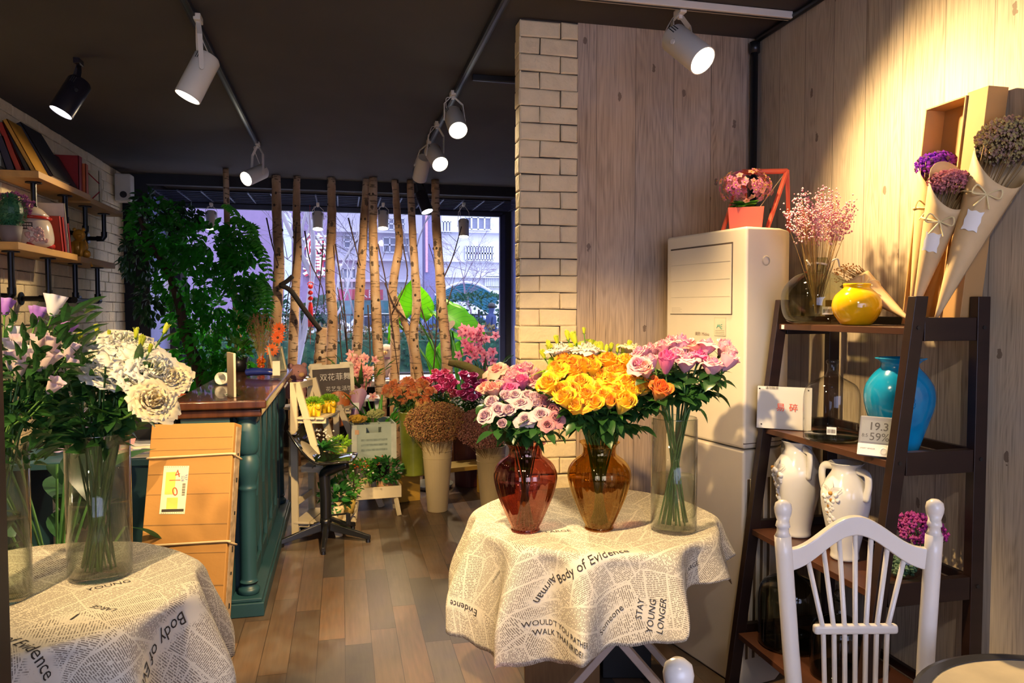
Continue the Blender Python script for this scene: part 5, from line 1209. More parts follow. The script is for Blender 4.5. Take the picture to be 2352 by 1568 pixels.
for a in (-30, -110, 65): p = rt_+Vector((cos(R(a))*.25, sin(R(a))*.25, 0)); MB().tube([p+Vector((0, 0, .726)), p], .012, 10).build('leg', dark_metal, rt, smooth=True)

# ================================================================ LEFT TABLE: VASES, WHITE FLOWERS, BELLFLOWERS
V4 = ld(-1.166, 2.069, TZ+.002); V5 = ld(-1.335, 1.893, TZ+.002)
cyl_vase('clear cylinder vase on the left table holding white ruffled flowers', V4, .083, .405, .20)
cyl_vase('clear cylinder vase at the left edge beside the door stile', V5, .078, .405, .2)
A_ = [(290, 790, 1.1), (262, 828), (268, 845, 1.15), (300, 805), (330, 815, 1.1), (322, 842, 1.3), (240, 858, 1.2), (355, 850, 1.15), (385, 868, .95), (352, 920, .9), (318, 870, 1.1), (200, 845, .9), (215, 800, .9), (180, 795, .8), (120, 780, .9), (285, 820, 1.0), (205, 825, .8), (310, 795), (345, 830, 1.1)]
lw_ = {'white': 'white ruffled lisianthus in the left clear vase', 'cream': 'cream lisianthus at the right of the left bouquet', 'lime': 'green lisianthus bud standing above the white flowers'}
gw_ = {'white': 'white lisianthus in the left vase', 'cream': 'cream lisianthus in the left vase', 'lime': 'lisianthus buds in the left vase'}
heads = [(x[0], x[1], 'cream' if i in (8, 9) else 'white', (x[2] if len(x) > 2 else 1.0)) for i, x in enumerate(A_)]
bouquet('lisianthus', V4, .39, .06, .02, .06, heads, 2.02, .2, lw_, gw_, 'white', .076, LISI, facek=.65, fl=5, leafs=BLADE, lmat=leaf_d, catg='flower', lrange=(.3, .9), stem_r=.004)
bouquet('flower_bud', V4, .39, .06, .02, .06, [(313, 765, 'lime', .9), (325, 785, 'lime', 1), (380, 755, 'lime', 1), (222, 755, 'lime', .8), (185, 775, 'lime', .9), (345, 800, 'lime', .7), (250, 765, 'lime', .6)], 2.05, .1, lw_, gw_, 'lime', .038, BUDR, facek=0, fl=3, leafs=BLADE, lmat=leaf_l, catg='flower bud', lrange=(.6, .95))
# dense narrow foliage of the same stems
def foliage(label, name, c0, spread, z0, z1, n, L, W, mat, seed, cat_='foliage', root=None):
    r = random.Random(seed); mb = MB()
    for i in range(n):
        f = r.random(); a = r.uniform(0, 6.28); rr = (spread[0]+(spread[1]-spread[0])*f)*sqrt(r.random()); p = Vector(c0)+Vector((cos(a)*rr, sin(a)*rr, z0+(z1-z0)*f))
        mb.leaf(p, (cos(a)*.7+r.uniform(-.3, .3), sin(a)*.7+r.uniform(-.3, .3), r.uniform(.1, 1)), (cos(a+2), sin(a+2), .8), L*r.uniform(.6, 1.3), W*r.uniform(.7, 1.2), n=4, droop=.35)
    return mb
fm_ = foliage('', '', V4, (.05, .20), .36, .62, 260, .08, .03, None, 6)
for b_ in range(10): a = b_*.63; fm_.tube([V4+Vector((cos(a)*.04, sin(a)*.04, .02)), V4+Vector((cos(a+2)*.06, sin(a+2)*.06, .4)), V4+Vector((cos(a+2)*.15, sin(a+2)*.15, .6))], .0026, 4)
tag(fm_.build('foliage', leaf_d), 'dark green leaves massed below the white lisianthus', 'foliage', kind='stuff')
petb = {'violet': petalm('bell_violet', (.30, .10, .55), (.42, .20, .72), (.55, .35, .8)), 'blush': petalm('bell_blush', (.62, .45, .42), (.78, .66, .66), (.70, .50, .75)), 'wh': petalm('bell_white', (.75, .74, .74), (.82, .8, .86), (.75, .7, .88))}
pet.update(petb)
hb = [(85, 727, 'violet', 1), (152, 760, 'violet', .85), (12, 708, 'violet', .9), (124, 705, 'wh', 1.15), (118, 792, 'blush'), (84, 795, 'blush', 1.1), (110, 828, 'blush', 1), (45, 845, 'blush', 1), (45, 790, 'blush'), (120, 890, 'blush', .9), (160, 805, 'blush', .9), (165, 840, 'blush', .9), (28, 830, 'blush', 1), (90, 840, 'blush'), (35, 770, 'wh', .9), (60, 815, 'wh', .8), (25, 800, 'wh', .9)]
lbb = {'violet': 'violet bellflower above the left bouquet', 'blush': 'pale blush bellflower in the left edge vase', 'wh': 'white bellflower in the left edge vase'}
gbb = {'violet': 'violet bellflowers', 'blush': 'blush bellflowers', 'wh': 'white bellflowers'}
bouquet('bellflower', V5, .39, .055, .02, .055, hb, 1.95, .16, lbb, gbb, 'blush', .052, [BELL], facek=.1, fl=4, leafs=BLADE, lmat=leaf_d, catg='flower', lrange=(.5, .95))
fm_ = foliage('', '', V5+Vector((.06, 0, 0)), (.05, .20), .34, .76, 380, .06, .02, None, 7)
tag(fm_.build('foliage', leaf_d), 'dark narrow leaves massed below the bellflowers', 'foliage', kind='stuff')
# white and violet standing bells face upward; large leafy plant on the floor behind the table
pp = ld(-1.78, 2.85); bp2 = thing('leafy_plant', 'large leafed dark plant on the floor behind the left table', 'plant', pp)
MB().lathe([(0, 0), (.13, 0), (.17, .28), (.155, .28), (.14, .24), (0, .24)], 24, pp, caps=False).build('pot', dark_metal, bp2, smooth=True)
lm = MB(); stt = MB(); r = random.Random(31)
for i in range(46):
    a = r.uniform(.9, 5.4); L = r.uniform(.22, .36); h = r.uniform(.3, 1.0); rr = r.uniform(.08, .42); tip = pp+Vector((cos(a)*rr, sin(a)*rr, h))
    stt.tube(smooth_path([pp+Vector((0, 0, .22)), pp+Vector((cos(a)*rr*.3, sin(a)*rr*.3, h*.6)), tip], 4), .005, 5)
    lm.leaf(tip, (cos(a), sin(a), r.uniform(-.4, .7)), (0, 0, 1), L, L*.38, droop=.35, n=8, fold=.15)
lm.build('leaves', leafm('broad_leaf', (.035, .11, .05), (.02, .06, .03), .2, .3), bp2, smooth=True); stt.build('stalks', stem_d, bp2)

# ================================================================ CARDBOARD BOX LEANING ON THE COUNTER
card = M('cardboard', (.40, .20, .052), .75, var=.07, scale=3, bmp=.08, bscale=40); card2 = M('cardboard_edge', (.40, .24, .12), .8, var=.15, scale=25)
o3 = ld(-1.268, 3.156); upc = (HF*.27-RT*.025+Vector((0, 0, .965))).normalized(); nf_ = (RT.cross(upc)); nf_ = nf_ if nf_.dot(-HF) > 0 else -nf_; nf_.normalize(); xr = upc.cross(nf_)*1; xr = xr if xr.dot(RT) > 0 else -xr
bxq = Matrix((xr, upc, xr.cross(upc))).transposed(); Lb, Wb, Tb = 1.02, .385, .10
o3 = o3+Vector((0, 0, .0))
cbx = thing('cardboard_box', 'long brown cardboard box leaning upright against the teal counter', 'box', o3-xr*Wb/2)
def bxp(u, v, w_): return o3+xr*u+upc*v-nf_*w_    # u: -Wb..0, v: 0..Lb, w: depth behind the front
MB().box(bxp(-Wb/2, Lb/2+.002, Tb/2), (Wb, Lb, Tb), bxq).build('body', card, cbx, bevel=.004)
ln = MB()
for v in (.18, .30, .44, .565, .70, .79, .90, .955): ln.box(bxp(-Wb/2, v, -.0006), (Wb-.01, .0022 if v not in (.30, .565) else .004, .0015), bxq)
ln.build('fold_line', M('cardboard_fold', (.28, .15, .05), .8), cbx)
fp = MB(); fp.box(bxp(.0035, Lb*.5, Tb*.5), (.004, Lb*.97, Tb*.55), bxq); r = random.Random(3); hm = fp; hm.cur = 1
for v in (.07, .21, .34, .47, .62, .74, .86): hm.box(bxp(.006, v+r.uniform(-.02, .02), Tb*.55), (.002, r.uniform(.012, .03), .014), bxq)
fp.build('edge_tape', [M('old_tape', (.45, .33, .22), .4, var=.3, scale=30), M('hole_black', (.01, .01, .01), .9)], cbx)
strap = M('straw_strap', (.62, .47, .28), .45)
for v in (.10, .475, .865):
    s_ = MB(); pth = [bxp(-Wb-.002, v, Tb), bxp(-Wb-.002, v, -.002), bxp(-Wb*.5, v+.006, -.004), bxp(.0, v+.012, -.003), bxp(.006, v+.005, .01), bxp(.007, v-.006, Tb)]
    s_.tube(smooth_path(pth, 4), .0055, 6, flat=1); s_.build('strap', strap, cbx, smooth=True)
lab_ = MB().box(bxp(-.255, .72, -.0015), (.115, .215, .001), bxq @ Quaternion((0, 0, 1), -.02).to_matrix()).build('shipping_label', M('label_paper', (.70, .66, .50), .6, var=.05), cbx)
yl = M('label_yellow', (.75, .60, .12), .6); bi = M('blue_ink', (.06, .08, .35), .6)
m_ = MB().box(bxp(-.275, .75, -.0024), (.045, .10, .0006), bxq).box(bxp(-.26, .66, -.0024), (.05, .05, .0006), bxq); m_.build('stamp_area', yl, cbx)
m_ = MB(); m_.box(bxp(-.255, .628, -.0025), (.10, .012, .0006), bxq)
for k in range(14): m_.box(bxp(-.212, .695+k*.004, -.0027), (.014, .0015+.001*(k % 3 == 0), .0006), bxq)
for k in range(11): m_.box(bxp(-.305+k*.01, .823, -.0027), (.003, .002, .0005), bxq).box(bxp(-.305+k*.01, .617, -.0027), (.003, .002, .0005), bxq)
m_.build('label_print', ink, cbx)
text('4', .05, bxp(-.245, .79, -.003), xr*.9+upc*.3, upc, redi, cbx); text('—', .05, bxp(-.255, .765, -.003), xr, upc, redi, cbx); text('0', .055, bxp(-.25, .71, -.003), xr*.95+upc*.25, upc, redi, cbx)
text('937', .018, bxp(-.205, .775, -.003), upc*-1, xr, bi, cbx); text('公8', .018, bxp(-.22, .77, -.003), upc*-1, xr, bi, cbx)

# ================================================================ TEAL COUNTER
teal = M('teal_paint', (.016, .062, .082), .45, var=.1, scale=5); mah = M('mahogany', (.085, .028, .014), .22, var=.3, scale=3, stretch=(10, 1, 1), coat=.4)
ct = thing('shop_counter', 'teal wooden counter with dark mahogany top and turned columns', 'counter', (-.56, 4.75, 0))
MB().bb((-.76, 3.92, .06), (-.47, 5.60, .985)).bb((-.76, 3.80, .06), (-.535, 3.925, .985)).bb((-.76, 5.55, .06), (-.535, 5.72, .985)).build('cabinet_body', teal, ct, bevel=.004)
MB().bb((-.79, 3.77, 0), (-.385, 5.75, .07)).bb((-.785, 3.78, .07), (-.395, 5.74, .09)).build('plinth', teal, ct, bevel=.006)
MB().bb((-.775, 3.775, .985), (-.385, 5.745, 1.03)).build('cornice', mah, ct, bevel=.012, seg=3)
MB().bb((-.80, 3.745, 1.03), (-.36, 5.775, 1.072)).build('counter_top', mah, ct, bevel=.010, seg=3)
colp = [(.048, .09), (.052, .10), (.052, .115), (.042, .125), (.036, .14), (.044, .155), (.040, .17), (.038, .5), (.040, .60), (.046, .62), (.040, .635), (.045, .66), (.055, .70), (.058, .74), (.050, .775), (.040, .79), (.05, .80), (.058, .84), (.060, .88), (.054, .93), (.044, .955), (.052, .97), (.052, .985)]
for y in (3.865, 5.66): MB().lathe(cat([(0, .09)]+colp, 2), 28, (-.465, y, 0), caps=False).build('turned_column', teal, ct, smooth=True)
pn = MB()
for y in (4.0, 4.33, 4.66, 4.99, 5.32, 5.52): pn.bb((-.47, y-.035, .09), (-.447, y+.035, .98))
pn.bb((-.47, 3.95, .09), (-.45, 5.58, .17)).bb((-.47, 3.95, .90), (-.45, 5.58, .98)); pn.build('panel_frame', teal, ct, bevel=.006)
for y in (4.165, 4.495, 4.825, 5.155, 5.42):
    w_ = .11 if y < 5.3 else .05
    MB().add([(-.455, y, .23), (-.455, y+w_, .53), (-.455, y, .84), (-.455, y-w_, .53), (-.44, y, .3), (-.44, y+w_*.7, .53), (-.44, y, .77), (-.44, y-w_*.7, .53)], [(4, 5, 6, 7), (0, 1, 5, 4), (1, 2, 6, 5), (2, 3, 7, 6), (3, 0, 4, 7)]).build('raised_panel', teal, ct)
dk = thing('low_desk', 'low teal desk attached behind the cardboard box', 'desk', (-1.0, 4.2, 0))
MB().bb((-1.62, 3.93, .74), (-.81, 4.55, .775)).build('desk_top', teal, dk, bevel=.004); MB().bb((-1.12, 3.96, 0), (-.82, 4.5, .74)).build('cabinet', teal, dk, bevel=.004)
MB().bb((-1.6, 3.96, 0), (-1.56, 4.5, .74)).build('side_panel', teal, dk)
CT = 1.073; DT = .776
def book(label, c, size, m, rot=(0, 0, 0), cover=None, pages=True, grp_=None, name='book', cat_='book'):
    t = thing(name, label, cat_, c, grp_); t.rotation_euler = rot; x, y, z = size
    MB().bb((-x/2, -y/2, 0), (x/2, y/2, .003)).bb((-x/2, -y/2, z-.003), (x/2, y/2, z)).bb((-x/2, -y/2, 0), (-x/2+.003, y/2, z)).build('cover', m, t, world=False)
    MB().bb((-x/2+.004, -y/2+.003, .0035), (x/2-.004, y/2-.003, z-.0035)).build('pages', M('book_pages', (.66, .6, .48), .8), t, world=False); return t
redb, orab, bkb, nvb, gdb = M('book_red', (.32, .015, .012), .45), M('book_orange', (.60, .12, .02), .5), M('book_black', (.016, .014, .018), .45), M('book_navy', (.012, .015, .05), .45), M('book_gold', (.48, .24, .03), .45)
# things on the desk
prn = thing('printer', 'black printer box on the desk left of the counter', 'printer', (-.96, 4.28, DT)); MB().bb((-1.08, 4.12, DT), (-.84, 4.42, DT+.20)).build('case', M('black_plastic', (.01, .01, .012), .35), prn, bevel=.01)
MB().bb((-1.06, 4.115, DT+.05), (-.86, 4.14, DT+.065)).build('paper_slot', M('slot_grey', (.1, .1, .12), .4), prn)
book('grey magazine lying on the black printer', (-.96, 4.27, DT+.202), (.2, .26, .03), M('magazine_grey', (.35, .36, .42), .4), (0, 0, .2)); book('orange-red book on top of the grey magazine', (-.955, 4.28, DT+.234), (.19, .24, .035), orab, (0, 0, -.15))
for k in range(3): book(('white magazine at the bottom of the desk pile', 'lilac magazine in the middle of the desk pile', 'white magazine on top of the desk pile')[k], (-.97+.01*k, 4.01, DT+.002+k*.022), (.24, .13, .02), (M('magazine_white', (.6, .6, .66), .4), M('magazine_lilac', (.4, .36, .6), .4))[k % 2], (0, 0, .06*k))
book('pink edged notebook behind the top of the cardboard box', (-1.12, 3.99, DT+.03), (.22, .12, .03), M('notebook_pink', (.6, .3, .34), .5), (.25, -.1, .1))
wr = thing('wrapping_paper', 'crumpled lilac wrapping paper on the desk', 'wrapping paper', (-1.33, 4.15, DT)); r = random.Random(4)
g_ = [[(r.uniform(-.03, .03), r.uniform(-.03, .03), r.uniform(-.04, .04)) for _ in range(10)] for _ in range(10)]
def wfn(u, v): i, j = min(9, int(u*9)), min(9, int(v*9)); o_ = g_[i][j]; return Vector((-1.40+.2*u+o_[0]+.04*v, 4.10+.12*u+o_[1], DT+.02+.22*v*(1-.4*u)+o_[2]*v+.0))
MB().grid(wfn, 9, 9).build('paper_sheet', leafm('lilac_paper', (.36, .26, .60), (.5, .42, .62), .3), wr)
# person seated behind the desk
def figure(name, label, joints, bones, rad, mat, loc, rz=0):
    t = thing(name, label, 'person', loc, rz=rz); keys = list(joints); me = bpy.data.meshes.new('body')
    me.from_pydata([joints[k] for k in keys], [(keys.index(a), keys.index(b)) for a, b in bones], []); o = bpy.data.objects.new('body', me); col.objects.link(o); o.parent = t; me.materials.append(mat)
    o.modifiers.new('skin', 'SKIN')
    for i, k in enumerate(keys): me.skin_vertices[0].data[i].radius = rad[k] if isinstance(rad[k], tuple) else (rad[k], rad[k])
    me.skin_vertices[0].data[0].use_root = True
    s = o.modifiers.new('sub', 'SUBSURF'); s.levels = s.render_levels = 2; return t, o
skin_m = M('skin', (.62, .36, .24), .5); hair_m = M('black_hair', (.012, .009, .008), .4, stretch=(1, 1, .1), scale=60)
J = {'pelvis': (0, 0, .50), 'belly': (0, .01, .66), 'chest': (0, 0, .85), 'neck0': (0, -.02, .99), 'neck': (0, -.03, 1.05), 'head': (0, -.05, 1.13), 'crown': (0, -.05, 1.21),
     'sl': (-.15, 0, .95), 'el': (-.23, -.06, .72), 'wl': (-.16, -.28, .80), 'sr': (.15, 0, .95), 'er': (.23, -.06, .72), 'wr': (.12, -.30, .80), 'hl': (-.1, -.02, .48), 'kl': (-.13, -.42, .48), 'fl': (-.13, -.42, .08), 'tl': (-.13, -.56, .04),
     'hr': (.1, -.02, .48), 'kr': (.13, -.42, .48), 'fr': (.13, -.42, .08), 'tr': (.13, -.56, .04)}
Bn = [('pelvis', 'belly'), ('belly', 'chest'), ('chest', 'neck0'), ('neck0', 'neck'), ('neck', 'head'), ('head', 'crown'), ('chest', 'sl'), ('sl', 'el'), ('el', 'wl'), ('chest', 'sr'), ('sr', 'er'), ('er', 'wr'), ('pelvis', 'hl'), ('hl', 'kl'), ('kl', 'fl'), ('fl', 'tl'), ('pelvis', 'hr'), ('hr', 'kr'), ('kr', 'fr'), ('fr', 'tr')]
Rd = {'pelvis': (.15, .11), 'belly': (.12, .09), 'chest': (.14, .10), 'neck0': .055, 'neck': .045, 'head': (.075, .09), 'crown': (.06, .075), 'sl': .055, 'el': .042, 'wl': .03, 'sr': .055, 'er': .042, 'wr': .03, 'hl': .09, 'kl': .06, 'fl': .045, 'tl': .035, 'hr': .09, 'kr': .06, 'fr': .045, 'tr': .035}
stripe, snt, sb_ = newmat('striped_navy_knit'); tcs = N(snt, 'TexCoord'); ss = N(snt, 'SeparateXYZ'); snt.links.new(tcs.outputs['Object'], ss.inputs[0])
f_ = math_n(snt, 'LESS_THAN', math_n(snt, 'FRACT', math_n(snt, 'MULTIPLY', ss.outputs[2], 45)), .22)
skn = math_n(snt, 'GREATER_THAN', ss.outputs[2], 1.02); c_ = mixc(snt, f_, (.010, .010, .022), (.12, .12, .2)); snt.links.new(mixc(snt, skn, c_, (.62, .36, .24)), sb_.inputs['Base Color']); sb_.inputs['Roughness'].default_value = .8
hp_ = ld(-2.44, 4.86); pe, bo = figure('person', 'seated person with dark hair and striped navy top behind the desk', J, Bn, Rd, stripe, hp_, rz=.5)
hd = MB(); 
hd.ball((0, -.04, 1.155), .098, 20, 1, 1.08, 1.12).ball((0, .015, 1.10), .09, 16, 1, .8, 1.5); hd.build('hair', hair_m, pe, world=False, smooth=True)
fa = MB(); fa.ball((0, -.085, 1.125), .075, 18, .92, .95, 1.2); fa.add([(-.01, -.15, 1.13), (.01, -.15, 1.13), (0, -.178, 1.105), (0, -.15, 1.095)], [(0, 1, 2), (0, 2, 3), (1, 3, 2)]); fa.ball((-.078, -.04, 1.12), .018, 8, .5).ball((.078, -.04, 1.12), .018, 8, .5); fa.build('face', skin_m, pe, world=False, smooth=True)
ey = MB(); ey.ball((-.028, -.148, 1.14), .009, 8).ball((.028, -.148, 1.14), .009, 8); ey.build('eyes', hair_m, pe, world=False); MB().ball((0, -.152, 1.075), .018, 10, 1, .4, .35).build('mouth', M('lips', (.45, .12, .1), .5), pe, world=False)
for s in (-1, 1):
    h_ = MB(); w0 = Vector((s*.14 if s < 0 else .12, -.29, .80)); h_.ball(w0+Vector((0, -.04, 0)), .035, 10, .9, 1.2, .45)
    for k in range(4): x = -.024+.016*k; h_.tube([w0+Vector((x, -.07, 0)), w0+Vector((x, -.105, .004)), w0+Vector((x, -.125, -.01))], [.008, .0075, .006], 6)
    h_.tube([w0+Vector((-s*.03, -.03, 0)), w0+Vector((-s*.045, -.07, -.005))], [.010, .008], 6); h_.build('hand', skin_m, pe, world=False, smooth=True)
cs = thing('desk_stool', 'dark stool under the seated person', 'stool', hp_); MB().lathe([(0, 0), (.16, 0), (.16, .02), (.025, .04), (.025, .36), (.16, .38), (.16, .40), (0, .40)], 20, hp_, caps=False).build('body', dark_metal, cs, smooth=True)
# things on the counter
def cz(px_, py_): return at_z(px_, py_, CT)
c = cz(514, 883); mg = thing('mug', 'white mug lying on its side on the counter top', 'mug', c); q_ = orient((-.3, -.9, .05)); MB().lathe([(0, -.04), (.032, -.04), (.036, 0), (.036, .04), (.032, .04), (.03, -.03), (0, -.032)], 20, c+Vector((0, 0, .037)), q_, caps=False).build('cup', M('mug_white', (.55, .55, .5), .3), mg, smooth=True)
MB().tube([c+Vector((.036+.022*sin(a), 0, .037+.022*cos(a))) for a in [i*.4 for i in range(9)]], .005, 6).build('handle', MC['mug_white'], mg, smooth=True)
c = cz(529, 912); pc2 = thing('card_stand', 'upright card stand seen edge-on at the near end of the counter', 'sign', c); MB().box(c+Vector((.0, .05, .11)), (.012, .14, .22), Quaternion((0, 0, 1), .36)).build('card', M('card_beige', (.50, .40, .30), .5), pc2, bevel=.002)
MB().box(c+Vector((0, .05, .004)), (.05, .15, .006), Quaternion((0, 0, 1), .36)).build('foot', clear, pc2)
c = cz(610, 866); hs = thing('telephone_handset', 'dark blue rounded handset lying on the counter', 'telephone', c); MB().tube(smooth_path([c+RT*-.13+Vector((0, 0, .028)), c+RT*-.08+Vector((0, 0, .036)), c+RT*.02+Vector((0, 0, .036)), c+RT*.09+Vector((0, 0, .026))], 5), [.012]+[.034]*3+[.036]*4+[.033]*4+[.026]*3+[.016], 14, flat=.7).build('body', M('blue_plastic', (.01, .02, .16), .3), hs, smooth=True)
c = cz(635, 873); ah = thing('card_holder', 'tall acrylic card holder beside the blue handset', 'card holder', c); MB().box(c+Vector((0, 0, .10)), (.05, .004, .20), orient(FW) @ Quaternion((1, 0, 0), 0) if False else Quaternion((0, 0, 1), -YAW)).build('plate', glass('acrylic', (.97, .97, .97), 1.4, .02), ah)
MB().box(c+Vector((0, -.004, .075)), (.046, .002, .09), Quaternion((0, 0, 1), -YAW)).build('pink_card', M('pink_card', (.7, .45, .38), .6), ah); MB().box(c+Vector((0, 0, .006)), (.07, .05, .010), Quaternion((0, 0, 1), -YAW)).build('base', clear, ah, bevel=.002)
def bottle(label, c, s=1, fill=None):
    t = thing('glass_bottle', label, 'bottle', c); MB().lathe(cat([(0, 0), (.034*s, 0), (.036*s, .01), (.036*s, .13), (.03*s, .155), (.018*s, .18), (.019*s, .20), (.023*s, .21)]), 28, c, caps=False).build('glass_body', clear, t, smooth=True); return t
b1, b2 = cz(600, 853), cz(626, 853)
bottle('clear glass bottle with orange petals inside on the counter', b1, 1.15); bottle('clear glass bottle holding orange gerberas on the counter', b2, 1.15)
fluff('petals', 'orange petals inside the left glass bottle', 'petals', b1+Vector((0, 0, .01)), 0, 90, .010, (M('orange_petal', (.85, .25, .01), .5), M('red_petal', (.7, .06, .01), .5)), stem_d, 7, hc=b1+Vector((0, 0, .06)), hr=(.026, .026, .05), stems=2)
def daisy(label, base, head, size, mat, grp_, seed=1, face=None):
    r = random.Random(seed); t = thing('gerbera', label, 'flower', base, grp_); base, head = Vector(base), Vector(head); MB().tube(smooth_path([base, base.lerp(head, .5)+Vector((.005, 0, .02)), head], 4), .003, 6).build('stem', stem_m, t, smooth=True)
    f = Vector(face or (CAM-head)).normalized(); x = f.orthogonal().normalized(); y = f.cross(x); mb = MB()
    for k in range(26): a = 2*pi*k/13+(.2 if k > 12 else 0); e = x*cos(a)+y*sin(a); mb.leaf(head+f*(.002*(k > 12)), e+f*.15, f, size*(1 if k < 13 else .8), size*.30, n=4, droop=.15)
    mb.build('petals', mat, t); MB().ball(head, size*.25, 10, 1, 1, .5, orient(f)).build('flower_eye', M('dark_eye', (.12, .04, .01), .8), t); return t
gbm = leafm('gerbera_orange', (.85, .18, .01), (.85, .10, .01), .3)
for i, (a, b, d_) in enumerate(((641, 755, 5.3), (638, 775, 5.25), (625, 803, 5.2))): daisy(('orange gerbera highest in the counter bottle', 'orange gerbera in the middle of the counter bottle', 'orange gerbera lowest in the counter bottle')[i], b2+Vector((.004*i, 0, .02)), pl(a, b, d_), .052, gbm, None, i)
fluff('dried_flowers', 'thin brown dried flowers standing in the left counter bottle', 'dried flowers', b1+Vector((0, 0, .05)), 0, 330, .005, (M('dried_brown', (.30, .15, .07), .8),), dry_stem, 9, hc=pl(598, 750, 5.32), hr=(.10, .08, .11), stems=60)
c = cz(650, 853)+Vector((-.02, 0, 0)); pf = thing('photo_frame', 'small cream photo frame standing at the far end of the counter', 'picture frame', c); q_ = Quaternion((0, 0, 1), 1.05) @ Quaternion((1, 0, 0), -.22)
m_ = MB(); 
for a, b, s1, s2 in ((-.075, .09, .015, .18), (.075, .09, .015, .18), (0, .007, .165, .015), (0, .173, .165, .015)): m_.box(c+q_ @ Vector((a, 0, b)), (s1, .012, s2), q_)
m_.build('frame', M('cream_frame', (.72, .62, .40), .5), pf, bevel=.002); MB().box(c+q_ @ Vector((0, .003, .09)), (.14, .003, .16), q_).build('picture', M('picture_green', (.45, .5, .35), .5, var=.3, scale=30), pf)
c = cz(566, 852)+Vector((-.05, 0, 0)); dp = thing('potted_plant', 'dark pot with broad leaves behind the glass bottles on the counter', 'potted plant', c)
MB().lathe([(0, 0), (.05, 0), (.068, .10), (.06, .10), (.05, .08), (0, .08)], 24, c, caps=False).build('pot', dark_metal, dp, smooth=True); leafcloud(MB(), [(c+Vector((0, 0, .15)), (.07, .07, .06))], 50, .07, .04, 4).build('foliage', leaf_l, dp)

# ================================================================ LEFT WALL SHELVES
pine = M('pine_board', (.55, .30, .09), .5, var=.12, scale=3, stretch=(8, 1, 8)); ipipe = M('iron_pipe', (.012, .013, .016), .35, .6)
def wall_shelf(label, x1, y0, y1, z, drops, dz=.20, run=False):
    t = thing('wall_shelf', label, 'shelf', (XL, (y0+y1)/2, z)); MB().bb((XL+.005, y0, z-.042), (x1, y1, z)).build('board', pine, t, bevel=.003)
    for y in drops:
        xd_ = x1-.09; m_ = MB(); pts = [(xd_, y, z-.045), (xd_, y, z-.045-dz+.03), (xd_-.01, y, z-.045-dz+.008), (xd_-.03, y, z-.045-dz), (XL+.01, y, z-.045-dz)]
        m_.tube(pts, .017, 12).lathe([(0, 0), (.045, 0), (.045, .008), (0, .008)], 20, (xd_, y, z-.05), caps=False).tube([(xd_, y, z-.045-dz+.055), (xd_, y, z-.045-dz+.02), (xd_-.012, y, z-.045-dz), (xd_-.055, y, z-.045-dz)], .023, 12)
        m_.lathe([(0, 0), (.042, 0), (.042, .01), (0, .01)], 20, (XL-.003, y, z-.045-dz), orient((1, 0, 0)), caps=False); m_.build('pipe_bracket', ipipe, t, smooth=False)
    if run:
        m_ = MB(); zz_ = z-.045-dz; m_.tube([(x1-.09, drops[0], zz_), (x1-.09, drops[-1], zz_)], .016, 12)
        for y in drops: m_.tube([(x1-.09, y-.03, zz_), (x1-.09, y+.03, zz_)], .023, 12)
        m_.build('pipe_run', ipipe, t)
    return t
UZ, LZ = 2.336, 1.887
wall_shelf('upper wall shelf board nearer the camera holding leaning books', -1.75, 4.96, 5.90, UZ, (5.13, 5.66))
wall_shelf('upper wall shelf board farther back holding the cream folder', -1.79, 6.03, 6.85, UZ, (6.2, 6.65))
wall_shelf('lower wall shelf board holding the topiary pot and ceramic jar', -1.75, 4.645, 5.60, LZ, (4.78, 5.33), .26)
wall_shelf('lower wall shelf board farther back holding the golden figurine', -1.78, 5.76, 6.57, LZ, (5.92, 6.42), .26, True)
def lean_book(label, y, z, t_, h, dep_, m, lean_, x=-1.88, name='book', back=0):
    t = thing(name, label, 'book', (x, y, z)); t.rotation_euler = (lean_, 0, 0)
    MB().bb((-dep_/2, 0, 0), (dep_/2, .004, h)).bb((-dep_/2, t_-.004, 0), (dep_/2, t_, h)).bb((dep_/2-.004, 0, 0), (dep_/2, t_, h)).build('cover', m, t, world=False)
    MB().bb((-dep_/2+.004, .0042, .004), (dep_/2-.006, t_-.0042, h-.005)).build('pages', M('book_pages', (.66, .6, .48), .8), t, world=False); return t
def side_book(label, x, y, z, t_, h, dep_, m, lean_):
    t = thing('book', label, 'book', (x, y, z)); t.rotation_euler = (0, -lean_, 0)
    MB().bb((0, 0, 0), (.004, dep_, h)).bb((t_-.004, 0, 0), (t_, dep_, h)).bb((0, 0, 0), (t_, .004, h)).build('cover', m, t, world=False)
    MB().bb((.0042, .0045, .004), (t_-.0042, dep_-.004, h-.005)).build('pages', M('book_pages', (.66, .6, .48), .8), t, world=False); return t
for lb_, x, y, t_, h, dp_, m_, le in (('navy leaning book, nearest to the wall on the upper shelf', -1.935, 5.0, .045, .20, .2, nvb, .28), ('red leaning book beside the navy one', -1.885, 5.0, .035, .29, .2, redb, .34), ('thin black leaning book beside the red one', -1.843, 5.02, .03, .29, .2, bkb, .40),
        ('gold spined leaning book', -1.808, 5.01, .028, .33, .2, gdb, .46), ('large black leaning folder, tallest on the upper shelf', -1.79, 5.22, .035, .37, .33, M('folder_charcoal', (.03, .028, .035), .5), .50), ('plum folder leaning low behind the tallest one', -1.80, 5.57, .03, .24, .14, M('book_plum', (.05, .02, .025), .5), .5)):
    side_book(lb_, x, y, UZ+.001+t_*sin(le)*0, t_, h, dp_, m_, le)
lean_book('dark red upright folder near the end of the upper shelf', 5.76, UZ+.001, .07, .25, .20, redb, 0); lean_book('orange upright book behind the dark red folder', 5.84, UZ+.001, .05, .21, .20, orab, 0, -1.86)
cf = lean_book('cream folder tied with red corner bands', 6.22, UZ+.001, .06, .23, .19, M('folder_cream', (.66, .58, .38), .6), 0, -1.88)
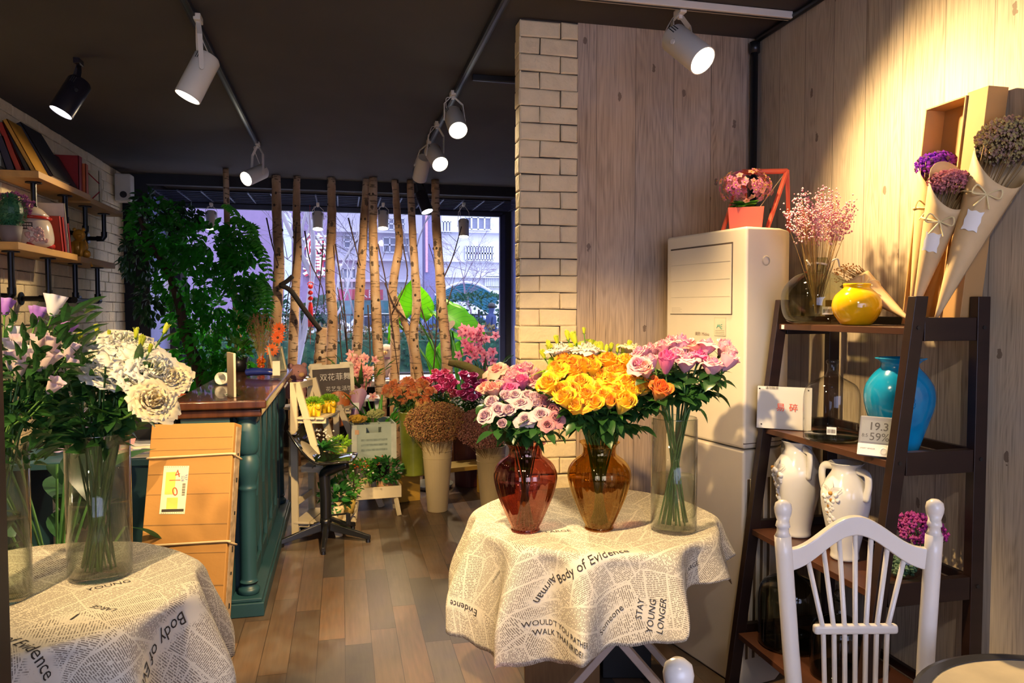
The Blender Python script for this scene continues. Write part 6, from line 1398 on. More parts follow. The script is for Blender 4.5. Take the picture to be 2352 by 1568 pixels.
m_ = MB(); m_.beam((.0, -.002, .23), (.097, -.002, .13), .004, .008).beam((.03, -.002, .0), (.097, -.002, .07), .004, .008); m_.build('band', redb, cf, world=False)
for k, (y, m_, h, le) in enumerate(((5.42, redb, .23, .22), (5.475, redb, .23, .22), (5.54, M('book_cream', (.7, .64, .55), .5), .33, .20), (5.60 if False else 5.565, redb, .2, .22))):
    lean_book(('red book leaning beside the ceramic jar', 'second red book leaning in the middle', 'tall white edged book leaning on the lower shelf', 'short red book behind the white edged one')[k], y, LZ+.004, .035 if k != 2 else .015, h, .19, m_, le)
side_book('yellow book leaning behind the topiary pot', -1.945, 4.98, LZ+.001, .03, .26, .08, gdb, .15)
spk = thing('wall_speaker', 'small white speaker box on the brick wall near the ceiling', 'speaker', (-1.93, 7.45, 2.62)); MB().bb((-1.995, 7.38, 2.50), (-1.86, 7.52, 2.75)).build('case', white_paint, spk, bevel=.012); MB().lathe([(0, 0), (.03, 0), (.03, .003), (0, .003)], 16, (-1.92, 7.379, 2.56), orient((0, -1, 0)), caps=False).build('speaker_cone', dark_metal, spk)
# topiary
c = Vector((-1.845, 4.80, LZ+.001)); tp = thing('topiary_pot', 'green topiary ball in a grey pot on the lower shelf', 'potted plant', c)
MB().lathe([(0, 0), (.045, 0), (.06, .10), (.054, .10), (.045, .09), (0, .09)], 24, c, caps=False).build('pot', M('grey_pot', (.20, .17, .18), .7), tp, smooth=True)
m_ = MB(); r = random.Random(1)
for i in range(900): d = Vector((r.gauss(0, 1), r.gauss(0, 1), r.gauss(0, 1))).normalized(); m_.leaf(c+Vector((0, 0, .185))+Vector((d.x*.078, d.y*.078, d.z*.095))*r.uniform(.85, 1.02), d, (0, 0, 1), .016, .009, n=2)
m_.ball(c+Vector((0, 0, .185)), .068, 14, 1, 1, 1.2); m_.build('foliage', leafm('topiary_leaf', (.03, .16, .08), (.02, .09, .05), .15), tp)
fluff('artificial_flowers', 'purple artificial flowers behind the topiary ball', 'flowers', c+Vector((-.03, .12, .02)), 0, 160, .011, (leafm('purple_silk', (.30, .06, .22), (.4, .15, .3), .2),), stem_d, 5, hc=c+Vector((-.02, .12, .24)), hr=(.10, .08, .08), stems=14)
# ceramic jar shaped like a cottage teapot
c = Vector((-1.86, 5.12, LZ+.001)); cj = thing('ceramic_jar', 'white ceramic cottage jar with red trim and painted window', 'jar', c); por = M('porcelain', (.72, .60, .50), .15, coat=.5); red_g = M('red_glaze', (.5, .03, .02), .2)
MB().lathe(cat([(0, 0), (.08, 0), (.10, .02), (.105, .06), (.095, .12), (.08, .15)]), 32, c).build('body', por, cj, smooth=True)
MB().lathe(cat([(.088, .15), (.085, .165), (.06, .195), (.035, .21), (0, .215)]), 32, c, caps=False).build('lid', por, cj, smooth=True); MB().tube([c+Vector((.09*cos(a), .09*sin(a), .152)) for a in [i*.3 for i in range(22)]], .008, 8).build('red_trim', red_g, cj, smooth=True)
MB().lathe([(.02, .2), (.012, .23), (0, .265)], 12, c+Vector((-.0, -.03, 0)), caps=False).build('knob', M('pink_glaze', (.75, .4, .38), .2), cj, smooth=True)
q_ = Quaternion((0, 0, 1), .15); MB().box(c+Vector((.02, -.099, .105)), (.05, .006, .035), q_).build('window_panel', M('painted_window', (.05, .02, .02), .3), cj)
m_ = MB(); [m_.box(c+Vector((.02+.011*(k-1.5), -.103, .112-.014*j)), (.008, .004, .009), q_) for k in range(4) for j in range(2)]; m_.build('window_pane', por, cj)
m_ = MB(); r = random.Random(9)
for i in range(26): a = -.9+r.uniform(-.5, .5); m_.ball(c+Vector((.104*cos(a), .104*sin(a), r.uniform(.03, .10))), .010, 8)
m_.build('flower_relief', M('relief_pink', (.75, .45, .4), .2), cj, smooth=True); m_ = MB()
for i in range(8): a = -1.9+r.uniform(-.25, .25); m_.leaf(c+Vector((.104*cos(a), .104*sin(a), .04+i*.008)), (0, -.2, 1), (cos(a), sin(a), 0), .03, .012)
m_.build('painted_leaf', leaf_d, cj); MB().tube([c+Vector((.02+.02*k, -.10+.03*k, .012)) for k in range(5)], .012, 8).build('red_roof_edge', red_g, cj, smooth=True)
cj.scale = (1.2, 1.2, 1.2)
# golden figurine
c = Vector((-1.86, 5.98, LZ+.001)); gf = thing('golden_figurine', 'golden seated animal figurine on the lower shelf', 'figurine', c); gold = M('gold_paint', (.65, .30, .03), .35, .3, bmp=.3, bscale=60)
m_ = MB(); m_.ball(c+Vector((0, 0, .075)), .055, 14, .9, 1, 1.25).ball(c+Vector((.01, -.02, .165)), .042, 14).ball(c+Vector((.02, -.055, .155)), .018, 8).ball(c+Vector((-.02, -.02, .205)), .014, 8).ball(c+Vector((.04, -.02, .205)), .014, 8)
for s in (-1, 1): m_.tube([c+Vector((s*.03, -.04, .11)), c+Vector((s*.03, -.06, .0))], .014, 8).ball(c+Vector((s*.05, 0, .03)), .03, 10)
m_.tube(smooth_path([c+Vector((0, .05, .03)), c+Vector((.03, .08, .08)), c+Vector((.02, .06, .14))], 4), .010, 6); m_.build('body', gold, gf, smooth=True)
m_ = MB(); m_.tube([c+Vector((.07, -.01, .0)), c+Vector((.085, -.01, -.05))], .003, 4).ball(c+Vector((.085, -.01, -.055)), .010, 8); m_.build('tassel', gold, gf)

# ================================================================ LEAFY VINE AND WINDOW TREES
D = 6.3
vp = pl(440, 700, D); vt = thing('leafy_vine', 'tall leafy green tree with dark bent trunk at the left of the window', 'tree', Vector((pl(478, 1000, D).x, pl(478, 1000, D).y, 0)))
f0 = pl(478, 900, D); tk = smooth_path([Vector((f0.x, f0.y, 0)), pl(470, 900, D), pl(430, 780, D), pl(412, 700, D), pl(385, 620, D), pl(345, 560, D), pl(320, 500, D)], 4)
MB().tube(tk, [.062-.002*i for i in range(len(tk))], 12).build('trunk', M('vine_trunk', (.07, .035, .02), .85, var=.2, bmp=.4), vt, smooth=True)
pr2 = lambda x, y, rx, ry, d=D: (pl(x, y, d), (rx*d/1700, rx*d/1700, ry*d/1700))
L_ = [pr2(470, 570, 70, 60), pr2(430, 640, 70, 70), pr2(520, 690, 65, 80), pr2(560, 620, 45, 70, 6.2), pr2(500, 780, 75, 70), pr2(520, 850, 60, 40), pr2(400, 560, 60, 60), pr2(360, 520, 60, 60, 6.5), pr2(455, 730, 70, 60, 6.5), pr2(585, 700, 30, 60), pr2(550, 560, 40, 50), pr2(450, 830, 50, 60, 6.5)]
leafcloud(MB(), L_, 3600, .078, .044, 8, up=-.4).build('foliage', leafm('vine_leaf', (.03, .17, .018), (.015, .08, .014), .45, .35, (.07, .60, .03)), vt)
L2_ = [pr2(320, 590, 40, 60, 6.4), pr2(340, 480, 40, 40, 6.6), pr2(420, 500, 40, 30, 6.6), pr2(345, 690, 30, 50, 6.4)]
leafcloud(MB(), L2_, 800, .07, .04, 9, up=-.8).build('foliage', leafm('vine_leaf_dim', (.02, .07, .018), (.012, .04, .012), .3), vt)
# long thin leaflet sprays at its right side
sp_ = MB(); r = random.Random(12)
for (x0, y0), (x1, y1) in (((560, 640), (600, 700)), ((570, 540), (620, 640)), ((600, 640), (612, 720)), ((540, 500), (590, 560)), ((560, 720), (600, 800)), ((520, 470), (545, 540))):
    pts = smooth_path([pl(x0, y0, 6.1), pl((x0+x1)/2+8, (y0+y1)/2-14, 6.1), pl(x1, y1, 6.1)], 6); sp_.tube(pts, .0018, 4)
    for i, p in enumerate(pts):
        for s in (-1, 1): sp_.leaf(p, (s, r.uniform(-.3, .3), -.35), (0, -1, .4), .05, .026, n=4)
sp_.build('leaf_spray', leafm('spray_leaf', (.04, .22, .02), (.03, .14, .02), .45, .35, (.12, .6, .04)), vt)
birch = birch_mat()
def trunk(label, pts, d, r0, cut=False, seed=0, top=True):
    r = random.Random(seed); P3 = [at_y(x, y, d) for x, y in pts]; 
    if top: P3[0].z = ZC-.003
    b = P3[-1]; P3.append(Vector((b.x+r.uniform(-.02, .02), b.y, 0.0)))
    path = smooth_path(P3, 7); n = len(path); rs = [r0*1.30*(.82+.45*i/n)*r.uniform(.95, 1.05) for i in range(n)]
    t = thing('birch_trunk', label, 'birch trunk', (path[-1].x, path[-1].y, 0))
    mb = MB().tube(path, rs, 16)
    for v_ in mb.v: v_ += Vector((r.uniform(-1, 1), r.uniform(-1, 1), 0))*r0*.07
    kb_ = mb; mb.cur = 1
    for i in range(9):
        k = r.randrange(2, n-2); a = r.uniform(3.3, 6.2); p = path[k]+Vector((cos(a), sin(a), 0))*rs[k]*.88
        kb_.ball(p, rs[k]*.24, 8, 1.2, 1, 1.5)
    mb.build('bark', [birch, M('bark_scar', (.05, .03, .018), .9)], t, smooth=True)
    return t, path
d = 7.46
TL = [('thin birch trunk, leftmost, rising out of the leafy vine', [(519, 420), (523, 540), (530, 640), (545, 720), (548, 880)], 7.2, .024),
      ('thick birch trunk directly right of the leafy vine', [(634, 412), (636, 500), (641, 600), (636, 700), (628, 860)], d, .038),
      ('birch trunk with an orange bark, second after the vine', [(682, 418), (681, 500), (683, 580), (678, 680), (672, 860)], d, .031),
      ('straight birch trunk left of the chalkboard top', [(761, 415), (762, 500), (758, 640), (764, 740), (759, 880)], d, .036),
      ('birch trunk leaning slightly left in the middle of the window', [(842, 422), (836, 520), (828, 640), (822, 760), (816, 880)], d, .035),
      ('birch trunk touching the one leaning left at its top', [(857, 422), (857, 540), (861, 640), (866, 760), (874, 900)], d-.1, .036),
      ('crooked birch trunk with a broken knot at mid height', [(907, 422), (913, 500), (917, 560), (906, 630), (902, 680), (908, 780), (906, 900)], d, .032),
      ('birch trunk left of the black spotlight', [(942, 420), (947, 520), (953, 620), (957, 700), (950, 780), (966, 900)], d-.05, .033),
      ('birch trunk at the right with the wooden heart hanging on it', [(1000, 420), (1001, 500), (1008, 600), (1015, 700), (1024, 800), (1030, 900)], d-.1, .037)]
for i, (lb_, pts, dd, r0) in enumerate(TL): trunk(lb_, pts, dd, r0, seed=i)
t_, _ = trunk('sawn birch stump standing left of the straight trunk', [(739, 752), (737, 800), (735, 870)], 7.28, .045, seed=20, top=False)
trunk('short forked birch branch leaning to the right trunk group', [(905, 680), (925, 730), (945, 790), (952, 870)], d-.02, .027, seed=21, top=False)
tag(MB().tube(smooth_path([pl(644, 655, 7.0), pl(668, 668, 7.0), pl(700, 712, 7.0), pl(736, 758, 7.0)], 5), .024, 10).build('charred_branch', M('charred', (.02, .014, .012), .9), smooth=True), 'black charred branch between the thick trunk and the sawn stump', 'branch')
tag(MB().tube(smooth_path([pl(644, 655, 7.0), pl(660, 645, 7.0), pl(672, 634, 7.0)], 3), .022, 10).build('charred_branch', MC['charred'], smooth=True), 'short black branch stub behind the orange barked trunk', 'branch')
tg = [[(680, 520), (676, 600), (660, 690), (655, 760)], [(612, 500), (625, 560), (640, 610)], [(742, 560), (736, 640), (725, 720), (700, 790)], [(800, 500), (815, 560), (828, 610)], [(770, 560), (790, 700), (800, 830)], [(868, 560), (885, 640), (900, 740), (915, 860)],
      [(800, 830), (790, 740), (775, 660)], [(925, 560), (935, 640), (900, 720)], [(995, 860), (1003, 740), (1000, 620), (985, 560)], [(960, 690), (985, 760), (1000, 800)], [(1018, 640), (1040, 590), (1060, 520)], [(700, 530), (712, 600), (740, 660), (745, 720)], [(845, 700), (850, 800), (848, 870)], [(780, 720), (782, 790), (790, 860)],
      [(880, 880), (873, 800), (868, 740)], [(1028, 700), (1036, 670), (1040, 655)], [(955, 820), (975, 870), (985, 900)], [(884, 650), (905, 700), (940, 740), (955, 760)]]
twm = M('twig_bark', (.07, .035, .025), .8); 
for i, pts in enumerate(tg):
    r = random.Random(i); dd = 7.39+r.uniform(-.03, .03); P3 = smooth_path([at_y(x, y, dd) for x, y in pts], 4); t = thing('bare_twig', 'thin bare dark twig standing among the birch trunks', 'twig', P3[-1], 'bare twigs among the birch trunks')
    REG.append((pts[1][0], pts[1][1], t)); m_ = MB().tube(P3, [.007-.0003*k for k in range(len(P3))], 6)
    for k in range(2, len(P3)-1, 2): e = Vector((r.uniform(-.12, .12), r.uniform(-.05, .05), r.uniform(.03, .16))); m_.tube([P3[k], P3[k]+e*.6, P3[k]+e], .0022, 4)
    m_.build('branch', twm, t, smooth=True)
# wooden heart, red charm
p = pl(1033, 745, 7.42); ht = thing('wooden_heart', 'pale wooden heart hanging on the right birch trunk', 'ornament', p)
hpts = [(.045*1.2*sin(a)**3, .045*(1.05*cos(a)-.42*cos(2*a)-.16*cos(3*a)-.06*cos(4*a))) for a in [2*pi*k/28 for k in range(28)]]
MB().prism(hpts[::-1], .010, Quaternion((0, 0, 1), -YAW) @ Quaternion((1, 0, 0), pi/2), p).build('heart', M('pale_board', (.50, .42, .38), .7, stretch=(1, 1, 10)), ht); MB().tube([p+Vector((0, 0, .04)), pl(1020, 700, 7.45)], .0015, 4).build('string', rp, ht)
rc = thing('red_charm', 'red Chinese knot charm of lanterns and tassel hanging before the window', 'ornament', pl(713, 700, 7.9)); rm = M('charm_red', (.65, .01, .01), .4)
a_ = pl(713, 600, 7.9); MB().tube([Vector((a_.x, a_.y, 2.63)), pl(713, 790, 7.9)], .0018, 4).build('cord', rm, rc); m_ = MB()
for y in (658, 672, 685): m_.ball(pl(713, y, 7.9), .028, 12, 1, 1, .9)
m_.build('lantern', rm, rc, smooth=True); b = pl(713, 694, 7.9); MB().lathe([(0, 0), (.02, 0), (.025, -.05), (.03, -.26), (0, -.26)][::-1], 12, b, caps=False).build('tassel', rm, rc, smooth=True)
m_ = MB(); [m_.tube([pl(713, 652, 7.9)+Vector((.028*cos(x), 0, .02*sin(x))) for x in (k*.5, k*.5+.5)], .005, 6) for k in range(13)]; m_.build('knot', rm, rc)

# elephant ear plant, orchids, mossy log
def big_leaf(mb, c, tip, up_, W, n=10, heart=.25):
    c, tip = Vector(c), Vector(tip); ax = tip-c; L = ax.length; ax.normalize(); nn = Vector(up_); nn = (nn-ax*nn.dot(ax)).normalized(); x = ax.cross(nn)
    def fn(u, v):
        s = (u-.5)*2; t = v; w_ = W*.5*(sin(pi*min(1, t*.93+.07)**.62)); bk = -heart*L*(1-t)**2*abs(s)*1.2
        wav = .012*sin(t*22)*abs(s)
        return c+ax*(L*t+bk)+x*(s*w_)+nn*(.12*W*abs(s)**1.5-.10*L*t*t+wav)
    mb.grid(fn, 10, n)
ee = thing('elephant_ear_plant', 'elephant ear plant with big glowing green leaves behind the birches', 'plant', Vector((pl(1055, 900, 7.4).x, pl(1055, 900, 7.4).y, 0)))
cpl = Vector((pl(1065, 880, 7.4).x, pl(1065, 880, 7.4).y, 0)); ear = leafm('ear_leaf', (.07, .34, .03), (.04, .24, .03), .5, .35, (.32, .85, .03), 3)
ent = ear.node_tree; eb = ent.nodes['Principled BSDF']; eu = N(ent, 'UVMap'); es_ = N(ent, 'SeparateXYZ'); ent.links.new(eu.outputs[0], es_.inputs[0])
ea = math_n(ent, 'ABSOLUTE', math_n(ent, 'SUBTRACT', es_.outputs[0], .5)); ev = math_n(ent, 'LESS_THAN', math_n(ent, 'FRACT', math_n(ent, 'SUBTRACT', math_n(ent, 'MULTIPLY', es_.outputs[1], 8), math_n(ent, 'MULTIPLY', ea, 5))), .10)
ev = math_n(ent, 'MAXIMUM', ev, math_n(ent, 'LESS_THAN', ea, .015)); etr = [n_ for n_ in ent.nodes if n_.type == 'BSDF_TRANSLUCENT'][0]
ent.links.new(mixc(ent, math_n(ent, 'MULTIPLY', ev, .6), (.45, .90, .03), (.08, .42, .02)), etr.inputs[0])
MB().lathe([(0, 0), (.14, 0), (.19, .35), (.17, .35), (.16, .3), (0, .3)], 24, cpl, caps=False).build('pot', M('terracotta', (.3, .12, .06), .8), ee, smooth=True)
el = MB(); es = MB()
for cx, cy, tx, ty, up_, W in ((950, 716, 946, 640, (0, -1, .3), .42), (1022, 720, 1118, 770, (-.2, -.6, 1), .36), (1038, 762, 1115, 790, (0, -.4, -1), .22), (1000, 800, 994, 870, (0, -1, .2), .20), (1058, 800, 1030, 838, (0, -1, .5), .16), (908, 735, 893, 790, (.4, -1, 0), .13)):
    a, b = pl(cx, cy, 7.62), pl(tx, ty, 7.55); big_leaf(el, a, b, up_, W); es.tube(smooth_path([cpl+Vector((0, 0, .3)), cpl.lerp(a, .55)+Vector((0, 0, .25)), a], 6), .012, 8)
el.build('leaves', ear, ee, smooth=True).modifiers.new('t', 'SOLIDIFY').thickness = .002; es.build('stalks', leafm('ear_stalk', (.06, .28, .03), None, .2), ee, smooth=True)
def orchid(label, base, stems, n, seed, mats, sz=.045, leaves=9, zoff=0):
    r = random.Random(seed); t = thing('orchid', label, 'orchid', base); m1, m2, st, lf = MB(), MB(), MB(), MB(); base = Vector(base)
    for P in stems:
        pts = smooth_path([base]+P, 6); st.tube(pts, .004, 6); k0 = int(len(pts)*.35)
        for i in range(n):
            p = pts[r.randrange(k0, len(pts))]+Vector((r.gauss(0, .05), r.gauss(0, .04), r.gauss(0, .03))); f = Vector((r.uniform(-.7, .7), -1, r.uniform(-.3, .3))).normalized(); x = f.orthogonal().normalized(); y = f.cross(x); a0 = r.uniform(0, 6)
            for k in range(5): a = a0+2*pi*k/5; m1.leaf(p, (x*cos(a)+y*sin(a))+f*.25, f, sz, sz*.7, n=4, droop=.3)
            m2.ball(p+f*.006, sz*.18, 6)
    for k in range(leaves): a = 2*pi*k/leaves+r.uniform(-.3, .3); L = r.uniform(.3, .5); big_leaf(lf, base+Vector((0, 0, .02)), base+Vector((cos(a)*L*.7, sin(a)*L*.7, L*.7)), (-cos(a)*.5, -sin(a)*.5, 1), .04, 8, 0)
    m1.build('petals', mats[0], t); m2.build('flower_lips', mats[1], t); st.build('stems', stem_m, t, smooth=True); lf.build('leaves', leaf_d, t, smooth=True); return t
op = leafm('orchid_pink', (.78, .30, .42), (.70, .14, .32), .35); ol = M('orchid_lip', (.45, .03, .12), .5); osl = leafm('orchid_salmon', (.80, .42, .34), (.72, .25, .28), .35)
SZ = .782
b = pl(1115, 880, 7.45); b.z = .70; ob = Vector((b.x, b.y, SZ))
orchid('pink orchid sprays at the right of the window', pl(1110, 880, 7.3), [[pl(1100, 850, 7.3), pl(1080, 770, 7.3), pl(1072, 762, 7.3)], [pl(1118, 850, 7.25), pl(1112, 790, 7.25), pl(1100, 765, 7.25)], [pl(1105, 860, 7.2), pl(1090, 820, 7.2), pl(1075, 800, 7.2)]], 15, 3, (op, ol), .055)
orchid('salmon pink orchid sprays behind the chalkboard', pl(828, 900, 6.6), [[pl(822, 870, 6.6), pl(808, 810, 6.6)], [pl(835, 880, 6.55), pl(830, 830, 6.55), pl(835, 820, 6.55)], [pl(838, 900, 6.5), pl(842, 860, 6.5), pl(840, 850, 6.5)]], 14, 4, (osl, ol), .045)
lgp = smooth_path([pl(1030, 832, 7.1), pl(1060, 838, 7.1), pl(1090, 852, 7.05), pl(1125, 880, 7.0), pl(1140, 905, 7.0)], 5)
lg = thing('mossy_log', 'mossy curved log under the pink orchids', 'log', lgp[0]); MB().tube(lgp, [.03+.002*i for i in range(len(lgp))], 12).build('bark', M('mossy_bark', (.09, .05, .015), .9, c2=(.10, .11, .02), scale=12, bmp=.8), lg, smooth=True)
# support plinth for orchids and log
pls = thing('display_plinth', 'pale display plinth behind the flower buckets', 'plinth', (pl(1115, 900, 7.15).x, pl(1115, 900, 7.15).y, 0)); c = pls.location
MB().bb((c.x-.28, c.y-.16, 0), (c.x+.22, c.y+.25, .70)).build('block', MC['sill_white'], pls, bevel=.005)
# snake plants on the sill
def blades(label, base, n, L, W, seed, mat, spread=.5, cat_='plant', name='spiky_plant', pot=True, pr=.06, pm=None):
    r = random.Random(seed); t = thing(name, label, cat_, base); base = Vector(base); m_ = MB(); h0 = pr*1.5 if pot else 0
    for i in range(n): a = r.uniform(0, 6.28); l_ = L*r.uniform(.7, 1.1); big_leaf(m_, base+Vector((0, 0, h0)), base+Vector((cos(a)*l_*spread, sin(a)*l_*spread, h0+l_*r.uniform(.5, .9))), (-cos(a), -sin(a), .6), W, 8, 0)
    m_.build('leaves', mat, t, smooth=True)
    if pot: MB().lathe([(0, 0), (pr*.75, 0), (pr, h0*1.1), (pr*.9, h0*1.1), (pr*.85, h0), (0, h0)], 24, base, caps=False).build('pot', pm or dark_metal, t, smooth=True)
    return t
var = leafm('variegated_leaf', (.22, .28, .08), (.05, .13, .03), .25)
blades('spiky variegated plant behind the chalkboard, left', Vector((pl(752, 890, 6.7).x, pl(752, 890, 6.7).y, .72)), 9, .34, .035, 3, var, 1.1); 
st2 = thing('plant_table', 'narrow pale table carrying the plants behind the chalkboard', 'table', (pl(790, 900, 6.75).x, pl(790, 900, 6.75).y, 0)); c = st2.location
MB().bb((c.x-.32, c.y-.16, .69), (c.x+.32, c.y+.16, .715)).build('tabletop', MC['sill_white'], st2, bevel=.003)
for sx in (-1, 1):
    for sy in (-1, 1): MB().bb((c.x+sx*.29-.015, c.y+sy*.13-.015, 0), (c.x+sx*.29+.015, c.y+sy*.13+.015, .69)).build('leg', MC['sill_white'], st2)
blades('spiky variegated plant behind the chalkboard, right', Vector((pl(812, 890, 6.75).x, pl(812, 890, 6.75).y, .716)), 8, .36, .03, 5, var, .7)

# ================================================================ PLANT LADDERS, CHALKBOARD, STOOL, BUCKETS
wash = M('white_wash', (.66, .56, .38), .6, var=.08, scale=6, bmp=.1)
O1 = ld(-1.46, 4.90); AX = Vector((.957, -.29, 0)).normalized(); BX = Vector((.29, .957, 0)).normalized()
def lad(o, u, v, z): return o+AX*u+BX*v+Vector((0, 0, z))
def ladder(label, o, H, D_, Wd, shelves, name='plant_ladder'):
    t = thing(name, label, 'plant stand', lad(o, D_*.5, Wd*.5, 0))
    for v in (0, Wd):
        MB().beam(lad(o, .01, v, 0), lad(o, .01, v, H), .022, .045, up=AX).build('rear_leg', wash, t, bevel=.002)
        MB().beam(lad(o, D_, v, 0), lad(o, .03, v, H), .022, .045, up=AX).build('front_leg', wash, t, bevel=.002)
    MB().beam(lad(o, .02, 0, H-.03), lad(o, .02, Wd, H-.03), .02, .04).build('top_rail', wash, t)
    MB().beam(lad(o, .01, 0, .22), lad(o, .01, Wd, .22), .02, .04).build('back_rail', wash, t)
    for z, u0, u1 in shelves:
        m_ = MB(); n = 3
        for k in range(n):
            a, b = u0+(u1-u0)*k/n+.004, u0+(u1-u0)*(k+1)/n-.004; q_ = Matrix((AX, BX, Vector((0, 0, 1)))).transposed(); m_.box(lad(o, (a+b)/2, Wd/2, z-.008), (b-a, Wd+.03, .014), q_)
        m_.build('slatted_shelf', wash, t, bevel=.001); q_ = Matrix((AX, BX, Vector((0, 0, 1)))).transposed()
        for v in (.02, Wd-.02): MB().box(lad(o, (u0+u1)/2, v, z-.03), (u1-u0, .016, .028), q_).build('shelf_rail', wash, t)
    return t
ladder('tall cream wooden plant ladder beside the counter', O1, 1.03, .31, .33, [(.80, .03, .22), (.47, .05, .31), (.10, .0, .34)])
def pot(root, c, r0, r1, h, m, name='pot', rim=True):
    MB().lathe([(0, 0), (r0, 0), (r1, h), (r1-.006, h), (r1-.01, h*.85), (0, h*.85)], 24, c, caps=False).build(name, m, root, smooth=True)
def potted(label, c, r0, r1, h, pm, kind, fm, seed, fh=.09, fr_=.08, n=120, L=.035, W=.02, dots=None, cat_='potted plant'):
    c = Vector(c); t = thing('potted_plant', label, cat_, c); pot(t, c, r0, r1, h, pm); top = c+Vector((0, 0, h*.9)); r = random.Random(seed)
    if kind == 'bush': m_ = leafcloud(MB(), [(top+Vector((0, 0, fh*.5)), (fr_, fr_, fh*.55))], n, L, W, seed, .5)
    elif kind == 'moss':
        m_ = MB()
        for i in range(n): d_ = Vector((r.gauss(0, 1), r.gauss(0, 1), abs(r.gauss(0, 1)))).normalized(); m_.leaf(top+Vector((d_.x*fr_, d_.y*fr_, d_.z*fh*.6))*1, d_, (r.uniform(-1, 1), r.uniform(-1, 1), .3), L, W, n=2)
    else:
        m_ = MB()
        for i in range(n): a = r.uniform(0, 6.28); e = r.uniform(.2, 1.3); m_.leaf(top, (cos(a), sin(a), e), (-cos(a), -sin(a), 1), fh*r.uniform(.8, 1.4), W, n=5, droop=.35)
    m_.build('foliage', fm, t)
    if dots:
        d_ = MB(); [d_.octa(top+Vector((r.gauss(0, .6)*fr_, r.gauss(0, .6)*fr_, fh*r.uniform(.5, 1.1))), .008) for _ in range(26)]; d_.build('flowers', dots, t)
    return t
yel = M('yellow_ceramic', (.78, .50, .02), .3); crm = M('cream_ceramic', (.66, .5, .28), .4); dotw = M('dot_white', (.8, .75, .7), .6); doto = M('dot_orange', (.8, .15, .03), .6)
gl1 = leafm('pot_green', (.10, .32, .03), (.05, .18, .02), .3); gl2 = leafm('lime_green', (.28, .50, .03), (.16, .36, .02), .35); gl3 = leafm('deep_green', (.03, .18, .03), (.02, .10, .02), .25)
for i, (v, u) in enumerate(((.07, .12), (.24, .17))):
    t = potted(('yellow elephant shaped pot of green moss, nearer one', 'yellow elephant shaped pot of green moss, farther one')[i], lad(O1, u, v, .801), .045, .062, .085, yel, 'moss', gl2, 5+i, .05, .05, 420, .026, .010)
    c = lad(O1, u, v, .801); e = (CAM-c); e.z = 0; e.normalize(); MB().tube(smooth_path([c+e*.055+Vector((0, 0, .06)), c+e*.085+Vector((0, 0, .045)), c+e*.088+Vector((0, 0, .01))], 4), .010, 8).ball(c+e*.05+RT*.03+Vector((0, 0, .065)), .02, 8, 1, .4, 1).ball(c+e*.05-RT*.03+Vector((0, 0, .065)), .02, 8, 1, .4, 1).build('trunk_and_ears', yel, t, smooth=True)
    m_ = MB(); [m_.lathe([(0, 0), (.014, 0), (.016, .03), (0, .03)], 8, c+Vector((.03*a, .03*b, -.002)), caps=False) for a in (-1, 1) for b in (-1, 1)]; m_.build('foot', yel, t)
potted('spiky green plant in a striped cream pot on the ladder middle step', lad(O1, .16, .10, .471), .04, .055, .09, crm, 'spike', gl3, 8, .14, .06, 60, .05, .022, dotw)
potted('trailing lime plant in a glass bowl on the ladder middle step', lad(O1, .24, .24, .471), .04, .06, .085, M('glassy_yellow', (.55, .50, .12), .1), 'bush', gl2, 9, .07, .07, 90, .035, .026)
potted('round leafed dark green plant in a cream pot on the bottom step', lad(O1, .27, .06, .101), .045, .06, .10, crm, 'bush', gl3, 10, .14, .08, 60, .07, .06)
potted('small white flowered plant in a yellow pot on the bottom step', lad(O1, .30, .22, .101), .045, .062, .10, M('yellow_print_pot', (.6, .42, .1), .4, var=.2, scale=30), 'bush', gl1, 11, .18, .09, 160, .032, .022, dotw)
# second ladder stand behind, with trough, crate, bouquets
O2 = ld(-1.36, 5.66); 
t2 = ladder('cream wooden plant ladder behind the first one carrying the grey crate', O2, .78, .36, .46, [(.76, .0, .12), (.365, .03, .36)])
TX = (RT*.95+HF*.30).normalized(); TY = Vector((-TX.y, TX.x, 0)); q_ = Matrix((TX, TY, Vector((0, 0, 1)))).transposed(); c = pl(862, 1135, 5.45); c.z = .175
tr = thing('planter_trough', 'low whitewashed planter trough on splayed feet beside the yellow bench', 'planter', Vector((c.x, c.y, 0))); m_ = MB()
for du, dv, su, sv in ((0, -.09, .36, .012), (0, .09, .36, .012), (-.175, 0, .012, .18), (.175, 0, .012, .18)): m_.box(c+TX*du+TY*dv, (su, sv, .085), q_)
m_.box(c-Vector((0, 0, .04)), (.36, .18, .008), q_); m_.build('trough', wash, tr, bevel=.001)
for du in (-.14, .14):
    for dv in (-1, 1): MB().beam(c+TX*du+TY*dv*.07-Vector((0, 0, .04)), c+TX*du*1.15+TY*dv*.11-Vector((0, 0, .173)), .02, .03).build('leg', wash, tr)
potted('orange flowered plant in a glass jar pot in the planter trough', c-TX*.09-Vector((0, 0, .035)), .05, .062, .12, crm, 'bush', gl1, 12, .15, .10, 190, .035, .022, doto)
potted('bushy green plant in a terracotta pot in the planter trough', c+TX*.07-Vector((0, 0, .035)), .05, .065, .11, M('terracotta_light', (.5, .25, .12), .7), 'bush', gl3, 13, .16, .12, 220, .045, .028)
cr_m = M('aqua_crate', (.46, .56, .50), .6, var=.18, scale=4); cc = lad(O2, .16, .20, .367); crt = thing('wooden_crate', 'pale grey-green wooden crate with hand hole and dividers', 'crate', cc); hh = .27; cu, cv = .34, .46
qc = Matrix((TX, TY, Vector((0, 0, 1)))).transposed(); 
def crp(a, b, z): return cc+TX*a+TY*b+Vector((0, 0, z))
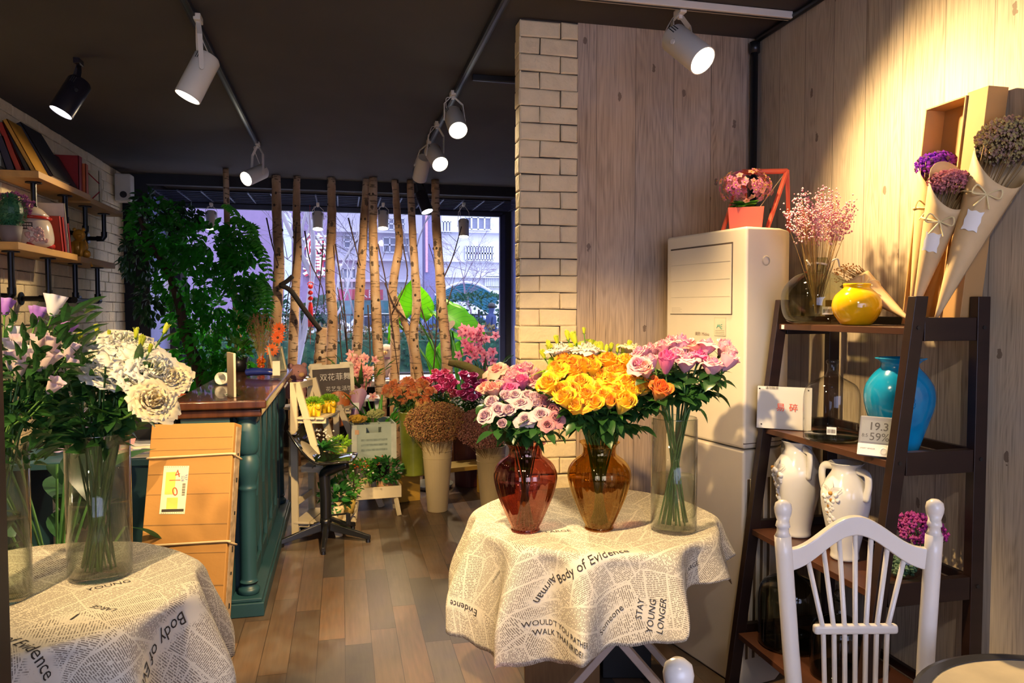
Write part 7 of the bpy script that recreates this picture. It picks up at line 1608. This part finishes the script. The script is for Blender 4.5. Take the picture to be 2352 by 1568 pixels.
# front (towards the camera) with a hand hole, made of four pieces
m_ = MB(); fv = -.24
m_.box(crp(.06, fv, hh*.38), (cu, .012, hh*.76), qc).box(crp(.06-.115, fv, hh*.84), (.11, .012, hh*.16), qc).box(crp(.06+.115, fv, hh*.84), (.11, .012, hh*.16), qc).box(crp(.06, fv, hh*.96), (cu, .012, hh*.08), qc)
m_.build('front_panel', cr_m, crt)
MB().box(crp(.06, -fv*.6, hh/2), (cu, .012, hh), qc).build('back_panel', cr_m, crt)
for s in (-1, 1): MB().box(crp(.06+s*(cu/2-.006), -.048, hh/2), (.012, .385, hh), qc).build('side_panel', cr_m, crt)
MB().box(crp(.06, -.048, .006), (cu, .385, .012), qc).build('bottom_panel', cr_m, crt); m_ = MB()
for k in (-.06, .06): m_.box(crp(.06+k, -.048, hh*.6), (.008, .37, hh*.7), qc)
m_.box(crp(.06, -.05, hh*.6), (cu-.03, .008, hh*.7), qc); m_.build('divider', cr_m, crt)
[MB().box(crp(.06+s*(cu/2-.02), fv-.008, hh/2), (.04, .006, hh), qc).build('corner_board', M('crate_white', (.62, .66, .6), .6), crt) for s in (-1, 1)]
for k in range(3): MB().box(crp(.06, fv-.0075, hh*(.28+.14*k)), (.2, .001, .016), qc).build('faded_print', M('faded_green', (.33, .42, .38), .8, var=.25, scale=40), crt)
MB().box(crp(-.07, fv-.012, hh*.80), (.03, .001, .035), qc).build('price_sticker', M('orange_sticker', (.75, .45, .25), .5), crt)
fluff('dried_flowers', 'pale green dried flower heads on top of the crate', 'dried flowers', crp(.08, -.02, .2), 0, 260, .010, (leafm('pale_green_dry', (.60, .62, .28), (.5, .5, .2), .2),), dry_stem, 3, hc=crp(.10, -.02, .32), hr=(.07, .06, .035), stems=8)
fluff('dried_flowers', 'yellow dried sunflower heads at the left of the crate', 'dried flowers', crp(-.06, -.12, .2), 0, 200, .011, (leafm('yellow_dry', (.75, .50, .06), (.6, .3, .1), .2),), dry_stem, 5, hc=crp(-.05, -.12, .30), hr=(.07, .06, .03), stems=8)
def wrapped(label, tip, mouth, rm_, paper, seed, fl_m):
    tip, mouth = Vector(tip), Vector(mouth); ax = mouth-tip; L = ax.length; q_ = orient(ax); t = thing('wrapped_bouquet', label, 'bouquet', tip); r = random.Random(seed); ph = r.uniform(0, 6)
    MB().grid(lambda u, v: tip+(q_ @ Vector(((.02+(rm_-.02)*v)*cos(6.283*u), (.02+(rm_-.02)*v)*sin(6.283*u)*.7, L*v*(1+.16*v*abs(sin(1.5*6.283*u+ph)))))), 30, 8, cu=True).build('paper_wrap', paper, t)
    fluff('', '', '', tip+ax*.4, 0, 260, .010, (fl_m,), dry_stem, seed, hc=tip+ax*1.02, hr=(rm_*.85, rm_*.7, rm_*.45), root=t, stems=8)
    vw = (CAM-mouth).normalized(); MB().box(tip+ax*.55+vw*(rm_*.55), (.05, .003, .05), orient(vw) @ Quaternion((1, 0, 0), pi/2)).build('paper_label', stick, t); return t
bf = M('straw_flower', (.72, .50, .28), .7)
wrapped('bouquet in orange paper behind the grey crate', pl(783, 978, 5.75), pl(780, 915, 5.85), .10, leafm('orange_paper', (.55, .16, .03), (.48, .13, .03), .2), 2, bf)
wrapped('bouquet in lilac paper behind the grey crate', pl(812, 965, 5.8), pl(822, 905, 5.9), .075, leafm('lilac_wrap', (.62, .36, .55), (.5, .3, .45), .3), 3, bf)
# chalkboard
cbp = pl(762, 878, 5.98); fb = Vector((CAM-cbp)); fb.z = .9; fb.normalize(); xb = Vector((0, 0, 1)).cross(fb).normalized(); xb = (xb*cos(.045)+Vector((0, 0, 1))*sin(.045)).normalized(); ub = fb.cross(xb); qb = Matrix((xb, ub, fb)).transposed()
fb2 = (CAM-cbp).normalized()
ck = thing('chalkboard', 'cream framed chalkboard with white Chinese handwriting', 'chalkboard', Vector((cbp.x, cbp.y, .76))); wb_, hb_ = .355, .255
m_ = MB(); m_.box(cbp+ub*(hb_/2-.0), (wb_, .036, .018), qb).box(cbp-ub*(hb_/2), (wb_, .03, .018), qb)
for s in (-1, 1): m_.box(cbp+xb*s*(wb_/2-.015), (.032, hb_+.03, .018), qb)
m_.box(cbp+ub*(hb_/2+.022)-xb*.12, (.10, .02, .016), qb).box(cbp+ub*(hb_/2+.022)+xb*.12, (.10, .02, .016), qb); m_.build('frame', M('cream_wood', (.74, .66, .46), .5), ck, bevel=.003)
MB().box(cbp-fb*.002, (wb_-.03, hb_-.02, .006), qb).build('slate', M('slate', (.055, .035, .03), .6, var=.25, scale=15), ck)
chalk = M('chalk', (.75, .72, .66), .9)
text('双花菲舞', .062, cbp+fb*.004+ub*.04+xb*.03, xb, ub, chalk, ck); text('花艺生活馆', .042, cbp+fb*.004-ub*.055+xb*.055, xb, ub, chalk, ck)
MB().beam(cbp-fb*.01+ub*.05, Vector((cbp.x, cbp.y+.09, .77)), .02, .01).build('back_strut', MC['cream_wood'], ck)
# dolls
def plush(label, c, s, m, face=-.4):
    t = thing('plush_toy', label, 'plush toy', c); c = Vector(c); f = Vector((sin(face), -cos(face), 0)); sd = Vector((cos(face), sin(face), 0)); b = MB()
    b.ball(c+Vector((0, 0, .13*s)), .085*s, 16, 1, .9, 1.45).ball(c+Vector((0, 0, .31*s))+f*.01, .085*s, 16, 1.05, 1, .95)
    for k in (-1, 1): b.ball(c+sd*k*.07*s+Vector((0, 0, .375*s)), .028*s, 10).tube(smooth_path([c+sd*k*.06*s+Vector((0, 0, .21*s)), c+sd*k*.12*s+Vector((0, 0, .15*s))+f*.03*s, c+sd*k*.11*s+Vector((0, 0, .08*s))+f*.06*s], 4), .026*s, 8).tube([c+sd*k*.05*s+Vector((0, 0, .05*s)), c+sd*k*.08*s+Vector((0, 0, .035*s))+f*.13*s], .035*s, 10)
    b.build('body', m, t, smooth=True); MB().ball(c+Vector((0, 0, .295*s))+f*.085*s, .030*s, 10, 1, 1, .8).build('muzzle', M('muzzle', (.75, .45, .2), .8), t, smooth=True)
    e = MB(); [e.ball(c+Vector((0, 0, .325*s))+f*.082*s+sd*k*.03*s, .008*s, 6) for k in (-1, 1)]; e.build('eyes', dark_metal, t)
    MB().tube([c+Vector((.05*s*cos(a), .05*s*sin(a), .235*s)) for a in [i*.5 for i in range(14)]], .008*s, 6).build('neck_ribbon', M('ribbon_mauve', (.45, .2, .4), .5), t); return t
plm = M('plush_pink', (.50, .25, .24), .95, var=.12, bmp=.6, bscale=80)
pc = pl(684, 930, 5.75); stc = thing('side_stool', 'small pale stool behind the plant ladder carrying the pink plush toy', 'stool', (pc.x, pc.y, 0))
MB().lathe([(0, -.02), (.13, -.02), (.13, 0), (0, 0)], 24, (pc.x, pc.y, pc.z-.002), caps=False).build('seat', wash, stc)
for a in range(3): MB().tube([(pc.x+.09*cos(a*2.1), pc.y+.09*sin(a*2.1), pc.z-.02), (pc.x+.13*cos(a*2.1), pc.y+.13*sin(a*2.1), 0)], .012, 8).build('leg', wash, stc)
plush('dusty pink plush toy sitting beside the counter end', pc, .82, plm, .5)
pc = Vector((pl(742, 905, 7.9).x, 7.95, SZ)); plush('pale pink plush toy sitting on the window sill', Vector((pl(882-140, 880, 8.1).x, 8.05, SZ)), .8, M('plush_pale', (.62, .42, .45), .95, var=.1), .2)
plush('pale doll in a pink dress sitting on the window sill between the trunks', Vector((pl(885, 880, 8.1).x, 8.0, SZ)), .95, M('doll_pale', (.66, .5, .5), .9, var=.15), -.2)
# bar stool
bk = M('stool_black', (.008, .008, .010), .28, coat=.2); smk = M('smoked_seat', (.010, .009, .009), .08, coat=1)
sb = ld(-1.22, 4.80); bs = thing('bar_stool', 'black bar stool with shiny curved seat and five legged base', 'stool', sb)
zc_ = .06; 
for k in range(5):
    a = -.35+2*pi*k/5; e = Vector((cos(a), sin(a), 0)); L = .30; MB().add(*(lambda w0, w1, h0, h1: ([sb+e*x+e.cross(Vector((0, 0, 1)))*y+Vector((0, 0, z)) for x, w_, z0, z1 in ((.03, w0, .07, .125), (L, w1, .018, .045)) for y, z in ((-w_, z0), (w_, z0), (w_*.6, z1), (-w_*.6, z1))], [(0, 1, 2, 3), (7, 6, 5, 4), (0, 4, 5, 1), (1, 5, 6, 2), (2, 6, 7, 3), (3, 7, 4, 0)]))(.024, .016, 0, 0)).build('leg', bk, bs, bevel=.004)
    MB().lathe([(0, 0), (.016, 0), (.014, .02), (0, .02)], 10, sb+e*(L-.015), caps=False).build('foot_pad', bk, bs)
MB().lathe([(0, .06), (.045, .06), (.040, .13), (.036, .15), (0, .15)], 20, sb, caps=False).build('hub', bk, bs, smooth=True)
colp_ = smooth_path([sb+Vector((0, 0, .10)), sb+Vector((0, 0, .28)), sb-RT*.005+Vector((0, 0, .40)), sb+RT*.0+Vector((0, 0, .445)), sb+RT*.06+Vector((0, 0, .475)), sb+RT*.15+Vector((0, 0, .505))], 5)
MB().tube(colp_, [.036]*(len(colp_)-6)+[.034, .033, .032, .03, .028, .026], 16, flat=.8).build('column', bk, bs, smooth=True)
MB().beam(sb+RT*.02+Vector((0, 0, .15)), sb+RT*.16-HF*.05+Vector((0, 0, .115)), .035, .02).beam(sb+RT*.16-HF*.05+Vector((0, 0, .115)), sb+RT*.155-HF*.04+Vector((0, 0, .19)), .03, .008).beam(sb+RT*.02-HF*.0+Vector((0, 0, .165)), sb+RT*.155-HF*.04+Vector((0, 0, .19)), .02, .01).build('footrest', bk, bs, bevel=.003)
sc0 = sb+RT*.0+Vector((0, 0, .52))
def seat(u, v):
    s = (v-.5)*2; w_ = .17*(1-.25*abs(u-.4)); x = -.215+.38*u; z = .015+(.175*max(0, 1-u*1.9)**1.6)-.02*sin(pi*min(1, u*1.1))+.045*s*s*(1-u*.6); return sc0+RT*(x+.02)+HF*(s*w_)+Vector((0, 0, z))
o = MB().grid(seat, 18, 12).build('seat_shell', smk, bs, smooth=True); s_ = o.modifiers.new('t', 'SOLIDIFY'); s_.thickness = .014; s_.offset = -1
# buckets
enam = M('cream_enamel', (.58, .47, .28), .45, var=.06, scale=4); olive = M('olive_enamel', (.20, .24, .03), .3, var=.3, scale=5)
def bucket(label, c, r0, r1, h, m, name='flower_bucket'):
    c = Vector(c); t = thing(name, label, 'bucket', c); MB().lathe([(0, 0), (r0, 0), (r0+.003, .004), (r1, h), (r1+.004, h+.003), (r1-.002, h+.004), (r1-.006, h-.004), (r0-.003, .01), (0, .01)], 36, c, caps=False).build('pail', m, t, smooth=False, bevel=.0)
    for z in (h*.76, h*.86): k = r0+(r1-r0)*z/h; MB().lathe([(k, z-.003), (k+.0035, z), (k, z+.003)], 36, c, caps=False).build('ring', m, t)
    return t
c1 = at_z(1005, 1172, 0); c1.z = .001; bucket('tall cream flower bucket with brown dried gypsophila, in the middle of the floor', c1, .073, .118, .535, enam)
c2 = at_z(1130, 1166, 0)+Vector((0, .05, 0)); c2.z = .001; bucket('tall cream flower bucket half hidden behind the round table', c2, .073, .118, .47, enam)
gyp = M('gyp_brown', (.58, .30, .13), .9), M('gyp_gold', (.66, .42, .15), .9), M('gyp_rust', (.48, .20, .10), .9)
gy2 = M('gyp_mauve', (.50, .20, .18), .9), M('gyp_mauve_light', (.62, .32, .25), .9)
fluff('dried_gypsophila', 'big brown dried gypsophila cloud in the middle cream bucket', 'dried flowers', c1+Vector((0, 0, .3)), 0, 6000, .0052, gyp, dry_stem, 21, hc=pl(1003, 970, 5.45), hr=(.245, .22, .155), stems=160)
fluff('dried_gypsophila', 'mauve dried gypsophila cloud behind the lilac roses', 'dried flowers', c2+Vector((0, 0, .3)), 0, 4500, .0052, gy2, dry_stem, 22, hc=pl(1112, 983, 5.45), hr=(.22, .2, .155), stems=120)
gs_ = foliage('', '', c2, (.05, .12), .40, .52, 200, .06, .01, None, 3); tag(gs_.build('stems', stem_d), 'green stalks at the mouth of the half hidden bucket', 'stems', kind='stuff')
# yellow bench
bm = M('yellow_pine', (.58, .34, .05), .45, var=.12, scale=3, stretch=(1, 8, 8)); B0, B1 = ld(-.87, 5.78), ld(-.18, 6.15); bd = (B1-B0).normalized(); bn = Vector((-bd.y, bd.x, 0)); bench = thing('wooden_bench', 'low yellow pine bench carrying the green bucket', 'bench', (B0+B1)/2)
B0, B1 = B0-bd*.05, B1+bd*.1
MB().beam(B0+Vector((0, 0, .235)), B1+Vector((0, 0, .235)), .036, .24, up=bn).build('seat_board', bm, bench, bevel=.004)
for P_ in (B0+bd*.1, B1-bd*.12):
    MB().beam(P_+Vector((0, 0, 0)), P_+Vector((0, 0, .217)), .035, .20, up=bd).build('leg_board', bm, bench, bevel=.003)
ct1 = at_z(946, 1094, .254)+HF*.08; ct1.z = .254; bucket('dented olive green flower bucket on the yellow bench', ct1, .082, .105, .48, olive)
ct2 = pl(1075, 1000, 6.35); ct2 = Vector((ct2.x, ct2.y, .001)); bucket('dark red ribbed bucket behind the dried flowers', ct2, .11, .14, .62, M('dark_red_pail', (.10, .02, .02), .5))
ct3 = pl(1000, 1000, 6.5); ct3 = Vector((ct3.x, ct3.y, .001)); bucket('black flower bucket behind the brown dried flowers', ct3, .11, .13, .60, M('black_plastic', (.01, .01, .012), .35))
tc_ = at_z(995, 1118, .0); tc_.z = .001; ty = thing('round_tray', 'round pale dish on the floor behind the middle bucket', 'tray', tc_); MB().lathe([(0, .004), (.14, .004), (.17, .035), (.176, .035), (.15, 0), (0, 0)], 36, tc_, caps=False).build('dish', M('dish_white', (.5, .5, .5), .25), ty, smooth=True)
# orange-edged roses, magenta roses behind
R1 = [(890, 895), (905, 885), (915, 905), (925, 890), (935, 875), (945, 890), (920, 918), (938, 910), (955, 915), (962, 895), (975, 885), (960, 930), (945, 880), (982, 905), (900, 910), (928, 925), (990, 898), (950, 900), (972, 920), (888, 905), (978, 925), (912, 892), (966, 878)]
bouquet('rose', ct1, .46, .07, .03, .05, [(x, y, 'bicolor', 1) for x, y in R1], 5.85, .22, {'bicolor': 'orange and yellow edged rose in the olive green bucket'}, {'bicolor': 'orange edged roses in the green bucket'}, 'bicolor', .088, ROSE, facek=.75, fl=4)
R2 = [(985, 880), (998, 868), (1010, 862), (1022, 858), (1015, 878), (1030, 890), (1040, 905), (1003, 895), (1032, 870), (1000, 857), (1018, 893), (1042, 880), (975, 875)]
R3 = [(1065, 862), (1075, 875), (1088, 880), (1095, 890), (1080, 900), (1070, 890), (1060, 905), (1088, 865), (1100, 905), (1110, 880), (1085, 915), (1068, 912)]
lb3 = {'magenta': 'magenta rose left of the orange edged ones', 'crimson': 'crimson rose above the brown dried flowers'}
bouquet('rose', ct3, .58, .09, .05, .06, [(x, y, 'magenta' if i % 3 else 'crimson', 1) for i, (x, y) in enumerate(R2)], 6.4, .2, {'magenta': 'magenta rose above the brown dried gypsophila', 'crimson': 'crimson rose above the brown dried gypsophila'}, {'magenta': 'magenta roses in the black bucket', 'crimson': 'crimson roses in the black bucket'}, 'magenta', .092, SMALL, facek=.4, fl=5)
bouquet('rose', ct2, .60, .09, .05, .06, [(x, y, 'magenta', 1) for x, y in R3], 6.3, .2, 'magenta rose above the mauve dried gypsophila', 'magenta roses in the dark red bucket', 'magenta', .090, SMALL, facek=.4, fl=5)
# strap leaved plants on the floor
blades('strap leaved green plant behind the grey crate', Vector((pl(868, 1000, 6.1).x, pl(868, 1000, 6.1).y, .32)), 38, .50, .035, 7, leafm('strap_leaf', (.06, .26, .02), (.03, .12, .02), .35), .75, name='strap_leaf_plant', pr=.09)
ps = thing('plant_pedestal', 'dark round pedestal under the strap leaved plant', 'pedestal', Vector((pl(868, 1000, 6.1).x, pl(868, 1000, 6.1).y, 0))); MB().lathe([(0, 0), (.12, 0), (.10, .02), (.09, .30), (.12, .318), (0, .318)], 24, ps.location, caps=False).build('column', dark_metal, ps, smooth=True)
# person walking outside
J2 = {'pelvis': (0, 0, .92), 'chest': (0, 0, 1.3), 'neck': (0, 0, 1.48), 'head': (0, .02, 1.58), 'crown': (0, .02, 1.68), 'sl': (-.17, 0, 1.4), 'el': (-.22, .05, 1.15), 'wl': (-.18, .18, 1.05), 'sr': (.17, 0, 1.4), 'er': (.22, -.05, 1.15), 'wr': (.2, .05, .95), 'hl': (-.09, 0, .88), 'kl': (-.1, .14, .5), 'fl': (-.1, .05, .08), 'tl': (-.1, .2, .03), 'hr': (.09, 0, .88), 'kr': (.1, -.02, .48), 'fr': (.1, -.2, .1), 'tr': (.1, -.08, .03)}
B2 = [('pelvis', 'chest'), ('chest', 'neck'), ('neck', 'head'), ('head', 'crown'), ('chest', 'sl'), ('sl', 'el'), ('el', 'wl'), ('chest', 'sr'), ('sr', 'er'), ('er', 'wr'), ('pelvis', 'hl'), ('hl', 'kl'), ('kl', 'fl'), ('fl', 'tl'), ('pelvis', 'hr'), ('hr', 'kr'), ('kr', 'fr'), ('fr', 'tr')]
Rd2 = {k: .05 for k in J2}; Rd2.update({'pelvis': (.14, .1), 'chest': (.16, .11), 'neck': .05, 'head': .085, 'crown': .07, 'hl': .08, 'hr': .08, 'kl': .06, 'kr': .06})
wpos = at_y(1128, 745, 18.6); pw, _ = figure('person', 'person in a dark blue jacket walking outside beyond the hedge', J2, B2, Rd2, M('navy_clothes', (.03, .05, .16), .8), (wpos.x, 18.6, -.02), rz=-1.2); MB().ball((0, .02, 1.66), .10, 12, 1, 1.05, .9).build('hair', hair_m, pw, world=False, smooth=True)

# ================================================================ labels that single out each of the look-alikes
ORD = 'first second third fourth fifth sixth seventh eighth ninth tenth eleventh twelfth thirteenth fourteenth fifteenth sixteenth seventeenth eighteenth nineteenth twentieth'.split()
gr = {}
for px_, py_, o in REG: gr.setdefault(o['label'], []).append((px_, py_, o))
for lb_, L in gr.items():
    if len(L) < 2: continue
    L.sort(key=lambda e: e[1]); n = len(L); rows = 1 if n <= 4 else (2 if n <= 9 else 3)
    names = {1: [''], 2: [', upper row', ', lower row'], 3: [', upper row', ', middle row', ', lower row']}[rows]
    for k in range(rows):
        row = sorted(L[k*n//rows:(k+1)*n//rows], key=lambda e: e[0])
        for i, e in enumerate(row):
            e[2]['label'] = lb_+', '+(('leftmost' if i == 0 else 'rightmost' if i == len(row)-1 else ORD[i]+' from left'))+names[k]
